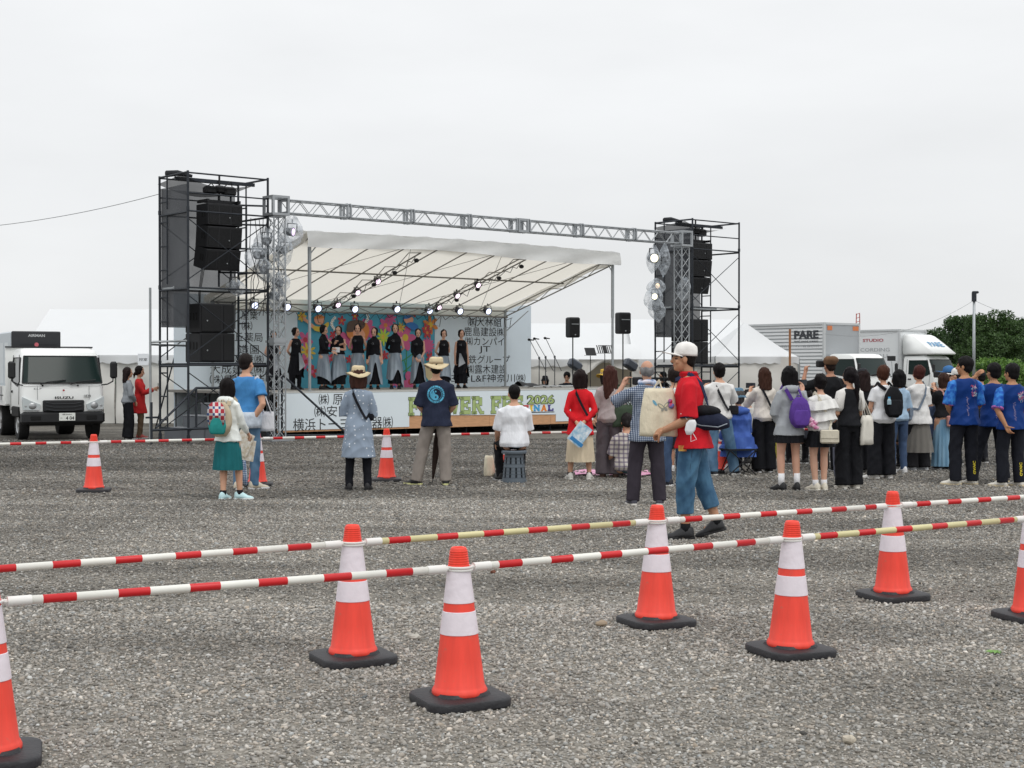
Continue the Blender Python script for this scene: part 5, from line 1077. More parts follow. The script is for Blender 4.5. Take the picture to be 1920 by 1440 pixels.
        b = MB(); b.rings([[(w_*cos(a)*sc2, y*sc2+.055*(1-sc2), z) for (y, w_, a) in [(-.075+.27*(.5-.5*cos(2*PI*i/24)), .049*(1 if 3 < i < 21 else .9), PI*(1 if i > 12 else 0)) for i in range(24)]] for z, sc2 in ((0, .97), (.012, 1.02), (.022, 1.0))])
        # outline of the sole as a closed ring
        b = MB(); ol = [(.020, -.082), (.038, -.06), (.042, -.01), (.045, .05), (.052, .11), (.045, .16), (.022, .192), (-.022, .192), (-.045, .16), (-.052, .11), (-.045, .05), (-.042, -.01), (-.038, -.06), (-.020, -.082)]
        b.rings([[(x*s2, y*s2, z) for x, y in ol] for z, s2 in ((0, .98), (.010, 1.02), (.024, 1.0))]); b.xf(Q)
        emit('sole', b, mat('sole_'+sole.lstrip('#'), sole, .7), so, False)
    # ---- hair
    if hair and hair != 'none':
        hb = MB(); sc_ = 1.0
        if hair == 'crop': hb.ell((0, -.020, .038), (.082*hw, .094, .094), 20, 14); hb.ell((0, -.05, -.02), (.066, .052, .06), 14, 10)
        elif hair == 'thin':
            hb.ell((0, -.034, .010), (.083*hw, .082, .075), 20, 14)
        elif sex == 'f':
            hb.ell((0, -.030, .038), (.092*hw, .101, .101), 20, 14); hb.ell((0, -.05, -.03), (.078, .058, .07), 14, 10)
            for sd_ in (-1, 1): hb.ell((sd_*.068, -.012, .0), (.026, .048, .068), 12, 10)
        else: hb.ell((0, -.024, .040), (.092*hw, .102, .101), 20, 14)
        if hair in ('short', 'male'): hb.ell((0, -.045, -.015), (.084, .068, .082), 16, 12); hb.ell((0, .028, .085), (.062, .045, .035), 12, 8)
        def curtain(z1, rx, ry, cy, e=(.9, .8), seedz=0):
            n = 20; rr = []
            for j in range(9):
                t = j/8; z = .06+(z1-.06)*t; w_ = rx*(1+.12*sin(PI*t))*(1-(1-e[0])*t**3); d_ = ry*(1-(1-e[1])*t)
                rr.append([(w_*cos(2*PI*i/n), cy-.035*t*(1 if z1 < -.2 else 0)+d_*sin(2*PI*i/n), z+.008*sin(5*i)*t) for i in range(n)])
            hb.rings(rr)
        if hair == 'bob': curtain(-.125, .098, .080, -.034)
        if hair == 'bobfull': curtain(-.155, .108, .088, -.036, (.92, .85))
        if hair == 'shoulder': curtain(-.23, .102, .074, -.045, (1.0, .7))
        if hair == 'long': curtain(-.36, .108, .070, -.055, (.85, .5))
        if hair == 'bangs' or hair in ('bob', 'bobfull'): hb.ell((0, .045, .055), (.070, .045, .04), 12, 8)
        if hair == 'pony': hb.ell((0, -.04, 0), (.07, .06, .06)); hb.tube([(0, -.09, .03), (.01, -.135, 0), (.02, -.125, -.12), (.03, -.11, -.26), (.03, -.10, -.36)], [.03, .036, .038, .03, .012], 10, rnd=True)
        if hair == 'bun': hb.ell((0, -.04, 0), (.07, .06, .065)); hb.ell((0, -.115, .03), (.04, .035, .04))
        if hair == 'topbun': hb.ell((0, -.04, 0), (.07, .06, .065)); hb.ell((0, -.08, .115), (.035, .035, .033))
        if hair == 'lowpony': hb.ell((0, -.04, 0), (.07, .06, .065)); hb.tube([(0, -.09, -.03), (0, -.115, -.08), (0, -.10, -.17)], [.03, .03, .012], 10, rnd=True)
        hb.xf(HM); me = fuse(hb, .0095*max(1, vox/.0085), 2, 'hair'); wrinkle(me, .0045 if hair != 'crop' else .0025, 55, sd0, (1, 1, .22))
        hm = mat('hair_'+hairc.lstrip('#'), tuple(c_*.8 for c_ in srgb(hairc)), .6, 0, .7, 120, .35, 40, spec=.14, stretch=(1, 1, .12)); emit('hair', me, hm, root, True)
    # ---- hats
    if hat:
        kind, hcx = hat; hb = MB(); hm = cloth(hcx)
        if kind == 'sun':
            prof_ = [(.165, .028), (.168, .034), (.135, .046), (.102, .056), (.100, .075), (.096, .115), (.088, .138), (.06, .150), (.02, .152)]
            hb.lathe([(r_, z_) for r_, z_ in [(.10, .046), (.14, .034), (.178, .018)]+[(.182, .026)]+prof_[2:]], 36)
            co_ = [(x*.92, y*1.0+(-.012), z+.026*sin(2*math.atan2(y, x)+1.1)*(math.hypot(x, y)/.16)**2) for x, y, z in hb.v]; hb.v = co_
        if kind == 'bucket':
            hb.lathe([(.1, .035), (.135, .0), (.138, .004), (.105, .045), (.098, .06), (.09, .12), (.075, .14), (.03, .145)], 28); hb.v = [(x*.9, y-.015, z+.006*sin(3*math.atan2(y, x))) for x, y, z in hb.v]
        if kind == 'cap' or kind == 'capback':
            f = 1 if kind == 'cap' else -1
            hb.rings([[(r_*.9*cos(2*PI*i/24), -.014+r_*sin(2*PI*i/24), z) for i in range(24)] for r_, z in ((.1, .025), (.102, .045), (.1, .075), (.09, .105), (.07, .128), (.04, .142), (.01, .146))])
            v = MB(); v.grid(lambda a, b_: (.082*sin((a-.5)*PI*.95)*(1-.25*b_), f*(.06*cos((a-.5)*PI*.95)+.150*b_*cos((a-.5)*2.0))+.006, .042+.012*b_-.022*(2*a-1)**2), 12, 5)
            nv = len(v.v); v.v += [(x, y, z-.004) for x, y, z in v.v]; v.f += [tuple(i+nv for i in f_[::-1]) for f_ in v.f]; hb.ell((0, -.014, .147), (.008, .008, .005), 8, 5)
            v.xf(HM); bo = emit('visor', v, hm, None, True)
        if kind == 'beret':
            hb.rings([[(r_*.92*cos(2*PI*i/24), -.022+r_*sin(2*PI*i/24)-(z-.04)*.25, z) for i in range(24)] for r_, z in ((.096, .022), (.1, .04), (.113, .065), (.117, .09), (.105, .118), (.07, .138), (.02, .146))])
        hb.xf(HM); me = hb.mesh('hat'); wrinkle(me, .003 if kind in ('cap',) else .005, 30, sd0); ho = emit('hat', me, hm, root, True)
        if kind in ('cap', 'capback'): bo.parent = ho
        if kind == 'sun':
            b = MB(); b.rings([[((r_*.92)*cos(2*PI*i/36), r_*sin(2*PI*i/36)-.012, z+.004) for i in range(36)] for r_, z in ((.1035, .058), (.1045, .062), (.101, .084), (.099, .086))]); b.xf(HM)
            emit('hat_band', b, cloth('#9c8b70'), ho, True)
    M = root.matrix_basis.copy() if False else Matrix.Translation((P.x, P.y, z0))@rotz(yaw)
    return dict(root=root, M=M, arms=arms, k=k, V=V, HM=HM, up=up, legs=legs, hipz=hipz)

def carried(p, name, label, cat, group=None):    # a top-level thing carried by a person, in the person's frame
    o = thing(name, p['M'].translation, p['M'].to_euler().z, label, cat, group); return o
def phone(p, label, side=1, screen=False, land=True):
    a = p['arms'][side]; c = a[2]+a[3]*.10*p['k']+Vector((0, .02, .03)); o = carried(p, 'smartphone', label, 'phone', None)
    d = (.15, .009, .075) if land else (.075, .009, .15)
    b = MB(); b.bbox((c.x, c.y, c.z), d, .004); emit('case', b, mat('phone_black', '#121316', .35), o)
    b = MB(); b.box((c.x, c.y-.0055, c.z), (d[0]*.92, .001, d[2]*.9)); emit('screen', b, mat('phone_screen', '#2a3038', .12), o)
    b = MB(); b.ell((c.x+d[0]*.33, c.y+.006, c.z+d[2]*.2), (.012, .004, .012), 10, 6); emit('lens', b, mat('phone_lens', '#050506', .1), o)
    return o
def strap_mb(p, pts, w=.035):
    b = MB(); pts = [Vector(q) for q in pts]
    for a, c in zip(pts[:-1], pts[1:]): b.bar(a, c, w, .006, up=(a+c)*.5-Vector((0, 0, (a.z+c.z)/2)))
    return b
def crossbody(p, label, color, side=1, rear=True, low=.95, bag=(.2, .07, .15), strapc=None, bx=None, cat='shoulder bag', bagy=None):
    """strap over the opposite shoulder, bag at one hip, on the back (rear) side"""
    o = carried(p, 'shoulder_bag', label, cat); up = p['up']; s = side; m = cloth(color); y = -1
    bx = .17*s if bx is None else bx; by = -.13 if bagy is None else bagy
    path = [up(-s*.085, .06, 1.40), up(-s*.088, -.005, 1.447), up(-s*.07, -.105, 1.36), up(-s*.02, -.150, 1.24), up(s*.05, -.145, 1.1), up(s*.11, -.150, 1.0), up(bx, by-.01, low+bag[2]/2)]
    emit('strap', strap_mb(p, path, .032), cloth(strapc or color), o)
    k = p['k']; c = up(bx, by-.02, low); b = MB(); Q = Matrix.Rotation(-s*.35, 3, 'Z'); b.bbox(c, (bag[0]*k, bag[1]*k, bag[2]*k), .018, Q)
    bo = emit('pouch', b, m, o, 'auto'); b = MB(); b.bbox(c+Q@Vector((0, -(bag[1]/2+.004)*k, bag[2]*.17*k)), (bag[0]*.96*k, .008, bag[2]*.58*k), .003, Q); emit('flap', b, m, bo)
    return o
def backpack(p, label, color, w=.27, h=.36, d=.14, zc=1.17, pocket=None, x=0):
    o = carried(p, 'backpack', label, 'backpack'); up, k = p['up'], p['k']; m = cloth(color, bump=.6); b = MB(); n = 24; rr = []
    for t in (-1, -.93, -.7, -.3, .1, .5, .8, .95, 1):
        f = (1-abs(t)**3.2*.55)*(1-.14*max(0, t)); 
        rr.append([up(x+w/2*f*math.copysign(abs(cos(a))**.7, cos(a)), -.135-d/2+d/2*f*math.copysign(abs(sin(a))**.75, sin(a)), zc+h/2*t) for a in [2*PI*i/n for i in range(n)]])
    b.rings(rr); me = b.mesh('sack'); wrinkle(me, .006, 18, 3); s_ = emit('sack', me, m, o, True)
    b = MB(); rr = []
    for t in (-1, -.8, 0, .8, 1):
        f = 1-abs(t)**3*.3; rr.append([up(x+w*.4*f*math.copysign(abs(cos(a))**.6, cos(a)), -.135-d*.9+.035*f*math.copysign(abs(sin(a))**.7, sin(a)), zc-h*.17+h*.26*t) for a in [2*PI*i/n for i in range(n)]])
    b.rings(rr); emit('front_pocket', b, cloth(pocket or color, bump=.6), o, True)
    for sd_ in (-1, 1):
        emit('shoulder_strap', strap_mb(p, [up(x+sd_*.08, -.14, zc+h*.40), up(sd_*.095, -.115, 1.40), up(sd_*.098, -.01, 1.452), up(sd_*.1, .085, 1.38), up(sd_*.12, .12, 1.22), up(sd_*.15, .02, 1.05)], .045), m, o)
    b = MB(); b.tube([up(x-.03, -.16, zc+h*.46), up(x-.02, -.17, zc+h*.56), up(x+.02, -.17, zc+h*.56), up(x+.03, -.16, zc+h*.46)], .007, 6); emit('grab_loop', b, m, o)
    return o
def tote(p, label, color, x=.2, y=-.06, ztop=.98, w=.30, h=.34, sh=1, rot=.3, strapc=None, cat='tote bag', thick=.08):
    o = carried(p, 'tote_bag', label, cat); up, k = p['up'], p['k']; m = cloth(color, bump=.5)
    c = up(x, y, ztop-h/2); Q = Matrix.Rotation(rot, 3, 'Z'); b = MB(); n = 24; rr = []
    for t in (-1, -.96, -.6, 0, .6, 1):
        f = (1.0-.10*t); dpt = thick*(.5 if t > .8 else 1)
        rr.append([c+Q@Vector((w/2*k*f*math.copysign(abs(cos(a))**.5, cos(a)), dpt/2*k*(1 if t > -.97 else .4)*math.copysign(abs(sin(a))**.6, sin(a)), h/2*t*k)) for a in [2*PI*i/n for i in range(n)]])
    b.rings(rr); me = b.mesh('bag'); wrinkle(me, .006, 14, 5); emit('bag', me, m, o, True)
    for yy in (-1, 1):
        q = [c+Q@Vector((sx*w*.28*k, yy*thick*.22*k, h*.46*k)) for sx in (-1, 1)]; s_ = up(sh*.145, 0, 1.425)+Vector((0, yy*.015, 0))
        emit('handle', strap_mb(p, [q[0], s_+Vector((-.01, -.03, -.02)), s_+Vector((.01, .01, 0)), q[1]], .026), cloth(strapc or color), o)
    return o
# ---------------------------------------------------------------- traffic cones and striped bars
def _cone_or(nt, b):
    b.inputs['Base Color'].default_value = (.93, .07, .042, 1); b.inputs['Roughness'].default_value = .5
    tc = nt.nodes.new('ShaderNodeTexCoord'); mp = nt.nodes.new('ShaderNodeMapping'); mp.inputs['Scale'].default_value = (26, 26, 2); nt.links.new(tc.outputs['Object'], mp.inputs[0]); n = nt.nodes.new('ShaderNodeTexNoise'); n.inputs['Scale'].default_value = 1; n.inputs['Detail'].default_value = 4; nt.links.new(mp.outputs[0], n.inputs[0])
    r = nt.nodes.new('ShaderNodeMapRange'); r.inputs[1].default_value = .3; r.inputs[2].default_value = .75; r.inputs[3].default_value = 1.04; r.inputs[4].default_value = .84; nt.links.new(n.outputs[0], r.inputs[0])
    s_ = nt.nodes.new('ShaderNodeVectorMath'); s_.operation = 'SCALE'; s_.inputs[0].default_value = (.93, .07, .042); nt.links.new(r.outputs[0], s_.inputs['Scale']); n2 = nt.nodes.new('ShaderNodeTexNoise'); n2.inputs['Scale'].default_value = 22; n2.inputs['Detail'].default_value = 7; n2.inputs['Roughness'].default_value = .7; nt.links.new(tc.outputs['Object'], n2.inputs[0])
    r2 = nt.nodes.new('ShaderNodeMapRange'); r2.inputs[1].default_value = .60; r2.inputs[2].default_value = .74; r2.inputs[3].default_value = 0; r2.inputs[4].default_value = .45; nt.links.new(n2.outputs[0], r2.inputs[0])
    x2 = nt.nodes.new('ShaderNodeMix'); x2.data_type = 'RGBA'; x2.inputs[7].default_value = (.40, .17, .12, 1); nt.links.new(r2.outputs[0], x2.inputs[0]); nt.links.new(s_.outputs[0], x2.inputs[6]); nt.links.new(x2.outputs[2], b.inputs['Base Color'])
M_OR = nodes_mat('cone_orange', _cone_or); M_RF = mat('reflective_white', '#e6dde4', .45, 0, .35, 26, .06, 14); M_RUBB = mat('cone_rubber', '#222226', .55, 0, .35, 60, .15, 10)

def stripe_fn(c):
    def fn(nt, b):
        N, L = nt.nodes.new, nt.links.new; tc = N('ShaderNodeTexCoord'); sp = N('ShaderNodeSeparateXYZ'); L(tc.outputs['Object'], sp.inputs[0]); m = N('ShaderNodeMath'); m.operation = 'MULTIPLY_ADD'; m.inputs[1].default_value = 1/.292; m.inputs[2].default_value = -.70; L(sp.outputs[0], m.inputs[0])
        f = N('ShaderNodeMath'); f.operation = 'FRACT'; L(m.outputs[0], f.inputs[0]); g = N('ShaderNodeMath'); g.operation = 'LESS_THAN'; g.inputs[1].default_value = .44; L(f.outputs[0], g.inputs[0])
        n = N('ShaderNodeTexNoise'); n.inputs['Scale'].default_value = 12; n.inputs['Detail'].default_value = 4; L(tc.outputs['Object'], n.inputs[0]); r = N('ShaderNodeMapRange'); r.inputs[3].default_value = .9; r.inputs[4].default_value = 1.06; L(n.outputs[0], r.inputs[0])
        x = N('ShaderNodeMix'); x.data_type = 'RGBA'; x.inputs[6].default_value = (*srgb(c), 1); x.inputs[7].default_value = (*srgb('#cc1c22'), 1); L(g.outputs[0], x.inputs[0]); s_ = N('ShaderNodeVectorMath'); s_.operation = 'SCALE'; L(x.outputs[2], s_.inputs[0]); L(r.outputs[0], s_.inputs['Scale']); L(s_.outputs[0], b.inputs['Base Color'])
    return fn
M_BW = nodes_mat('bar_red_white', stripe_fn('#e6e5dd'), .4); M_BY = nodes_mat('bar_red_cream', stripe_fn('#d3cb9a'), .4); M_RING = mat('ring_white', '#e2e0dc', .45)
def cr(z): return .118-(z-.045)*(.118-.037)/(.70-.045)      # outer radius of the cone body
def make_cone():
    t = thing('traffic_cone', (0, 0, 0), 0)
    b = MB(); pr = [(.128, .050), (.131, .056), (.131, .062), (.124, .075), (.121, .088)]
    pr = [(.122, .046), (.1255, .052), (.1245, .064), (cr(.078)+.0045, .076), (cr(.084), .084)]+[(cr(z), z) for z in (.2, .35, .5, .6, .615)]
    z = .618
    while z < .688: pr += [(cr(z)+.0012, z), (cr(z)+.0012, z+.005), (cr(z)-.0012, z+.0065), (cr(z)-.0012, z+.009)]; z += .0105
    pr += [(.034, .700), (.030, .702), (.026, .698), (.026, .66)]
    b.lathe(pr, 48); emit('cone_body', b, M_OR, t, 'auto')
    for z0, z1 in ((.455, .598), (.315, .418)):
        b = MB(); b.lathe([(cr(z0)+.0005, z0), (cr(z0)+.0028, z0+.002), (cr(z1)+.0028, z1-.002), (cr(z1)+.0005, z1)], 48, cap=False); emit('reflective_sleeve', b, M_RF, t, 'auto')
    n = 48; 
    def sq(hw, z, rr=.07): 
        o = []
        for k in range(4):
            cx, cy = ((1, 1), (-1, 1), (-1, -1), (1, -1))[k]
            for i in range(12): a = PI/2*k+PI/2*i/11; o.append((cx*(hw-rr)+rr*cos(a), cy*(hw-rr)+rr*sin(a), z))
        return o
    b = MB(); b.rings([sq(.186, .0, .085), sq(.196, .006, .09), sq(.197, .032, .09), sq(.193, .040, .088), sq(.183, .044, .08), [(x*.142/abs(complex(x, y)), y*.142/abs(complex(x, y)), .047) for x, y, z in sq(.19, .04)], [(x*.134/abs(complex(x, y)), y*.134/abs(complex(x, y)), .060) for x, y, z in sq(.19, .04)]]); emit('rubber_base', b, M_RUBB, t, 'auto')
    return t
proto = make_cone(); first = [True]
def place_cone(x, y, rz, label, group, tilt=0):
    o = proto if first[0] else copy_tree(proto); first[0] = False; o.location = (x, y, 0); o.rotation_euler = (random.uniform(-.012, .012), random.uniform(-.014, .014), rz); return tag(o, label, 'traffic cone', group)
ZBAR = .585
def bar_(a, b_, colr, label, group, zb0=None, n=9):
    """a, b_ cone positions; rings round the cone necks joined by a striped pole"""
    a, b_ = Vector((*a[:2], zb0 or ZBAR+.022)), Vector((*b_[:2], zb0 or ZBAR+.022)); d = b_-a; l = d.length; d /= l; t = thing('barrier_bar', (a.x, a.y, 0), math.atan2(d.y, d.x), label, 'barrier bar', group); z = a.z; r0 = cr(z)+.007
    e = r0+.022; b = MB(); b.tube([(e+.02, 0, z), (l-e-.02, 0, z)], .0172, 14); emit('pole', b, colr, t, True)
    for x, s in ((0, 1), (l, -1)):
        b = MB(); zz = z+(.006 if s > 0 else -.006); b.tube([(x+r0*cos(2*PI*i/24), r0*sin(2*PI*i/24), zz) for i in range(25)], .0055, 6, False); b.tube([(x+s*r0, 0, z), (x+s*(e+.02), 0, z)], .010, 8); b.tube([(x+s*(e-.005), 0, z), (x+s*(e+.085), 0, z)], .0198, 14); emit('ring_end', b, M_RING, t, 'auto')
    return t
def rowx(pts): return [gnd(*p) for p in pts]
F = rowx([(862, 1318), (1482, 1226), (1936, 1161)]); B = rowx([(662, 1240), (1230, 1171), (1674, 1122)])
dF = F[0]-F[1]; F0 = F[0]+dF.normalized()*1.98; F0 = gnd(-22, 1428); FE = F[2]+(F[2]-F[1]); B0 = B[0]+(B[0]-B[1])*1.02; BE = B[2]+(B[2]-B[1])*1.0
GF, GB, GC = 'cones of the nearest row', 'cones of the second row', 'cones of the far row before the stage'
for p, rz, lb in ((F0, .3, 'leftmost cone, cut off by the left edge at the bottom corner'), (F[0], .42, 'biggest whole cone, lowest in the picture, standing in the middle foreground'), (F[1], .38, 'nearest-row cone with a white bar on its left and a cream bar on its right'), (F[2], .30, 'cone cut off by the right edge in the nearest row')): place_cone(p.x, p.y, rz, lb, GF)
for p, rz, lb in ((B[0], .45, 'cone just left behind the biggest cone, crossed by the nearer bar'), (B[1], .42, 'cone at the feet of the walking man in the red polo shirt'), (B[2], .35, 'cone in the second row nearest the three blue jerseys')): place_cone(p.x, p.y, rz, lb, GB)
G1, G2 = 'striped bars of the nearest row', 'striped bars of the second row'
bar_(F0, F[0], M_BW, 'red and white bar running to the biggest cone from the left edge', G1); bar_(F[0], F[1], M_BW, 'red and white bar between the biggest cone and the next nearest-row cone', G1, n=8); bar_(F[1], F[2], M_BY, 'red and cream bar running to the cone cut off at the right edge', G1, n=8); bar_(F[2], FE, M_BW, 'bar starting at the right edge cone and leaving the picture', G1)
bar_(B0, B[0], M_BW, 'red and white bar of the second row at the left edge', G2); bar_(B[0], B[1], M_BY, 'red and cream bar of the second row in the middle', G2, n=7); bar_(B[1], B[2], M_BW, 'red and white bar passing in front of the walking man', G2, n=8); bar_(B[2], BE, M_BW, 'red and white bar of the second row at the right edge', G2, n=8)
C = rowx([(176, 922), (483, 911), (725, 902)]); C4 = Vector((-.05, 20.75, 0)); C5 = Vector((1.63, 21.35, 0)); C6 = Vector((3.05, 21.6, 0)); C0 = C[0]+(C[0]-C[1]); C7 = Vector((4.8, 22.3, 0))
for p, rz, lb in ((C[0], .1, 'far cone standing alone in front of the cab truck'), (C[1], .15, 'far cone half hidden behind the man in the blue shirt'), (C[2], .1, 'far cone between the two people in sun hats'), (C4, .1, 'far cone hidden behind the seated man in white'), (C5, .1, 'far cone whose tip shows between the grey blouse and the checked shirt'), (C6, .1, 'far cone behind the jeans of the man filming with his phone')): place_cone(p.x, p.y, rz, lb, GC)
G3 = 'striped bars of the far row before the stage'
cp = [C0]+C+[C4, C5, C6, C7]
for i, lb in enumerate(('far bar at the left edge below the cab truck', 'far bar between the lone cone and the girl with the backpack', 'far bar behind the woman in the polka dot dress', 'far bar behind the legs of the man in the navy shirt', 'far bar right of the seated man in white', 'far bar behind the man in the checked shirt', 'far bar behind the blue rain poncho')): bar_(cp[i], cp[i+1], M_BW, 'red and white '+lb, G3)

# ---------------------------------------------------------------- equipment on and by the stage
def pa_speaker(px, ptop, pbot, Y, wpx, label, l2):
    p = at(px, pbot, Y); s = scale_at(Y); h = (pbot-ptop)/s; w_ = wpx/s*.82; t = thing('loudspeaker', (p.x, p.y, p.z), R(22), label, 'loudspeaker', 'two loudspeakers on poles'); b = MB(); b.bbox((0, 0, h/2), (w_, .32, h), .03); c = emit('cabinet', b, M_BLK, t)
    b = MB(); b.bbox((0, -.163, h*.36), (w_*.84, .012, h*.55), .005); b.bbox((0, -.163, h*.80), (w_*.72, .012, h*.22), .005); emit('grille', b, M_GRL, c); b = MB(); b.box((0, -.172, h*.66), (w_*.7, .006, .02)); b.ell((0, -.17, h*.13), (.02, .006, .02), 8, 5); emit('badge', b, M_GALV, c)
    t = thing('speaker_stand', (p.x, p.y, 0), R(22), l2, 'speaker stand', 'poles under the two loudspeakers'); b = MB(); b.tube([(0, 0, .3), (0, 0, p.z)], .018, 8); emit('pole', b, M_BLK, t)
    for k in range(3): a = 2*PI*k/3; b = MB(); b.tube([(0, 0, .85), (.5*cos(a), .5*sin(a), .02)], .014, 6); emit('leg', b, M_BLK, t)
pa_speaker(1074, 595, 633, 40.5, 26, 'black loudspeaker on a pole above the woman in the red cardigan', 'thin black pole under the loudspeaker above the red cardigan'); pa_speaker(1168, 586, 626, 39.6, 29, 'black loudspeaker on a pole beside the front right canopy post', 'thin black pole under the loudspeaker by the canopy post')
def micstand(px, py, v, mpx, mpy, label):
    u, z = pv(px, py, v); um, zm = pv(mpx, mpy, v); t = sthing('microphone_stand', u, v, ZD, label, 'microphone stand', 'microphone stands on the stage'); hz = (zm-ZD)*.62; dx = um-u
    b = MB(); b.tube([(0, 0, .05), (0, 0, hz)], .013, 6); emit('pole', b, mat('stand_grey', '#55585c', .4, .6), t)
    b = MB(); b.tube([(dx, 0, zm-ZD), (0, 0, hz), (-dx*.75, 0, hz-(zm-ZD-hz)*.75)], .009, 6); b.ell((0, 0, hz), (.03, .03, .04), 8, 6); emit('boom', b, mat('stand_grey', ''), t)
    for k in range(3): a = 2*PI*k/3+.4; b = MB(); b.tube([(0, 0, .06), (.3*cos(a), .3*sin(a), .01)], .010, 5); emit('leg', b, M_BLK, t)
    o = sthing('microphone', um, v, zm, label.replace('stand', 'head').replace('boom microphone head', 'microphone'), 'microphone', 'microphones on the booms'); b = MB(); b.tube([(.0, 0, 0), (.14, 0, -.01)], [.018, .014], 8); emit('handle', b, M_BLK, o); b = MB(); b.ell((-.02, 0, 0), (.042, .034, .034), 12, 8); emit('head', b, M_DARK, o, True)
micstand(1011, 727, 2.2, 993, 637, 'leftmost of three boom microphone stands right of the company names'); micstand(1023, 727, 2.3, 1003, 635, 'middle one of three boom microphone stands right of the company names'); micstand(1040, 727, 2.4, 1023, 634, 'rightmost of three boom microphone stands right of the company names')
def music_stand(px, py, Y, w_, label, slats):
    p = at(px, py, Y); t = thing('music_stand', (p.x, p.y, 0), R(20), label, 'music stand', 'music stands'); b = MB(); b.tube([(0, 0, .1), (0, 0, p.z)], .012, 6); emit('pole', b, M_BLK, t)
    M = Matrix.Rotation(R(-35), 3, 'X'); b = MB()
    if slats:
        for i in range(8): b.box(Vector((-w_/2+w_*i/7, 0, p.z+.12)), (.028, .008, .26), M=M)
        b.box((0, 0, p.z+.12), (.12, .012, .25), M=M); b.box((0, .04, p.z+.01), (w_+.03, .03, .012)); b.box((0, -.07, p.z+.22), (w_+.03, .01, .012))
    else: b.bbox(Vector((0, 0, p.z+.11)), (w_, .012, .25), .003, M=M); b.box((0, .05, p.z+.01), (w_, .05, .01))
    emit('desk', b, M_BLK, t)
    for k in range(3): a = 2*PI*k/3; b = MB(); b.tube([(0, 0, .2), (.28*cos(a), .28*sin(a), .01)], .009, 5); emit('leg', b, M_BLK, t)
music_stand(1107, 667, 40, .30, 'solid black music stand left of the slotted one', False); music_stand(1134, 663, 40.5, .42, 'slotted music stand above the woman in the grey blouse', True)
# wrapped keyboard-side lamps by the tents, drum gear
def floor_light(px, py, Y, label):
    p = at(px, py, Y); t = thing('floodlight', p, R(30), label, 'floodlight', 'dark floodlights by the open tent'); b = MB(); b.bbox((0, 0, 0), (.42, .25, .26), .05, Matrix.Rotation(.5, 3, 'Y')); emit('housing', b, mat('light_slate', '#4b515b', .4), t); b = MB(); b.tube([(0, 0, -.2), (0, 0, -p.z)], .02, 6); emit('pole', b, M_BLK, t)
floor_light(1078, 684, 43, 'dark floodlight behind the left music stand, wrapped in plastic'); floor_light(1182, 684, 42.5, 'dark floodlight right of the canopy post, wrapped in plastic')
u, z = pv(985, 722, 3.6); o = sthing('folded_sheet', u, 3.6, ZD, 'black and clear folded sheet lying at the foot of the rear canopy post', 'sheet'); b = MB(); b.grid(lambda a, q: (-.1+a*1.3, q*.4, .02+(.13*(1-a)**1.2)*sin(PI*q)+.012*sin(a*20)), 20, 8); emit('sheet', b, M_BLK, o, True)
# mixing desk gear
b = MB(); 
for i in range(5): b.tube([(.3*i, .05*i, .03), (.3*i+.35, -.05, .05), (.3*i+.6, .1, .02)], .012, 5)
u, z = pv(1000, 727, 2.0); o = sthing('cable_bundle', u, 2.0, ZD, 'white cables and clips lying on the deck under the microphone stands', 'cable'); emit('cable', b, mat('white_cable', '#cfd2d3'), o)

# ---- odd stones and a weed on the yard
for px_, py_, r_, cl, lb in ((1592, 1394, .035, '#b9b0a0', 'pale chipped stone on the gravel near the bottom edge'), (1128, 1175, .04, '#9c8c78', 'brownish stone beside the base of the second row cone'), (778, 1200, .035, '#b5b1a8', 'light stone between the two middle foreground cones'), (925, 1075, .022, '#6e4433', 'reddish brown stone behind the nearest bar')):
    q = gnd(px_, py_); o = thing('stone', q, random.random()*3, lb, 'stone'); b = MB(); b.ell((0, 0, r_*.45), (r_, r_*.75, r_*.55), 9, 6); me = b.mesh('rock'); wrinkle(me, .006, 60, px_ % 9); emit('rock', me, mat('stone_'+cl[1:], cl, .9, 0, .3, 60, .15), o)
q = gnd(1868, 1226); o = thing('weed', q, 0, 'tiny green weed sprouting in the gravel at the lower right', 'weed'); b = MB()
for i in range(16): a = i*2.4; r_ = .02+.004*(i % 5); b.add([(0, 0, .004), (r_*cos(a)-.006*sin(a), r_*sin(a)+.006*cos(a), .014), (1.9*r_*cos(a), 1.9*r_*sin(a), .01), (r_*cos(a)+.006*sin(a), r_*sin(a)-.006*cos(a), .016)], [(0, 1, 2, 3)])
emit('leaves', b, mat('weed_green', '#6f9a4a', .7), o)
# ---------------------------------------------------------------- the people
from mathutils.bvhtree import BVHTree
def part_of(p, name):
    for c in p['root'].children:
        if c.name.split('.')[0] == name: return c
def decal(p, host, mb, m, name='print', back=True, off=.003):
    """lay flat artwork (x, z in the person's frame) onto the back or chest of a garment"""
    h = part_of(p, host); tr = BVHTree.FromPolygons([v.co for v in h.data.vertices], [tuple(q.vertices) for q in h.data.polygons]); s = -1 if back else 1; out = []
    for x, y, z in mb.v:
        hit = tr.ray_cast(Vector((x, s*1.0, z)), Vector((0, -s, 0))); out.append((x, (hit[0].y if hit[0] else s*.12)+s*off+s*abs(y), z))
    mb.v = out; return emit(name, mb, m, h)
def ring2(mb, cx, cz, r0, r1, y=0, n=40, a0=0, a1=2*PI):
    for j in range(n): a, c = a0+(a1-a0)*j/n, a0+(a1-a0)*(j+1)/n; mb.add([(cx+r0*cos(a), y, cz+r0*sin(a)), (cx+r1*cos(a), y, cz+r1*sin(a)), (cx+r1*cos(c), y, cz+r1*sin(c)), (cx+r0*cos(c), y, cz+r0*sin(c))], [(0, 1, 2, 3)])
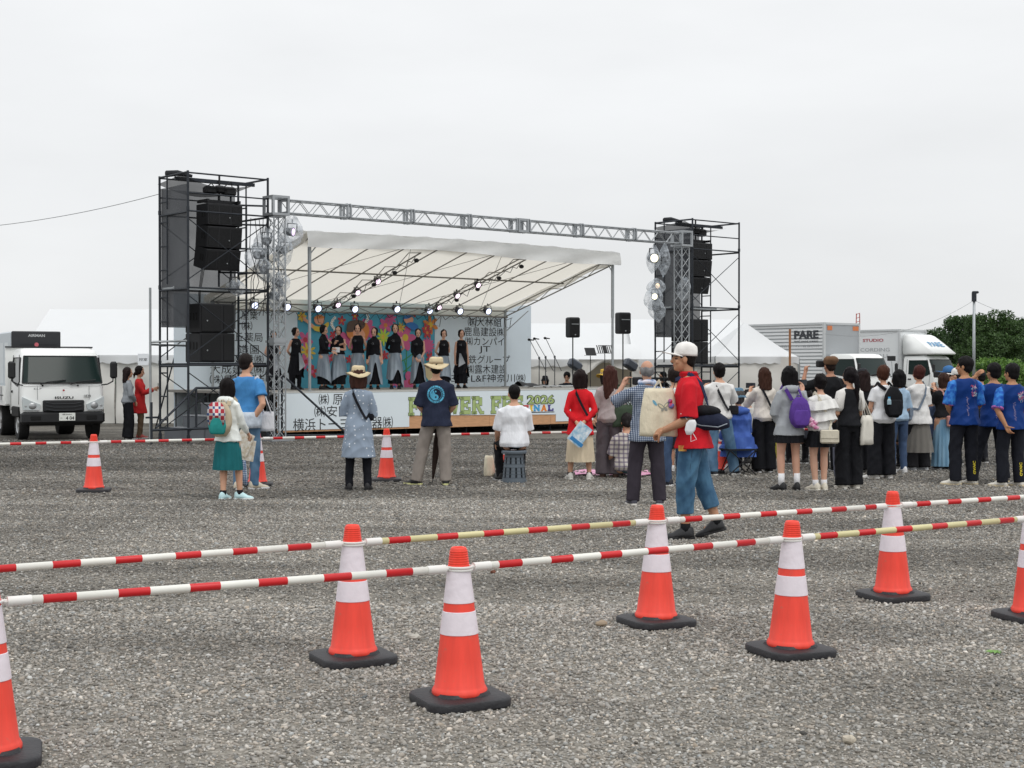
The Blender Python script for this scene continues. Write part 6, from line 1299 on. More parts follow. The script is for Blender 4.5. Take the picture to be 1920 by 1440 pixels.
def checks(name, c0, c1, c2, s=55, plane=(1, 0, 2)):
    def fn(nt, b):
        tc = nt.nodes.new('ShaderNodeTexCoord'); sp = nt.nodes.new('ShaderNodeSeparateXYZ'); nt.links.new(tc.outputs['Object'], sp.inputs[0]); o = []
        for i in (0, 2):
            m = nt.nodes.new('ShaderNodeMath'); m.operation = 'MULTIPLY'; m.inputs[1].default_value = s; nt.links.new(sp.outputs[i], m.inputs[0])
            f = nt.nodes.new('ShaderNodeMath'); f.operation = 'FRACT'; nt.links.new(m.outputs[0], f.inputs[0]); g = nt.nodes.new('ShaderNodeMath'); g.operation = 'GREATER_THAN'; g.inputs[1].default_value = .62; nt.links.new(f.outputs[0], g.inputs[0]); o.append(g)
        a = nt.nodes.new('ShaderNodeMath'); a.operation = 'ADD'; nt.links.new(o[0].outputs[0], a.inputs[0]); nt.links.new(o[1].outputs[0], a.inputs[1])
        h = nt.nodes.new('ShaderNodeMath'); h.operation = 'MULTIPLY'; h.inputs[1].default_value = .5; nt.links.new(a.outputs[0], h.inputs[0])
        r = nt.nodes.new('ShaderNodeValToRGB'); r.color_ramp.interpolation = 'CONSTANT'; e = r.color_ramp.elements; e[0].color = (*srgb(c0), 1); e[1].position = .4; e[1].color = (*srgb(c1), 1); q = e.new(.9); q.color = (*srgb(c2), 1)
        nt.links.new(h.outputs[0], r.inputs[0]); nt.links.new(r.outputs[0], b.inputs['Base Color'])
    return nodes_mat(name, fn, .85)
def dots(name, base, dot, s=15, r=.14):
    def fn(nt, b):
        tc = nt.nodes.new('ShaderNodeTexCoord'); v = nt.nodes.new('ShaderNodeTexVoronoi'); v.inputs['Scale'].default_value = s; v.inputs['Randomness'].default_value = .45; nt.links.new(tc.outputs['Object'], v.inputs['Vector'])
        l = nt.nodes.new('ShaderNodeMath'); l.operation = 'LESS_THAN'; l.inputs[1].default_value = r; nt.links.new(v.outputs['Distance'], l.inputs[0]); m = nt.nodes.new('ShaderNodeMix'); m.data_type = 'RGBA'; m.inputs[6].default_value = (*srgb(base), 1); m.inputs[7].default_value = (*srgb(dot), 1); nt.links.new(l.outputs[0], m.inputs[0]); nt.links.new(m.outputs[2], b.inputs['Base Color'])
    return nodes_mat(name, fn, .85)
def mottled(name, c0, c1, s=9, stretch=(1, 1, .35), bump=.3):
    def fn(nt, b):
        tc = nt.nodes.new('ShaderNodeTexCoord'); mp = nt.nodes.new('ShaderNodeMapping'); mp.inputs['Scale'].default_value = stretch; nt.links.new(tc.outputs['Object'], mp.inputs[0]); n = nt.nodes.new('ShaderNodeTexNoise'); n.inputs['Scale'].default_value = s; n.inputs['Detail'].default_value = 5; nt.links.new(mp.outputs[0], n.inputs[0])
        r = nt.nodes.new('ShaderNodeValToRGB'); e = r.color_ramp.elements; e[0].position = .35; e[0].color = (*srgb(c0), 1); e[1].position = .68; e[1].color = (*srgb(c1), 1); nt.links.new(n.outputs[0], r.inputs[0]); nt.links.new(r.outputs[0], b.inputs['Base Color'])
        q = nt.nodes.new('ShaderNodeBump'); q.inputs['Strength'].default_value = bump; q.inputs['Distance'].default_value = .01; nt.links.new(n.outputs[0], q.inputs['Height']); nt.links.new(q.outputs[0], b.inputs['Normal'])
    return nodes_mat(name, fn, .85)
JEAN = mottled('denim_blue', '#3f617f', '#6688a5', 7, (1, 1, .6)); JEAN2 = mottled('denim_faded', '#2b506f', '#4d7896', 9, (1, 1, .7), .6); JEAN3 = mottled('denim_dark', '#2b3d57', '#41587a', 6, (1, 1, .5)); LDEN = mottled('denim_pale', '#5f87a3', '#8db1c8', 6, (1, 1, .3))
GR = None

# --- left edge
p = person(240, 824, 690, 'person in a loose grey sweater and long black skirt standing left of the scaffold tower', yaw=R(-62), hair='shoulder', hairc='#2c2120', shirt=1, sleeve='baggy', sc='#8f9499', hem=.84, flare=.01, lo='wide', lc='#17181c', aL='clasp', aR='clasp')
p = person(262, 822, 688, 'person in a red tunic looking at a phone beside the grey sweater', yaw=R(-80), hair='lowpony', hairc='#1f1716', shirt=1, sleeve='baggy', sc='#c22f30', hem=.60, flare=.04, lo='trousers', lc='#6d5a47', aL=((.15, .35, -.8), (-.2, .9, .35)), aR=((.15, .35, -.8), (-.2, .9, .35)), shoes='#a03a33', head=(0, -12)); phone(p, 'smartphone held up by the person in the red tunic', 1, land=False)

# --- girl and father
p = person(428, 936, 711, 'child in a white hooded top and teal skirt with a patterned rucksack', yaw=R(-22), hair='bobfull', hairc='#171213', shirt=1, sleeve='long', sc='#e4e8e4', hem=.82, flare=.02, lo='skirt', lolen=.42, wide=.05, lc='#1f666b', shoes='#bfdfe3', sole='#e9efef', sock=('#1c1c20', .05), aL=((.15, .25, -1), (-.1, .7, -.5)), aR=((.15, .3, -1), (-.1, .7, -.5)), feet=((-.02, -.10, 5), (.16, .05, -70)), hw=1.08); girl = p
b = MB(); b.ell(p['up'](0, -.07, 1.40), p['V'](.135, .075, .07), 18, 10); emit('hood', b, cloth('#e4e8e4'), p['root'], True)
bp_ = backpack(p, 'round rucksack with red, white and blue stripes and a teal bottom worn by the child', '#b9ab93', .36, .48, .19, 1.14, '#2b8a86', x=.02)
up = p['up']; b = MB(); M_STR = checks('stripe_red_white', '#c23a48', '#e9e2df', '#3d5c9a', 13)
b.rings([[up(.02+.150*f*math.copysign(abs(cos(a))**.8, cos(a)), -.335+.03*(1-f), 1.20+.19*f*math.copysign(abs(sin(a))**.8, sin(a))) for a in [2*PI*i/24 for i in range(24)]] for f in (1, .97, .6, .02)]); emit('striped_panel', b, M_STR, bp_, True)
def umbrella(pt, label, col, ln=.85, tilt=(0, 0), r=.045, name='umbrella', pattern=None, rz=0):
    t = thing(name, pt, rz, label, 'umbrella'); M = Matrix.Rotation(tilt[0], 3, 'X')@Matrix.Rotation(tilt[1], 3, 'Y'); b = MB(); b.tube([M@Vector((0, 0, 0)), M@Vector((0, 0, ln))], .006, 6); emit('shaft', b, M_BLK, t)
    b = MB(); rr = []
    for z, f in ((.05, .25), (.15, .55), (.35, .95), (.55, 1.1), (.68, .9), (.72, .5)): rr.append([M@Vector((r*f*cos(a)*(1+.22*sin(8*a)), r*f*sin(a)*(1+.22*sin(8*a)), z*ln/.85)) for a in [2*PI*i/40 for i in range(40)]])
    b.rings(rr); emit('folded_cover', b, pattern or cloth(col), t, True)
    b = MB(); b.tube([M@Vector((0, 0, ln-.02)), M@Vector((0, 0, ln+.07)), M@Vector((.02, 0, ln+.10)), M@Vector((.05, 0, ln+.09)), M@Vector((.055, 0, ln+.06))], .011, 6); emit('handle', b, M_BLK, t); return t
umbrella((gnd(470, 922)-Vector((0, .25, 0)))+Vector((0, 0, .06)), 'folded blue and white checked umbrella held beside the child', '#6d86ad', .72, (R(6), R(-13)), .055, pattern=checks('umbrella_check', '#41608f', '#9fb2cc', '#e4e9ef', 45))
q = gnd(452, 930)+Vector((.02, .05, .62)); o = thing('leaflet', q, R(-15), 'pale printed leaflets held by the child', 'leaflet'); b = MB(); b.box((0, 0, .0), (.20, .006, .28), M=Matrix.Rotation(R(24), 3, 'Y')); b.box((.05, .012, -.08), (.18, .006, .25), M=Matrix.Rotation(R(10), 3, 'Y')); emit('paper', b, mottled('leaflet_print', '#c8b9a0', '#eceae4', 22, (1, 1, 1), 0), o)
p = person(462, 918, 665, 'person in a blue T-shirt and jeans with hands clasped behind, beside the child', yaw=R(-12), sex='m', hair='crop', hairc='#221c1a', shirt=1, sleeve='short', sc='#4584bd', hem=.86, lo='trousers', lom=JEAN, aL='back', aR=((.3, -.3, -1), (-.55, .0, -.8)), shoes='#c9c0ae', feet=((-.10, -.05, 10), (.08, .08, -40)), head=(-12, 0), fat=1.04)
tote(p, 'white paper bag with a pink edge held behind by the man in blue', '#dfe0e4', x=.23, y=.14, ztop=.98, w=.17, h=.25, rot=.2, thick=.04)
b = MB(); o = carried(p, 'tied_jacket', 'light jacket bundled at the waist of the man in blue', 'jacket'); up = p['up']; b.rings([[up((.20+.01*sin(7*a+z*20))*cos(a), -.02+(.165+.012*sin(6*a))*sin(a), z) for a in [2*PI*i/40 for i in range(40)]] for z in (.78, .84, .92, .98)]); emit('jacket', b, cloth('#c3cdd8', bump=.6), o, True)

# --- two sun hats
DOT = dots('polka_dress', '#8a98a9', '#e3e8ec', 19, .17)
p = person(672, 919, 691, 'person in a pale blue polka dot tunic and tan sun hat, arms folded', yaw=R(4), hair='bobfull', hairc='#4a3029', shirt=1, sleeve='baggy', shirtm=DOT, hem=.46, flare=.055, lo='trousers', lc='#191a20', aL='cross', aR='cross', hat=('sun', '#cdbd9b'), shoes='#1a1a1d', sole='#222222', feet=((-.13, 0, 8), (.13, 0, -8)))
crossbody(p, 'black bag strap crossing the back of the polka dot tunic', '#1b1c22', 1, bag=(.12, .06, .1), bx=.16, bagy=.0, low=1.02)
p = person(818, 909, 675, 'person in a navy T-shirt with a blue round print and tan sun hat, legs apart', yaw=R(0), sex='m', hair='crop', hairc='#1d1a19', shirt=1, sleeve='half', sc='#262c3f', hem=.80, flare=.015, lo='baggy', lc='#8f8780', aL='clasp', aR=((.22, .1, -1), (-.5, .6, -.5)), hat=('sun', '#cdbd9b'), shoes='#26272a', sole='#d8d79a', feet=((-.27, .02, 62), (.13, -.02, 3)), fat=1.06); k = p['k']
cx, cz, rr_ = 0.0, 1.235*k, .118*k; LB = mat('print_blue', '#5ab4d6', .8); LN = cloth('#262c3f'); b = MB(); ring2(b, cx, cz, rr_*.80, rr_*1.0); ring2(b, cx, cz, rr_*.66, rr_*.70)
n = 40; pts = []     # yin-yang: light half
R_ = rr_*.64
for i in range(n+1): a = PI/2+PI*i/n; pts.append((cx+R_*cos(a), cz+R_*sin(a)))
for i in range(1, n): a = -PI/2+PI*i/n; pts.append((cx+R_/2*cos(a), cz-R_/2+R_/2*sin(a)))
for i in range(1, n): a = -PI/2-PI*i/n; pts.append((cx+R_/2*cos(a), cz+R_/2+R_/2*sin(a)))
mpt = bpy.data.meshes.new('t'); import bmesh; bm_ = bmesh.new(); vs = [bm_.verts.new((x, 0, z)) for x, z in pts]; bm_.faces.new(vs); bmesh.ops.triangulate(bm_, faces=bm_.faces); bmesh.ops.subdivide_edges(bm_, edges=bm_.edges, cuts=2); bm_.to_mesh(mpt); bm_.free(); b.add([tuple(v.co) for v in mpt.vertices], [tuple(f.vertices) for f in mpt.polygons])
ring2(b, cx, cz+R_/2, 0, R_*.16, .002, 14); decal(p, 'shirt', b, LB, 'round_print')
b = MB(); ring2(b, cx, cz-R_/2, 0, R_*.16, .001, 14); decal(p, 'shirt', b, LN, 'print_eye', off=.0045)
def arc_text(s, cx, cz, r, h, a_c, span, flip=1):
    mb = MB(); n = len(s)
    for i, ch in enumerate(s):
        if ch == ' ': continue
        a = a_c+(.5-(i+.5)/n)*span*flip; g = text_mb(ch, -h*.36, h*.36, 0, h, 0, .02); t = a-PI/2 if flip > 0 else a+PI/2; c_, s_ = cos(t), sin(t)
        mb.add([(cx+r*cos(a)+x*c_-z*s_, 0, cz+r*sin(a)+x*s_+z*c_) for x, y, z in g.v], g.f)
    return mb
b = arc_text('C&C Surf Designs', cx, cz, rr_*.90, .018*k, PI/2, 4.0); b2 = arc_text('Hawaii', cx, cz, rr_*.90, .018*k, -PI/2, 1.2, -1); b.add(b2.v, b2.f); decal(p, 'shirt', b, LN, 'lettering', off=.005)
q = gnd(810, 909); umbrella((q.x, q.y+.12, .02), 'dark brown folded umbrella standing between the legs of the man in navy', '#3a2f2a', .80, (R(-6), R(6)), .035)

# --- seated man on stool
seat = gnd(964, 904)
p = person(964, 903, None, 'person in a white polo shirt and black trousers seated on a grey stool', k=.955, seat=.42, yaw=R(10), sex='m', hair='crop', hairc='#141111', shirt=1, sleeve='half', sc='#e8eaee', hem=.845, flare=.02, lo='trousers', lc='#17181c', aL='thigh', aR='thigh', feet=((-.16, .22, 15), (.16, .34, -15)), shoes='#1c1c1e', sole='#b0b0b0', fat=1.12)
o = thing('stool', (seat.x, seat.y, 0), R(5), 'grey slotted plastic stool under the man in white', 'stool'); M_ST = mat('stool_grey', '#5e6871', .55, 0, .1, 40, .05, 8)
b = MB(); b.lathe([(.165, .382), (.17, .392), (.168, .415), (.15, .42), (.02, .415)], 36); emit('seat', b, M_ST, o, 'auto')
b = MB(); nn = 36
for j in range(8):
    z0_, z1_ = .02+j*.045, .02+(j+1)*.045
    r0, r1 = .165-.04*z0_/.38, .165-.04*z1_/.38
    for i in range(nn):
        if i % 3 == 0 and j not in (0, 7) and (j % 4): continue
        a, c = 2*PI*i/nn, 2*PI*(i+1)/nn
        b.add([(r0*cos(a), r0*sin(a), z0_), (r0*cos(c), r0*sin(c), z0_), (r1*cos(c), r1*sin(c), z1_), (r1*cos(a), r1*sin(a), z1_)], [(0, 1, 2, 3)])
for j in range(9): b.lathe([(.168-.04*j/8.5, .018+j*.045), (.170-.04*j/8.5, .024+j*.045)], 36, cap=False)
b.lathe([(.172, 0), (.172, .02), (.166, .022)], 36); emit('slotted_leg', b, M_ST, o); b = MB(); b.lathe([(.140, .01), (.105, .37)], 24); emit('inner_tube', b, mat('stool_inner', '#3a4047', .8), o)
o = thing('cloth_bag', gnd(917, 893), R(20), 'cream cloth bag standing on the gravel by the seated man', 'bag'); b = MB(); b.rings([[(.07*f*math.copysign(abs(cos(a))**.6, cos(a)), .05*f*math.copysign(abs(sin(a))**.6, sin(a)), z) for a in [2*PI*i/24 for i in range(24)]] for z, f in ((0, .9), (.02, 1.05), (.15, 1), (.25, .85), (.29, .7))]); me = b.mesh('bag'); wrinkle(me, .008, 20, 2); emit('bag', me, cloth('#ddd5be', bump=.6), o, True)

# --- red cardigan, grey blouse
p = person(1088, 899, 695, 'person in a red cardigan and cream skirt holding a leaflet behind the back', yaw=R(0), hair='bobfull', hairc='#241817', shirt=1, sleeve='long', sc='#cf2029', hem=.70, flare=.03, lo='skirt', lolen=.28, wide=.055, lc='#d3c4aa', aL=((.25, -.2, -1), (-.6, -.4, -.7)), aR=((.28, -.2, -1), (-.75, -.45, -.75)), shoes='#d5d3cc', sole='#e8e6e0', sock=('#2c2a30', .03), feet=((-.16, 0, 12), (.14, 0, -12)))
crossbody(p, 'black diagonal bag strap over the red cardigan', '#1d1e24', 1, bag=(.1, .05, .08), bx=.2, bagy=.10, low=1.0)
q = p['M']@p['up'](-.02, -.28, .72); o = thing('leaflet', q, R(8), 'blue and white brochure held behind the red cardigan', 'leaflet'); b = MB(); b.box((0, 0, 0), (.21, .008, .30), M=Matrix.Rotation(R(38), 3, 'Y')); lf = emit('paper', b, mottled('brochure_print', '#7fb2cf', '#e9edf0', 16, (1, 1, 1), 0), o)
b = MB(); b.box((-.045, -.006, -.10), (.20, .004, .05), M=Matrix.Rotation(R(38), 3, 'Y')); emit('blue_band', b, mat('print_azure', '#2f7fb8'), lf)
p = person(1142, 895, 688, 'person with long brown hair, pale grey blouse and trousers, carrying a green tote', yaw=R(-5), hair='long', hairc='#4a2c26', shirt=1, sleeve='half', sc='#a79d9c', hem=.84, flare=.015, lo='wide', lc='#5b5459', aL='clasp', aR='clasp', shoes='#5b4238', sole='#4b362e', head=(18, 0))
tote(p, 'dark green leather tote on the shoulder of the grey blouse', '#3d4a3b', x=.235, y=-.04, ztop=1.12, w=.34, h=.34, rot=.25, thick=.12)
q = gnd(1140, 893); o = thing('picnic_mat', (q.x+.1, q.y+.6, .0), 0, 'pink picnic mat on the gravel behind the grey trousers', 'mat'); b = MB(); b.grid(lambda a, c: (-.55+1.1*a, -.5+c, .015+.012*sin(a*14+c*5)), 20, 14); emit('mat', b, mottled('mat_pink', '#c781a6', '#e0b3c8', 9), o, True)
PLA = checks('plaid_beige', '#c9c4bb', '#8f8791', '#6f6874', 17)
p = person(1175, 896, None, 'person in a pale plaid shirt sitting on the ground behind the green tote', k=.90, seat=.06, yaw=R(10), sex='m', hair='short', hairc='#2a2626', shirt=1, sleeve='half', shirtm=PLA, hem=.84, flare=.05, lo='trousers', lc='#4b6b74', aL='thigh', aR='thigh', feet=((-.2, .55, 10), (.15, .55, -10)), knees=((-.2, .42, .4), (.18, .42, .4)), fat=1.1, head=(0, -20))
# --- man in checked shirt
CK = checks('check_navy', '#35425a', '#6b7990', '#ccd2d8', 46)
p = person(1213, 947, 678, 'older person with thin grey hair in a navy checked shirt raising a camera', yaw=R(3), sex='m', hair='thin', hairc='#8b8a8b', shirt=1, sleeve='half', shirtm=CK, hem=.76, flare=.02, lo='baggy', lc='#37323a', aL=((.62, .45, -.38), (-.45, .25, .75)), aR=((.35, .6, -.5), (-.7, .2, .75)), shoes='#4a4a55', sole='#dedbd4', feet=((-.17, 0, 10), (.15, 0, -12)), fat=1.1, tone='#bd9078', head=(0, 6))
b = MB(); b.tube([p['up'](.085*cos(a), -.01+.075*sin(a), 1.455+.01*sin(3*a)) for a in [2*PI*i/20 for i in range(21)]], .028*p['k'], 8); o = carried(p, 'towel', 'blue, white and pink towel round the neck of the man in checks', 'towel'); emit('towel', b, mottled('towel_print', '#4a86b8', '#e6dfe6', 14, (1, 1, 1)), o, True)
a_ = p['arms'][1][2]; o = carried(p, 'camera', 'small dark camera held up by the man in checks', 'camera'); c_ = (p['arms'][1][2]+p['arms'][-1][2])/2+Vector((0, .06, .08)); b = MB(); b.bbox(c_, (.13, .07, .09), .012); emit('camera_body', b, M_BLK, o); b = MB(); b.tube([c_+Vector((0, .03, 0)), c_+Vector((0, .12, 0))], .035, 12); emit('lens', b, M_BLK, o)
# people behind the walking man
p = person(1264, 911, 690, 'person in a plain white top and dark jeans mostly hidden by the red polo shirt', yaw=R(8), sex='f', hair='short', hairc='#2a2220', shirt=1, sleeve='half', sc='#dcdcda', hem=.86, lo='trousers', lom=JEAN3, shoes='#22252e', sole='#e8e8e8', feet=((-.09, 0, 40), (.1, .05, 0)))
p = person(1252, 884, 735, 'child in shorts and white trainers glimpsed between the checked shirt and the red polo', yaw=R(12), hair='short', hairc='#221b19', shirt=1, sleeve='short', sc='#3c3f45', lo='shorts', lc='#2d2e33', shoes='#d9d9d6', sock=('#e6e6e6', .04), k=.72)

# --- the man walking left in the red polo
q = gnd(1303, 1010)
red = person(1298, 1010, None, 'person walking left in a red polo shirt, cropped jeans and white cap', k=1.005, yaw=R(83), sex='m', tone='#b98a6c', hair='crop', hairc='#231e1c', shirt=1, sleeve='half', sc='#c81f2b', hem=.80, flare=.028, lo=(.106, .088, .076), lom=JEAN2, lolen=.66, hat=('cap', '#e9e6e2'), shoes='#202124', sole='#1c1d1f', sock=('#17181b', .055), aL=((.12, .02, -1), (-.30, .80, -.36), (-.5, .8, -.3)), aR=((.1, .3, -1), (-.35, .8, .0)),
  feet=((-.05, .06, 4), (.09, -.22, -8, .05)), step=(1, -16), vox=.0065, lean=.10, head=(6, 3), curl=.9, fat=1.04)
p = red; up, k = p['up'], p['k']; a, e, w_, hd, fd = p['arms'][-1]; sh_ = part_of(p, 'shirt')
b = MB(); m1 = a+(e-a)*.86; b.tube([m1, a+(e-a)*.965], [.0735, .075], 18); emit('sleeve_cuff', b, cloth('#232741'), sh_, True)
b = MB(); b.rings([[up(.062*cos(t)*f, -.018+.066*sin(t)*f+.0, z) for t in [2*PI*i/24 for i in range(24)]] for z, f in ((1.425, 1.35), (1.46, 1.12), (1.475, 1.08), (1.45, 1.28))]); emit('collar', b, cloth('#c81f2b'), sh_, True)
c_ = a+(e-a)*.50+Vector((-.071, .0, 0)); b = MB(); b.box(c_, (.004, .026, .034)); emit('sleeve_badge', b, mat('badge_white', '#e6ddd8'), sh_)
b = MB(); b.box(up(-.165, .085, .805)+Vector((-.02, 0, 0)), (.02, .07, .05)); o = carried(p, 'snack_packet', 'small colourful packet tucked in the pocket of the walking man', 'packet'); emit('packet', b, mottled('packet_print', '#a8452c', '#c9a24a', 30, (1, 1, 1), 0), o)
# jeans belt line and side seam
b = MB(); b.tube([up(-.188, -.01, .93), up(-.19, -.0, .8), up(-.165, .02, .62)], .004, 5); emit('seam', b, mat('seam_blue', '#2d4c68'), part_of(p, 'trousers'))
# tote in front
o = carried(p, 'tote_bag', 'cream tote with a butterfly print carried in front of the walking man', 'tote bag'); hand = w_+hd*.06
c = hand+Vector((.085, .0, .17)); b = MB(); n = 28; rr = []
for tt in (-1, -.97, -.8, -.3, .2, .6, .85, 1):
    f = 1.12-.0*tt if tt < 0 else 1.12-.35*tt; rr.append([c+Vector((.075*f*math.copysign(abs(cos(x))**.6, cos(x))*(1.0 if tt > -.98 else .5), .155*f*math.copysign(abs(sin(x))**.6, sin(x)), .21*tt)) for x in [2*PI*i/n for i in range(n)]])
b.rings(rr); me = b.mesh('bag'); wrinkle(me, .007, 15, 6); bag = emit('bag', me, cloth('#ddd3bb', bump=.6), o, True)
b = MB(); b.bar(c+Vector((0, -.03, .19)), c+Vector((0, .0, .29)), .05, .01); b.bar(c+Vector((0, .06, .19)), c+Vector((0, .0, .29)), .05, .01); b.bar(c+Vector((-.02, -.06, .17)), c+Vector((-.02, -.17, .02)), .02, .006); emit('handle', b, cloth('#ddd3bb'), o)
tr = BVHTree.FromPolygons([v.co for v in me.vertices], [tuple(q_.vertices) for q_ in me.polygons])
def on_bag(mb, m, nm, off=.002):
    out = []
    for y, _, z in mb.v:
        h = tr.ray_cast(Vector((c.x-1, c.y-y, c.z+z)), Vector((1, 0, 0))); out.append(((h[0].x if h[0] else c.x-.09)-off, c.y-y, c.z+z))
    mb.v = out; emit(nm, mb, m, bag)
def wing(mb, cx_, cz_, r0_, r1_, ang): n = 14; mb.add([(cx_, 0, cz_)]+[(cx_+r0_*cos(x)*cos(ang)-r1_*sin(x)*sin(ang), 0, cz_+r0_*cos(x)*sin(ang)+r1_*sin(x)*cos(ang)) for x in [2*PI*i/n for i in range(n)]], [(0, 1+i, 1+(i+1) % n) for i in range(n)])
b = MB(); wing(b, .020, .055, .038, .017, 2.5); wing(b, .065, .065, .034, .015, .9); wing(b, .035, .028, .02, .012, -2.0); wing(b, .062, .03, .02, .012, -1.0); on_bag(b, mat('butterfly_grey', '#8d8e84'), 'butterfly_print')
b = MB(); wing(b, .020, .055, .025, .010, 2.5); wing(b, .065, .065, .022, .009, .9); on_bag(b, mat('butterfly_pale', '#cfc6a5'), 'butterfly_inner', .004)
b = MB(); wing(b, -.035, .085, .03, .012, 2.2); on_bag(b, mat('butterfly_blue', '#69a5bd'), 'blue_print'); b = MB(); b.ell(c+Vector((-.075, -.10, .10)), (.02, .02, .02)); b.ell(c+Vector((-.08, -.11, .06)), (.02, .028, .025)); emit('charm', b, mottled('charm', '#c2364f', '#3c7fc2', 30, (1, 1, 1)), o)
# waist bag worn behind
o = carried(p, 'sling_bag', 'navy and black sling bag behind the walking man', 'sling bag'); b = MB(); n = 26; rr = []; cc = up(-.08, -.13, 1.04)
for tt in (-1, -.9, -.5, 0, .5, .85, 1):
    f = (1-abs(tt)**3*.7); rr.append([cc+Vector((.115*f*math.copysign(abs(cos(x))**.8, cos(x)), .20*tt+.0, -.02*tt+.085*f*sin(x)*(1 if sin(x) < 0 else 1.15)-.05*tt*tt)) for x in [2*PI*i/n for i in range(n)]])
b.rings(rr); me = b.mesh('pouch'); wrinkle(me, .004, 18, 1); emit('pouch', me, cloth('#22273a', bump=.5), o, True)
b = MB(); b.ell(cc+Vector((-.02, .02, .085)), (.10, .15, .055), 18, 10); emit('jacket_roll', b, cloth('#15161a', bump=.6), o, True)
b = MB(); b.tube([cc+Vector((-.118, .17, .0)), cc+Vector((-.124, .05, -.035)), cc+Vector((-.122, -.10, -.05)), cc+Vector((-.10, -.18, -.02))], .005, 5); emit('zip', b, mat('zip_silver', '#9aa2ac', .3, .5), o)
path = [up(-.07, -.16, 1.08), up(-.02, -.145, 1.25), up(.09, -.09, 1.40), up(.10, 0, 1.455), up(.07, .09, 1.38), up(-.02, .15, 1.25), up(-.12, .13, 1.10), up(-.17, .04, 1.02)]
emit('strap', strap_mb(p, [up(-.02, -.17, 1.10), up(-.06, -.15, 1.22), up(-.09, -.12, 1.36), up(-.085, -.03, 1.455), up(-.02, .10, 1.40), up(.06, .16, 1.25)], .032), cloth('#2c3550'), o)
o = carried(p, 'face_mask', 'white face mask hanging from the elbow of the walking man', 'face mask'); m_ = e+Vector((-.045, -.02, 0)); b = MB()
b.rings([[m_+Vector((.012*sin(x)-.01, .045*cos(x)*f-.02*zz, zz*.10-.05)) for x in [2*PI*i/16 for i in range(16)]] for zz, f in ((.5, .55), (.2, 1), (-.4, 1), (-.8, .5))]); emit('mask', b, cloth('#e8e9ec'), o, True)
b = MB(); b.tube([m_+Vector((-.01, .03, 0)), e+Vector((-.05, .05, .05)), e+Vector((-.03, .07, .05))], .003, 5); b.tube([m_+Vector((-.01, -.02, -.12)), m_+Vector((-.01, -.05, -.17)), m_+Vector((-.01, -.0, -.19)), m_+Vector((-.01, .0, -.13))], .003, 5); emit('ear_loop', b, cloth('#e8e9ec'), o)

# --- man filming, blue poncho
p = person(1348, 891, 683, 'person in a white T-shirt and jeans filming with a phone, legs wide apart', yaw=R(6), sex='m', hair='short', hairc='#161213', shirt=1, sleeve='half', sc='#dddcda', hem=.86, flare=.01, lo='baggy', lom=JEAN, aL='phone', aR='phone', shoes='#2c3038', sole='#e0dfda', feet=((-.10, -.02, 40), (.27, .1, -35)), fat=1.08)
phone(p, 'smartphone held up in front of the man in the white T-shirt near the blue poncho', -1); crossbody(p, 'black bag strap over the white T-shirt of the filming man', '#26262b', 1, bag=(.2, .08, .14), bx=.19, bagy=-.03, low=1.0)
q = gnd(1384, 890); p = person(1384, 888, None, 'person in a bright blue rain poncho and denim hat seated on a folding chair', k=.93, seat=.36, yaw=R(14), hair='short', hairc='#5a5552', shirt=1, sleeve='baggy', shirtm=mottled('poncho_blue', '#31509c', '#4d70be', 5, (1, 1, .7), .6), hem=.80, flare=.07, lo='trousers', lc='#202127', aL='thigh', aR='thigh', feet=((-.15, .34, 0), (.15, .34, 0)), hat=('bucket', '#5f7d93'), shoes='#2b2b2e', fat=1.35)
b = MB(); b.ell(p['up'](0, -.09, 1.38), p['V'](.16, .075, .075), 18, 10); me = b.mesh('poncho_hood'); wrinkle(me, .01, 20, 3); emit('poncho_hood', me, MATS['poncho_blue'], p['root'], True)
b = MB(); rr = [[p['up']((.23+.03*sin(5*a)+.05*t)*cos(a), -.04+(.2+.02*sin(6*a)+.03*t)*sin(a), .98-.30*t) for a in [2*PI*i/48 for i in range(48)]] for t in (0, .3, .6, 1)]; b.rings(rr, False); emit('poncho_skirt', b, MATS['poncho_blue'], p['root'], True)
def chair(pt, rz, label, seat_c='#22252b'):
    o = thing('folding_chair', pt, rz, label, 'folding chair'); b = MB()
    b.box((0, 0, .36), (.42, .38, .02)); emit('seat', b, cloth(seat_c), o)
    for s in (-1, 1): b = MB(); b.tube([(s*.2, -.18, .36), (-s*.2, -.16, .01)], .009, 6); b.tube([(s*.2, .18, .36), (-s*.2, .16, .01)], .009, 6); b.tube([(s*.2, .18, .01), (s*.2, -.18, .36)], .009, 6); emit('leg', b, M_BLK, o)
chair((q.x, q.y, 0), R(14), 'black folding chair under the blue poncho')
q = gnd(1372, 888); o = thing('plastic_bag', q, 0, 'white plastic bag on the gravel under the blue poncho chair', 'bag'); b = MB(); b.ell((0, 0, .07), (.12, .1, .08), 18, 12); me = b.mesh('bag'); wrinkle(me, .02, 25, 2); emit('bag', me, mat('bag_white', '#e4e4e2', .5), o, True)

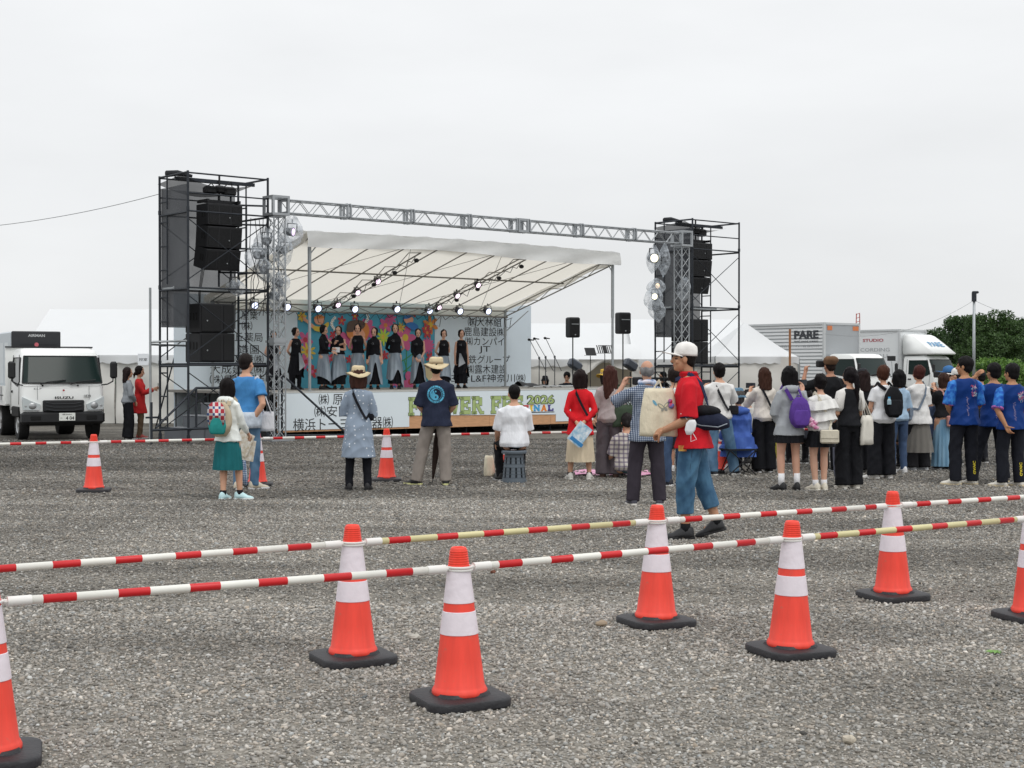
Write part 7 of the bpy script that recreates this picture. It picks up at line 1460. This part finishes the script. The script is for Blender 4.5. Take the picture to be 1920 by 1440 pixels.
# --- crowd at the right
p = person(1432, 886, 691, 'person in a cream jacket and wide black trousers filming to the left', yaw=R(14), hair='shoulder', hairc='#42291f', shirt=1, sleeve='baggy', sc='#d6cfc6', hem=.84, flare=.025, lo='wide', lc='#16171b', aL='phone', aR='clasp', shoes='#232326', sole='#dadada', fat=1.05)
phone(p, 'smartphone raised by the person in the cream jacket', -1); crossbody(p, 'black crossbody bag over the cream jacket', '#1e1f24', 1, low=.98, bag=(.16, .07, .26), bx=.16)
q = gnd(1451, 880); umbrella((q.x, q.y, .03), 'folded yellow umbrella hanging behind the black trousers', '#b8b24a', .75, (0, R(4)), .045)
p = person(1479, 919, 689, 'person in a grey hooded top and short black skirt with a purple rucksack', yaw=R(12), hair='bobfull', hairc='#141214', shirt=1, sleeve='baggy', sc='#9ea2a6', hem=.76, flare=.03, lo='skirt', lolen=.66, wide=.035, lc='#1a1b1f', aL='clasp', aR=((.45, .5, -.55), (.1, .5, .85)), shoes='#1b1b1d', sole='#1b1b1d', sock=('#e8e8ea', .15), feet=((-.11, 0, 25), (.12, 0, -15)), tone='#cfa189')
b = MB(); b.ell(p['up'](0, -.07, 1.40), p['V'](.13, .07, .065), 18, 10); emit('hood', b, cloth('#9ea2a6'), p['root'], True)
bp_ = backpack(p, 'purple rucksack with a pink frilled charm worn over the grey hooded top', '#5b3d8f', .30, .42, .16, 1.08, '#5b3d8f', x=.07); phone(p, 'smartphone held out to the right by the person with the purple rucksack', 1)
b = MB(); [b.ell(p['up'](.20+.03*(i % 3), -.27-.01*i, .98-.02*i), p['V'](.04, .03, .035), 10, 8) for i in range(6)]; me = b.mesh('charm'); wrinkle(me, .01, 40, 2); emit('charm', me, mottled('charm_pink', '#b0487f', '#e6ccd8', 25, (1, 1, 1)), bp_, True)
p = person(1537, 919, 703, 'person in a white frilled blouse and short black skirt with a cream bag behind', yaw=R(16), hair='bun', hairc='#191516', shirt=1, sleeve='baggy', sc='#dfdedb', hem=.84, flare=.045, lo='skirt', lolen=.64, wide=.05, lc='#18191d', aL='clasp', aR='clasp', shoes='#d9d2c2', sole='#e5e0d4', sock=('#e2e2e4', .07), feet=((-.07, 0, 18), (.07, 0, -8)), tone='#d0a48c')
sh_ = part_of(p, 'shirt')
for z0_, f in ((1.33, 1.25), (1.16, 1.12)):
    b = MB(); rr = [[p['up']((.18*f+.05*t+.018*t*sin(11*a))*cos(a), -.01+(.125*f+.05*t+.018*t*sin(11*a+1))*sin(a), z0_-.13*t-.02*sin(2*a)) for a in [2*PI*i/72 for i in range(72)]] for t in (0, .5, 1)]; b.rings(rr, False); emit('frill', b, cloth('#dfdedb'), sh_, True)
crossbody(p, 'cream flap bag hanging behind the short black skirt', '#cfc8b6', 0 or 1, low=.80, bag=(.27, .09, .20), bx=.02, bagy=-.24, strapc='#cfc8b6')
p = person(1556, 884, 672, 'person in a brown beret and black T-shirt photographing over the others', yaw=R(16), sex='m', hair='crop', hairc='#2a201c', shirt=1, sleeve='half', sc='#1a1b1e', lo='baggy', lc='#202126', aL=((.5, .5, -.2), (-.35, .3, .85)), aR=((.3, .6, -.3), (-.8, .2, .6)), hat=('beret', '#6f5440'), fat=1.15, tone='#a87a62')
a_ = (p['arms'][1][2]+p['arms'][-1][2])/2; o = carried(p, 'camera', 'dark camera at the eye of the person in the brown beret', 'camera'); b = MB(); b.bbox(p['up'](-.06, .17, 1.62), (.14, .09, .10), .015); emit('camera_body', b, M_BLK, o)
p = person(1592, 916, 691, 'person with a long dark ponytail in a black top with white sleeves and wide trousers', yaw=R(18), hair='pony', hairc='#181316', shirt=1, sleeve='short', sc='#1b1c20', hem=.88, lo='wide', lc='#15161a', aL=((.12, .1, -1), (-.3, .8, -.2)), aR='clasp', shoes='#ddd9cf', sole='#e8e4da', head=(14, -4)); sh_ = part_of(p, 'shirt')
for s in (-1, 1):
    a, e, w_, hd, fd = p['arms'][s]; b = MB(); b.tube([a+Vector((-s*.075, 0, .035)), a+Vector((-s*.01, 0, .004)), a+(e-a)*.66], [.050, .0675, .0695], 14, rnd=True); emit('white_sleeve', b, cloth('#dcdad6'), sh_, True)
tote(p, 'white cloth tote hanging from the shoulder of the ponytailed person', '#d6d2c8', x=.24, y=-.08, ztop=1.04, w=.26, h=.42, rot=.45, thick=.09)
q = gnd(1566, 905); umbrella((q.x, q.y, .03), 'folded grey umbrella beside the wide black trousers', '#6d6f7d', .75, (0, R(2)), .04)
p = person(1617, 887, 694, 'person in a black baseball cap and black top filming, seen behind the white tote', yaw=R(16), hair='shoulder', hairc='#2a1d1c', shirt=1, sleeve='half', sc='#17181b', lo='wide', lc='#15161a', aL='phone', aR='phone', hat=('cap', '#2c2d31'), shoes='#d8d8d6'); phone(p, 'smartphone held by the person in the black baseball cap', -1)
p = person(1655, 897, 687, 'person with short brown hair in a white T-shirt and black rucksack', yaw=R(14), sex='f', hair='male' if 0 else 'short', hairc='#4d2f22', shirt=1, sleeve='short', sc='#dedfe1', hem=.84, flare=.02, lo='wide', lc='#191a1f', aL='clasp', aR='phone', shoes='#e2e0dc', sole='#eceae6', feet=((-.14, 0, 35), (.10, 0, -5)), fat=1.12)
bp_ = backpack(p, 'black rucksack with a blue bottle in its side pocket', '#17181b', .30, .46, .17, 1.16, '#1f2024', x=.06); b = MB(); b.tube([p['up'](-.06, -.31, 1.13), p['up'](-.06, -.31, 1.19), p['up'](-.06, -.31, 1.22)], [.028, .028, .014], 10); o = carried(p, 'drink_bottle', 'clear bottle with a blue cap in the pocket of the black rucksack', 'bottle'); emit('bottle', b, mat('bottle_clear', '#9fb9c4', .15), o); b = MB(); b.tube([p['up'](-.06, -.31, 1.22), p['up'](-.06, -.31, 1.245)], .016, 10); emit('cap', b, mat('cap_blue', '#2f9ad0'), o)
p = person(1684, 886, 695, 'person with black bobbed hair and a pale blue shirt behind the black rucksack', yaw=R(16), hair='bobfull', hairc='#131214', shirt=1, sleeve='half', sc='#9db6cc', lo='trousers', lom=JEAN3, shoes='#dedede', aL='phone', aR='clasp')
p = person(1695, 880, None, 'person in dark clothes sitting low behind the white T-shirt and selfie stick', k=.95, seat=.36, yaw=R(18), hair='short', hairc='#1b1818', shirt=1, sleeve='half', sc='#4a453f', lo='trousers', lc='#1c1c20', aL='thigh', aR='thigh', feet=((-.15, .34, 0), (.15, .34, 0))); q = p['M'].translation; chair((q.x, q.y, 0), R(18), 'dark folding chair in the crowd left of the sheer skirt', '#1c1c20')
SH = nodes_mat('sheer_grey', net_fn(.62, (.26, .245, .22)))
p = person(1722, 882, 687, 'person in a white T-shirt and sheer grey overskirt holding up a selfie stick', yaw=R(22), hair='short', hairc='#4b2723', shirt=1, sleeve='half', sc='#dad9d7', hem=.76, flare=.03, lo='wide', lc='#1d1d20', aL=((.2, .75, -.5), (-.05, .6, .8)), aR='clasp', shoes='#c9ccd0', sole='#e2e2e2', feet=((-.14, 0, 60), (.10, 0, 30)), fat=1.12)
b = MB(); b.rings([[p['up']((.165+.085*t+.012*t*sin(14*a+3*t))*cos(a), -.01+(.13+.08*t+.012*t*sin(13*a))*sin(a), .84-.54*t) for a in [2*PI*i/72 for i in range(72)]] for t in (0, .25, .5, .75, 1)], False); emit('sheer_overskirt', b, SH, p['root'], True)
crossbody(p, 'blue grey strap and pale bag over the white T-shirt with the selfie stick', '#74808f', -1, low=.92, bag=(.18, .08, .2), bx=-.19, bagy=-.02, strapc='#74808f')
a, e, w_, hd, fd = p['arms'][-1]; h0 = w_+hd*.08; o = carried(p, 'selfie_stick', 'thin selfie stick with a phone clamped on top', 'selfie stick'); b = MB(); b.tube([h0-Vector((0, 0, .06)), h0+Vector((0, .04, .30))], .006, 6); emit('stick', b, M_GALV, o); o = carried(p, 'smartphone', 'smartphone clamped on the selfie stick', 'phone'); b = MB(); b.bbox(h0+Vector((0, .045, .345)), (.15, .01, .075), .004); emit('case', b, mat('phone_black', ''), o)
p = person(1768, 880, 701, 'person in a black top and long pale denim skirt with a pink bag', yaw=R(20), hair='bob', hairc='#3f2a22', shirt=1, sleeve='short', sc='#18181b', hem=.93, lo='skirt', lolen=.06, wide=.05, lom=LDEN, aL='phone', aR='phone', shoes='#3a3a3e')
crossbody(p, 'pink handbag hanging behind the pale denim skirt', '#c58f87', 1, low=.86, bag=(.27, .10, .20), bx=.08, bagy=-.20, strapc='#c9998f')
p = person(1778, 868, 689, 'person in a blue and white cap photographing behind the pale denim skirt', yaw=R(70), sex='m', hair='crop', hairc='#2a2522', shirt=1, sleeve='half', sc='#5d6a78', lo='trousers', lc='#3d4145', aL='camera', aR='camera', hat=('cap', '#3f6d9f')); o = carried(p, 'camera', 'camera held to the face of the person in the blue cap', 'camera'); b = MB(); b.bbox(p['up'](0, .20, 1.575), (.14, .10, .10), .015); emit('camera_body', b, M_BLK, o)
p = person(1794, 872, 693, 'person in a white cap looking left beside the tallest blue jersey', yaw=R(55), sex='m', hair='crop', hairc='#3a3432', shirt=1, sleeve='half', sc='#77736c', lo='trousers', lc='#55584f', hat=('cap', '#e1e0dc'))
p = person(1838, 868, 696, 'person in a black cap seen between two blue jerseys', yaw=R(20), sex='m', hair='crop', hairc='#1b1818', shirt=1, sleeve='half', sc='#1e2026', lo='trousers', lc='#24252b', hat=('cap', '#222329'))
for px_, py_, cl, lb in ((1512, 872, '#2a2c33', 'person in dark clothes sitting low behind the purple rucksack'), (1571, 870, '#3a3b3f', 'person sitting low between the frilled blouse and the ponytailed person'), (1636, 868, '#5a564e', 'person in a drab top sitting low behind the white tote'), (1402, 874, '#c9c8c4', 'person in a pale top sitting low between the blue poncho and the cream jacket'), (1742, 866, '#43506a', 'person in a slate top sitting low right of the sheer skirt')):
    person(px_, py_, None, lb, k=.92, seat=.34, yaw=R(16), hair='short', hairc='#1c1818', shirt=1, sleeve='half', sc=cl, lo='trousers', lc='#1c1c20', aL='thigh', aR='thigh', feet=((-.15, .34, 0), (.15, .34, 0)), group='people sitting low inside the crowd', vox=.0095)
# three blue jerseys
def jersey_fn(nt, b):
    b.inputs['Specular IOR Level'].default_value = .15
    tc = nt.nodes.new('ShaderNodeTexCoord'); sp = nt.nodes.new('ShaderNodeSeparateXYZ'); nt.links.new(tc.outputs['Object'], sp.inputs[0]); ab = nt.nodes.new('ShaderNodeMath'); ab.operation = 'ABSOLUTE'; nt.links.new(sp.outputs[0], ab.inputs[0])
    g = nt.nodes.new('ShaderNodeMapRange'); g.inputs[1].default_value = .145; g.inputs[2].default_value = .165; nt.links.new(ab.outputs[0], g.inputs[0])
    zz = nt.nodes.new('ShaderNodeMapRange'); zz.inputs[1].default_value = .98; zz.inputs[2].default_value = 1.08; nt.links.new(sp.outputs[2], zz.inputs[0]); mm = nt.nodes.new('ShaderNodeMath'); mm.operation = 'MULTIPLY'; nt.links.new(g.outputs[0], mm.inputs[0]); nt.links.new(zz.outputs[0], mm.inputs[1])
    n = nt.nodes.new('ShaderNodeTexNoise'); n.inputs['Scale'].default_value = 16; n.inputs['Detail'].default_value = 4; nt.links.new(tc.outputs['Object'], n.inputs[0]); r = nt.nodes.new('ShaderNodeValToRGB'); e = r.color_ramp.elements; e[0].position = .4; e[0].color = (*srgb('#1c4fa8'), 1); e[1].position = .62; e[1].color = (*srgb('#3f86d0'), 1); nt.links.new(n.outputs[0], r.inputs[0])
    m = nt.nodes.new('ShaderNodeMix'); m.data_type = 'RGBA'; m.inputs[6].default_value = (*srgb('#0f3474'), 1); nt.links.new(r.outputs[0], m.inputs[7]); nt.links.new(mm.outputs[0], m.inputs[0]); nt.links.new(m.outputs[2], b.inputs['Base Color'])
JER = nodes_mat('jersey_blue', jersey_fn, .6)
GJ = 'people in matching blue jerseys'
def jersey(px, py, top, yaw, label, aL, aR, feet, head, shoes='#dedad0'):
    p = person(px, py, top, label, yaw=yaw, sex='m', hair='short', hairc='#161315', shirt=1, sleeve='half', shirtm=JER, hem=.80, flare=.02, lo='baggy', lc='#1b1d25', aL=aL, aR=aR, feet=feet, shoes=shoes, sole='#d8c9a8', head=head, group=GJ, fat=1.06, tone='#b0805f'); k = p['k']
    rg = random.Random(px); col = ('#c24a5c', '#7fb7c9', '#d8d4dd', '#cf6f95')
    for ci, cc_ in enumerate(col):
        b = MB()
        for i in range(9):     # small dragon-like scribble of curls on the right shoulder blade
            a0 = rg.uniform(0, 6.28); cx_, cz_ = (.075+rg.uniform(-.045, .045))*k, (1.27+rg.uniform(-.085, .06))*k; ring2(b, cx_, cz_, .009*k, .014*k, 0, 8, a0, a0+3.6)
        decal(p, 'shirt', b, mat('print_'+cc_[1:], cc_), 'curled_print', off=.003+.0006*ci)
    b = MB()
    for i in range(16): z_ = (1.17-.016*i)*k; x_ = -.02*k+rg.uniform(-.012, .012)*k; b.add([(x_-.008, 0, z_), (x_+.008, 0, z_), (x_+.006, 0, z_+.008), (x_-.006, 0, z_+.009)], [(0, 1, 2, 3)])
    decal(p, 'shirt', b, mat('print_mauve', '#8d7f9c'), 'vertical_print')
    for s in (-1, 1):
        a, e, w_, hd, fd = p['arms'][s]; b = MB(); b.tube([a+(e-a)*.87, a+(e-a)*.965], [.0745, .076], 16); emit('sleeve_cuff', b, mottled('cuff_pink', '#2c60b0', '#cf5590', 28, (1, 1, 1), 0), part_of(p, 'shirt'), True)
    tr_ = part_of(p, 'trousers'); hp, kp, an, ang, fz = p['legs'][1]
    b = text_mb('GAViC', 0, .17, 0, .035, 0, .03); out = []     # yellow lettering reading down the calf
    T_ = BVHTree.FromPolygons([v.co for v in tr_.data.vertices], [tuple(q_.vertices) for q_ in tr_.data.polygons])
    vv = []
    for x, y, z in b.v:
        X, Z = an.x+z-.012, an.z+.06+x; h = T_.ray_cast(Vector((X, -1, Z)), Vector((0, 1, 0))); vv.append((X, (h[0].y if h[0] else -.08)-.004, Z))
    b.v = vv; emit('lettering', b, mat('print_yellow', '#d8c52f'), tr_)
    return p
jersey(1808, 909, 671, R(12), 'tallest person in a blue jersey, leftmost of the three, looking left', 'clasp', 'clasp', ((-.12, .02, 50), (.12, 0, 20)), (48, 0))
jersey(1862, 904, 683, R(8), 'person in a blue jersey with one hand on the back of the head', ((.85, .1, .05), (-.75, -.25, .75)), 'down', ((-.30, .05, 55), (.18, .0, 10)), (20, 0), '#4a4644')
jersey(1896, 912, 684, R(10), 'person in a blue jersey at the right edge, back of the hand on the hip', ((.3, -.25, -1), (-.35, -.35, -.9)), 'clasp', ((-.14, 0, 45), (.12, 0, 20)), (25, 0))

# --- musicians and helpers behind the deck
p = person(pos=at(1022, 692, 43.0)*1, label='person in a black bucket hat seated behind the microphone stands', k=.95, seat=.42, yaw=R(170), hair='bob', hairc='#1a1616', shirt=1, sleeve='half', sc='#1b1c20', lo='trousers', lc='#1b1c20', aL='thigh', aR='thigh', hat=('bucket', '#1e1f23'), feet=((-.15, .34, 0), (.15, .34, 0)))
p = person(pos=at(1063, 692, 43.2)*1, label='person in a dark polo shirt seated and looking down at a tablet', k=1.06, seat=.44, yaw=R(175), sex='m', hair='short', hairc='#161314', shirt=1, sleeve='half', sc='#1e2128', lo='trousers', lc='#1b1c20', aL='thigh', aR='thigh', head=(0, -22), feet=((-.15, .34, 0), (.15, .34, 0))); o = carried(p, 'tablet', 'dark tablet held by the seated person in the dark polo shirt', 'tablet'); b = MB(); b.bbox(p['up'](0, .38, 1.12), (.30, .02, .21), .006, Matrix.Rotation(R(-25), 3, 'X')); emit('case', b, mat('phone_black', ''), o)
p = person(pos=at(1243, 692, 42.0)*1, label='person in black seated at the side of the stage, seen past the white cap', k=1.05, seat=.46, yaw=R(120), sex='m', hair='short', hairc='#141213', shirt=1, sleeve='half', sc='#1a1b1f', lo='trousers', lc='#1b1c20', aL='thigh', aR='thigh', feet=((-.15, .34, 0), (.15, .34, 0)))
q = at(1225, 692, 41.6); o = thing('keyboard', (q.x, q.y, 0), R(20), 'black keyboard on a stand beside the seated person in black', 'keyboard'); b = MB(); b.bbox((0, 0, 1.22), (1.1, .3, .10), .02); emit('keyboard_body', b, M_BLK, o); b = MB(); b.tube([(-.4, 0, 0), (.4, 0, 1.18)], .018, 6); b.tube([(.4, 0, 0), (-.4, 0, 1.18)], .018, 6); emit('stand', b, M_BLK, o)
p = person(pos=at(1135, 692, 24.0)*1, label='person in a straw hat with a yellow lining mostly hidden by long brown hair', k=((692-696)/scale_at(24)+1.5)/1.7, yaw=R(20), hair='bob', hairc='#2a2020', shirt=1, sleeve='half', sc='#6d6a62', lo='trousers', lc='#2c2d33', hat=('sun', '#c9a648'))

# --- performers on the stage
SKG = mottled('chiffon_grey', '#66727e', '#a3afba', 5, (1, 1, .25)); SKL = mottled('chiffon_light', '#8d9299', '#b9bdc2', 6, (1, 1, .3)); BLK = '#15151a'
def performer(px, top, v, label, yaw, hair='bun', slv='mixed', aL='back', aR='back', head=(0, 0), hemf=None, mode='long', shirt_hem=.95):
    u, _ = pv(px, 700, v); P = S(u, v, 0); k = ((692-top)/scale_at(P.y)+CAMZ-ZD)/1.72
    p = person(pos=(P.x, P.y, 0), label=label, k=k, z0=ZD, yaw=yaw, hair=hair, hairc='#171314', shirt=1, sleeve=slv, sc=BLK, hem=shirt_hem, turtle=(slv == 'mixed'), lo='skirt' if mode != 'short' else 'trousers', lolen=.14 if mode != 'short' else None, wide=.015, lc=BLK, aL=aL, aR=aR, head=head, shoes='#18181a', sole='#18181a', group='dancers in black and grey standing on the stage', tone='#cfa38c', vox=.0095); up = p['up']
    if mode in ('long', 'slit'):
        b = MB(); n = 72; hf = hemf or (lambda a: .16+.10*(1+cos(a-1.2)))
        rr = []
        for j in range(10):
            t = j/9; r_ = []
            for i in range(n):
                a = 2*PI*i/n; hm = hf(a); z = 1.03-(1.03-hm)*t; bx = .128+.05*min(1, t*2)+.045*t+.014*t*sin(13*a+2*sin(2*a)); by = .10+.045*min(1, t*2)+.045*t+.012*t*sin(13*a+1); r_.append(up(bx*cos(a), by*sin(a), z))
            rr.append(r_)
        b.rings(rr, False); emit('chiffon_overskirt', b, SKG, p['root'], True)
    if mode in ('short', 'dress'):
        b = MB(); n = 60; rr = []
        for j in range(8):
            t = j/7; rr.append([up((.13+.11*t+.015*t*sin(9*a))*cos(a), (.10+.09*t+.015*t*sin(9*a))*sin(a), 1.03-(.62+.12*sin(2*a+.7)+.06*sin(5*a))*t) for a in [2*PI*i/n for i in range(n)]])
        b.rings(rr, False); emit('ragged_skirt', b, cloth(BLK), p['root'], True)
        b = MB(); 
        for i in range(1): b.grid(lambda s, t: up(-.02+(s-.5)*(.05+.16*t)-.02*t+(.10 if mode == 'dress' else 0), .13+.105*t+.008*sin(s*20), 1.02-(.36+.14*s)*t*(1 if mode == 'short' else .8)), 12, 8)
        emit('pale_panel', b, SKL, p['root'], True)
    b = MB(); kk = p['k']
    for i in range(7): a = i*.9; x0, z0_ = (.055+.012*cos(a*2))*kk, (1.27+.01*sin(a*3))*kk; b.add([(x0, 0, z0_), (x0+.035*cos(a)*kk, 0, z0_+.03*sin(a)*kk), (x0+.034*cos(a+.2)*kk, 0, z0_+.03*sin(a+.2)*kk)], [(0, 1, 2)])
    decal(p, 'shirt', b, mat('silver_thread', '#8f9399', .4), 'silver_motif', back=False); return p
YF = R(180)
performer(513, 620, 2.6, 'dancer in black half hidden behind the truss pillar at the left', R(-150), 'short', 'none', mode='short')
performer(555, 614, 2.9, 'leftmost dancer on the open stage, low bun, ragged black skirt, looking right', R(-135), 'bun', 'none', head=(20, 0), mode='short')
performer(607, 610, 2.6, 'dancer with a topknot turned sideways, reaching a microphone to her neighbour', R(-112), 'topbun', 'mixed', aL=((.3, .75, -.55), (-.1, 1, .15)), aR=((.1, .45, -.9), (-.1, .9, -.3)), head=(10, -12), hemf=lambda a: .12+.12*(1+cos(a+.3)))
pc = performer(635, 611, 2.5, 'dancer speaking into a microphone with a white paper in her hand', R(176), 'bangs' if 0 else 'bun', 'mixed', aL=((.15, .3, -1), (-.75, .6, .1)), aR=((.15, .35, -.9), (-.6, .6, .75)), hemf=lambda a: .10+.30*(.5+.5*cos(a-2.6)))
o = carried(pc, 'paper_card', 'white card held at the waist of the speaking dancer', 'card'); b = MB(); b.box(pc['up'](.02, .26, 1.07), (.17, .01, .12)); emit('card', b, mat('paper', ''), o)
o = carried(pc, 'microphone', 'hand microphone at the mouth of the speaking dancer', 'microphone'); b = MB(); c_ = pc['up'](.03, .17, 1.44); b.tube([c_, c_+Vector((.02, .03, -.14))], [.018, .012], 8); emit('handle', b, M_BLK, o); b = MB(); b.ell(c_+Vector((0, 0, .015)), (.024, .024, .026)); emit('head', b, M_GALV, o)
performer(671, 607, 2.5, 'dancer with a fringe and long hair tied back, smiling, fourth from the left', YF, 'pony', 'none', hemf=lambda a: .2+.05*cos(a))
performer(702, 614, 2.3, 'shorter dancer laughing with her head turned to the left of the picture', R(-168), 'bun', 'mixed', aL='down', aR='down', head=(-28, 0), hemf=lambda a: .13+.62*math.exp(-((a-1.6)/.45)**2))
performer(741, 607, 2.3, 'tall dancer in the middle of the mural with hands behind her back', R(-172), 'bun', 'mixed', hemf=lambda a: .15+.40*math.exp(-((a-1.9)/.5)**2)+.12*cos(a))
performer(784, 616, 2.4, 'dancer with hands clasped low at the right end of the mural', R(-172), 'bun', 'mixed', aL=((.1, .15, -1), (-.45, .45, -.8)), aR=((.1, .15, -1), (-.45, .45, -.8)), hemf=lambda a: .15+.65*math.exp(-((a-1.8)/.55)**2))
performer(832, 618, 2.6, 'dancer in front of the plain panel mostly hidden by a sun hat', R(-150), 'topbun', 'none', head=(-20, 0))
performer(865, 618, 2.6, 'rightmost dancer in a long black tunic beside the company names', R(-160), 'bun', 'none', aL='down', aR='down', mode='dress', shirt_hem=.72)
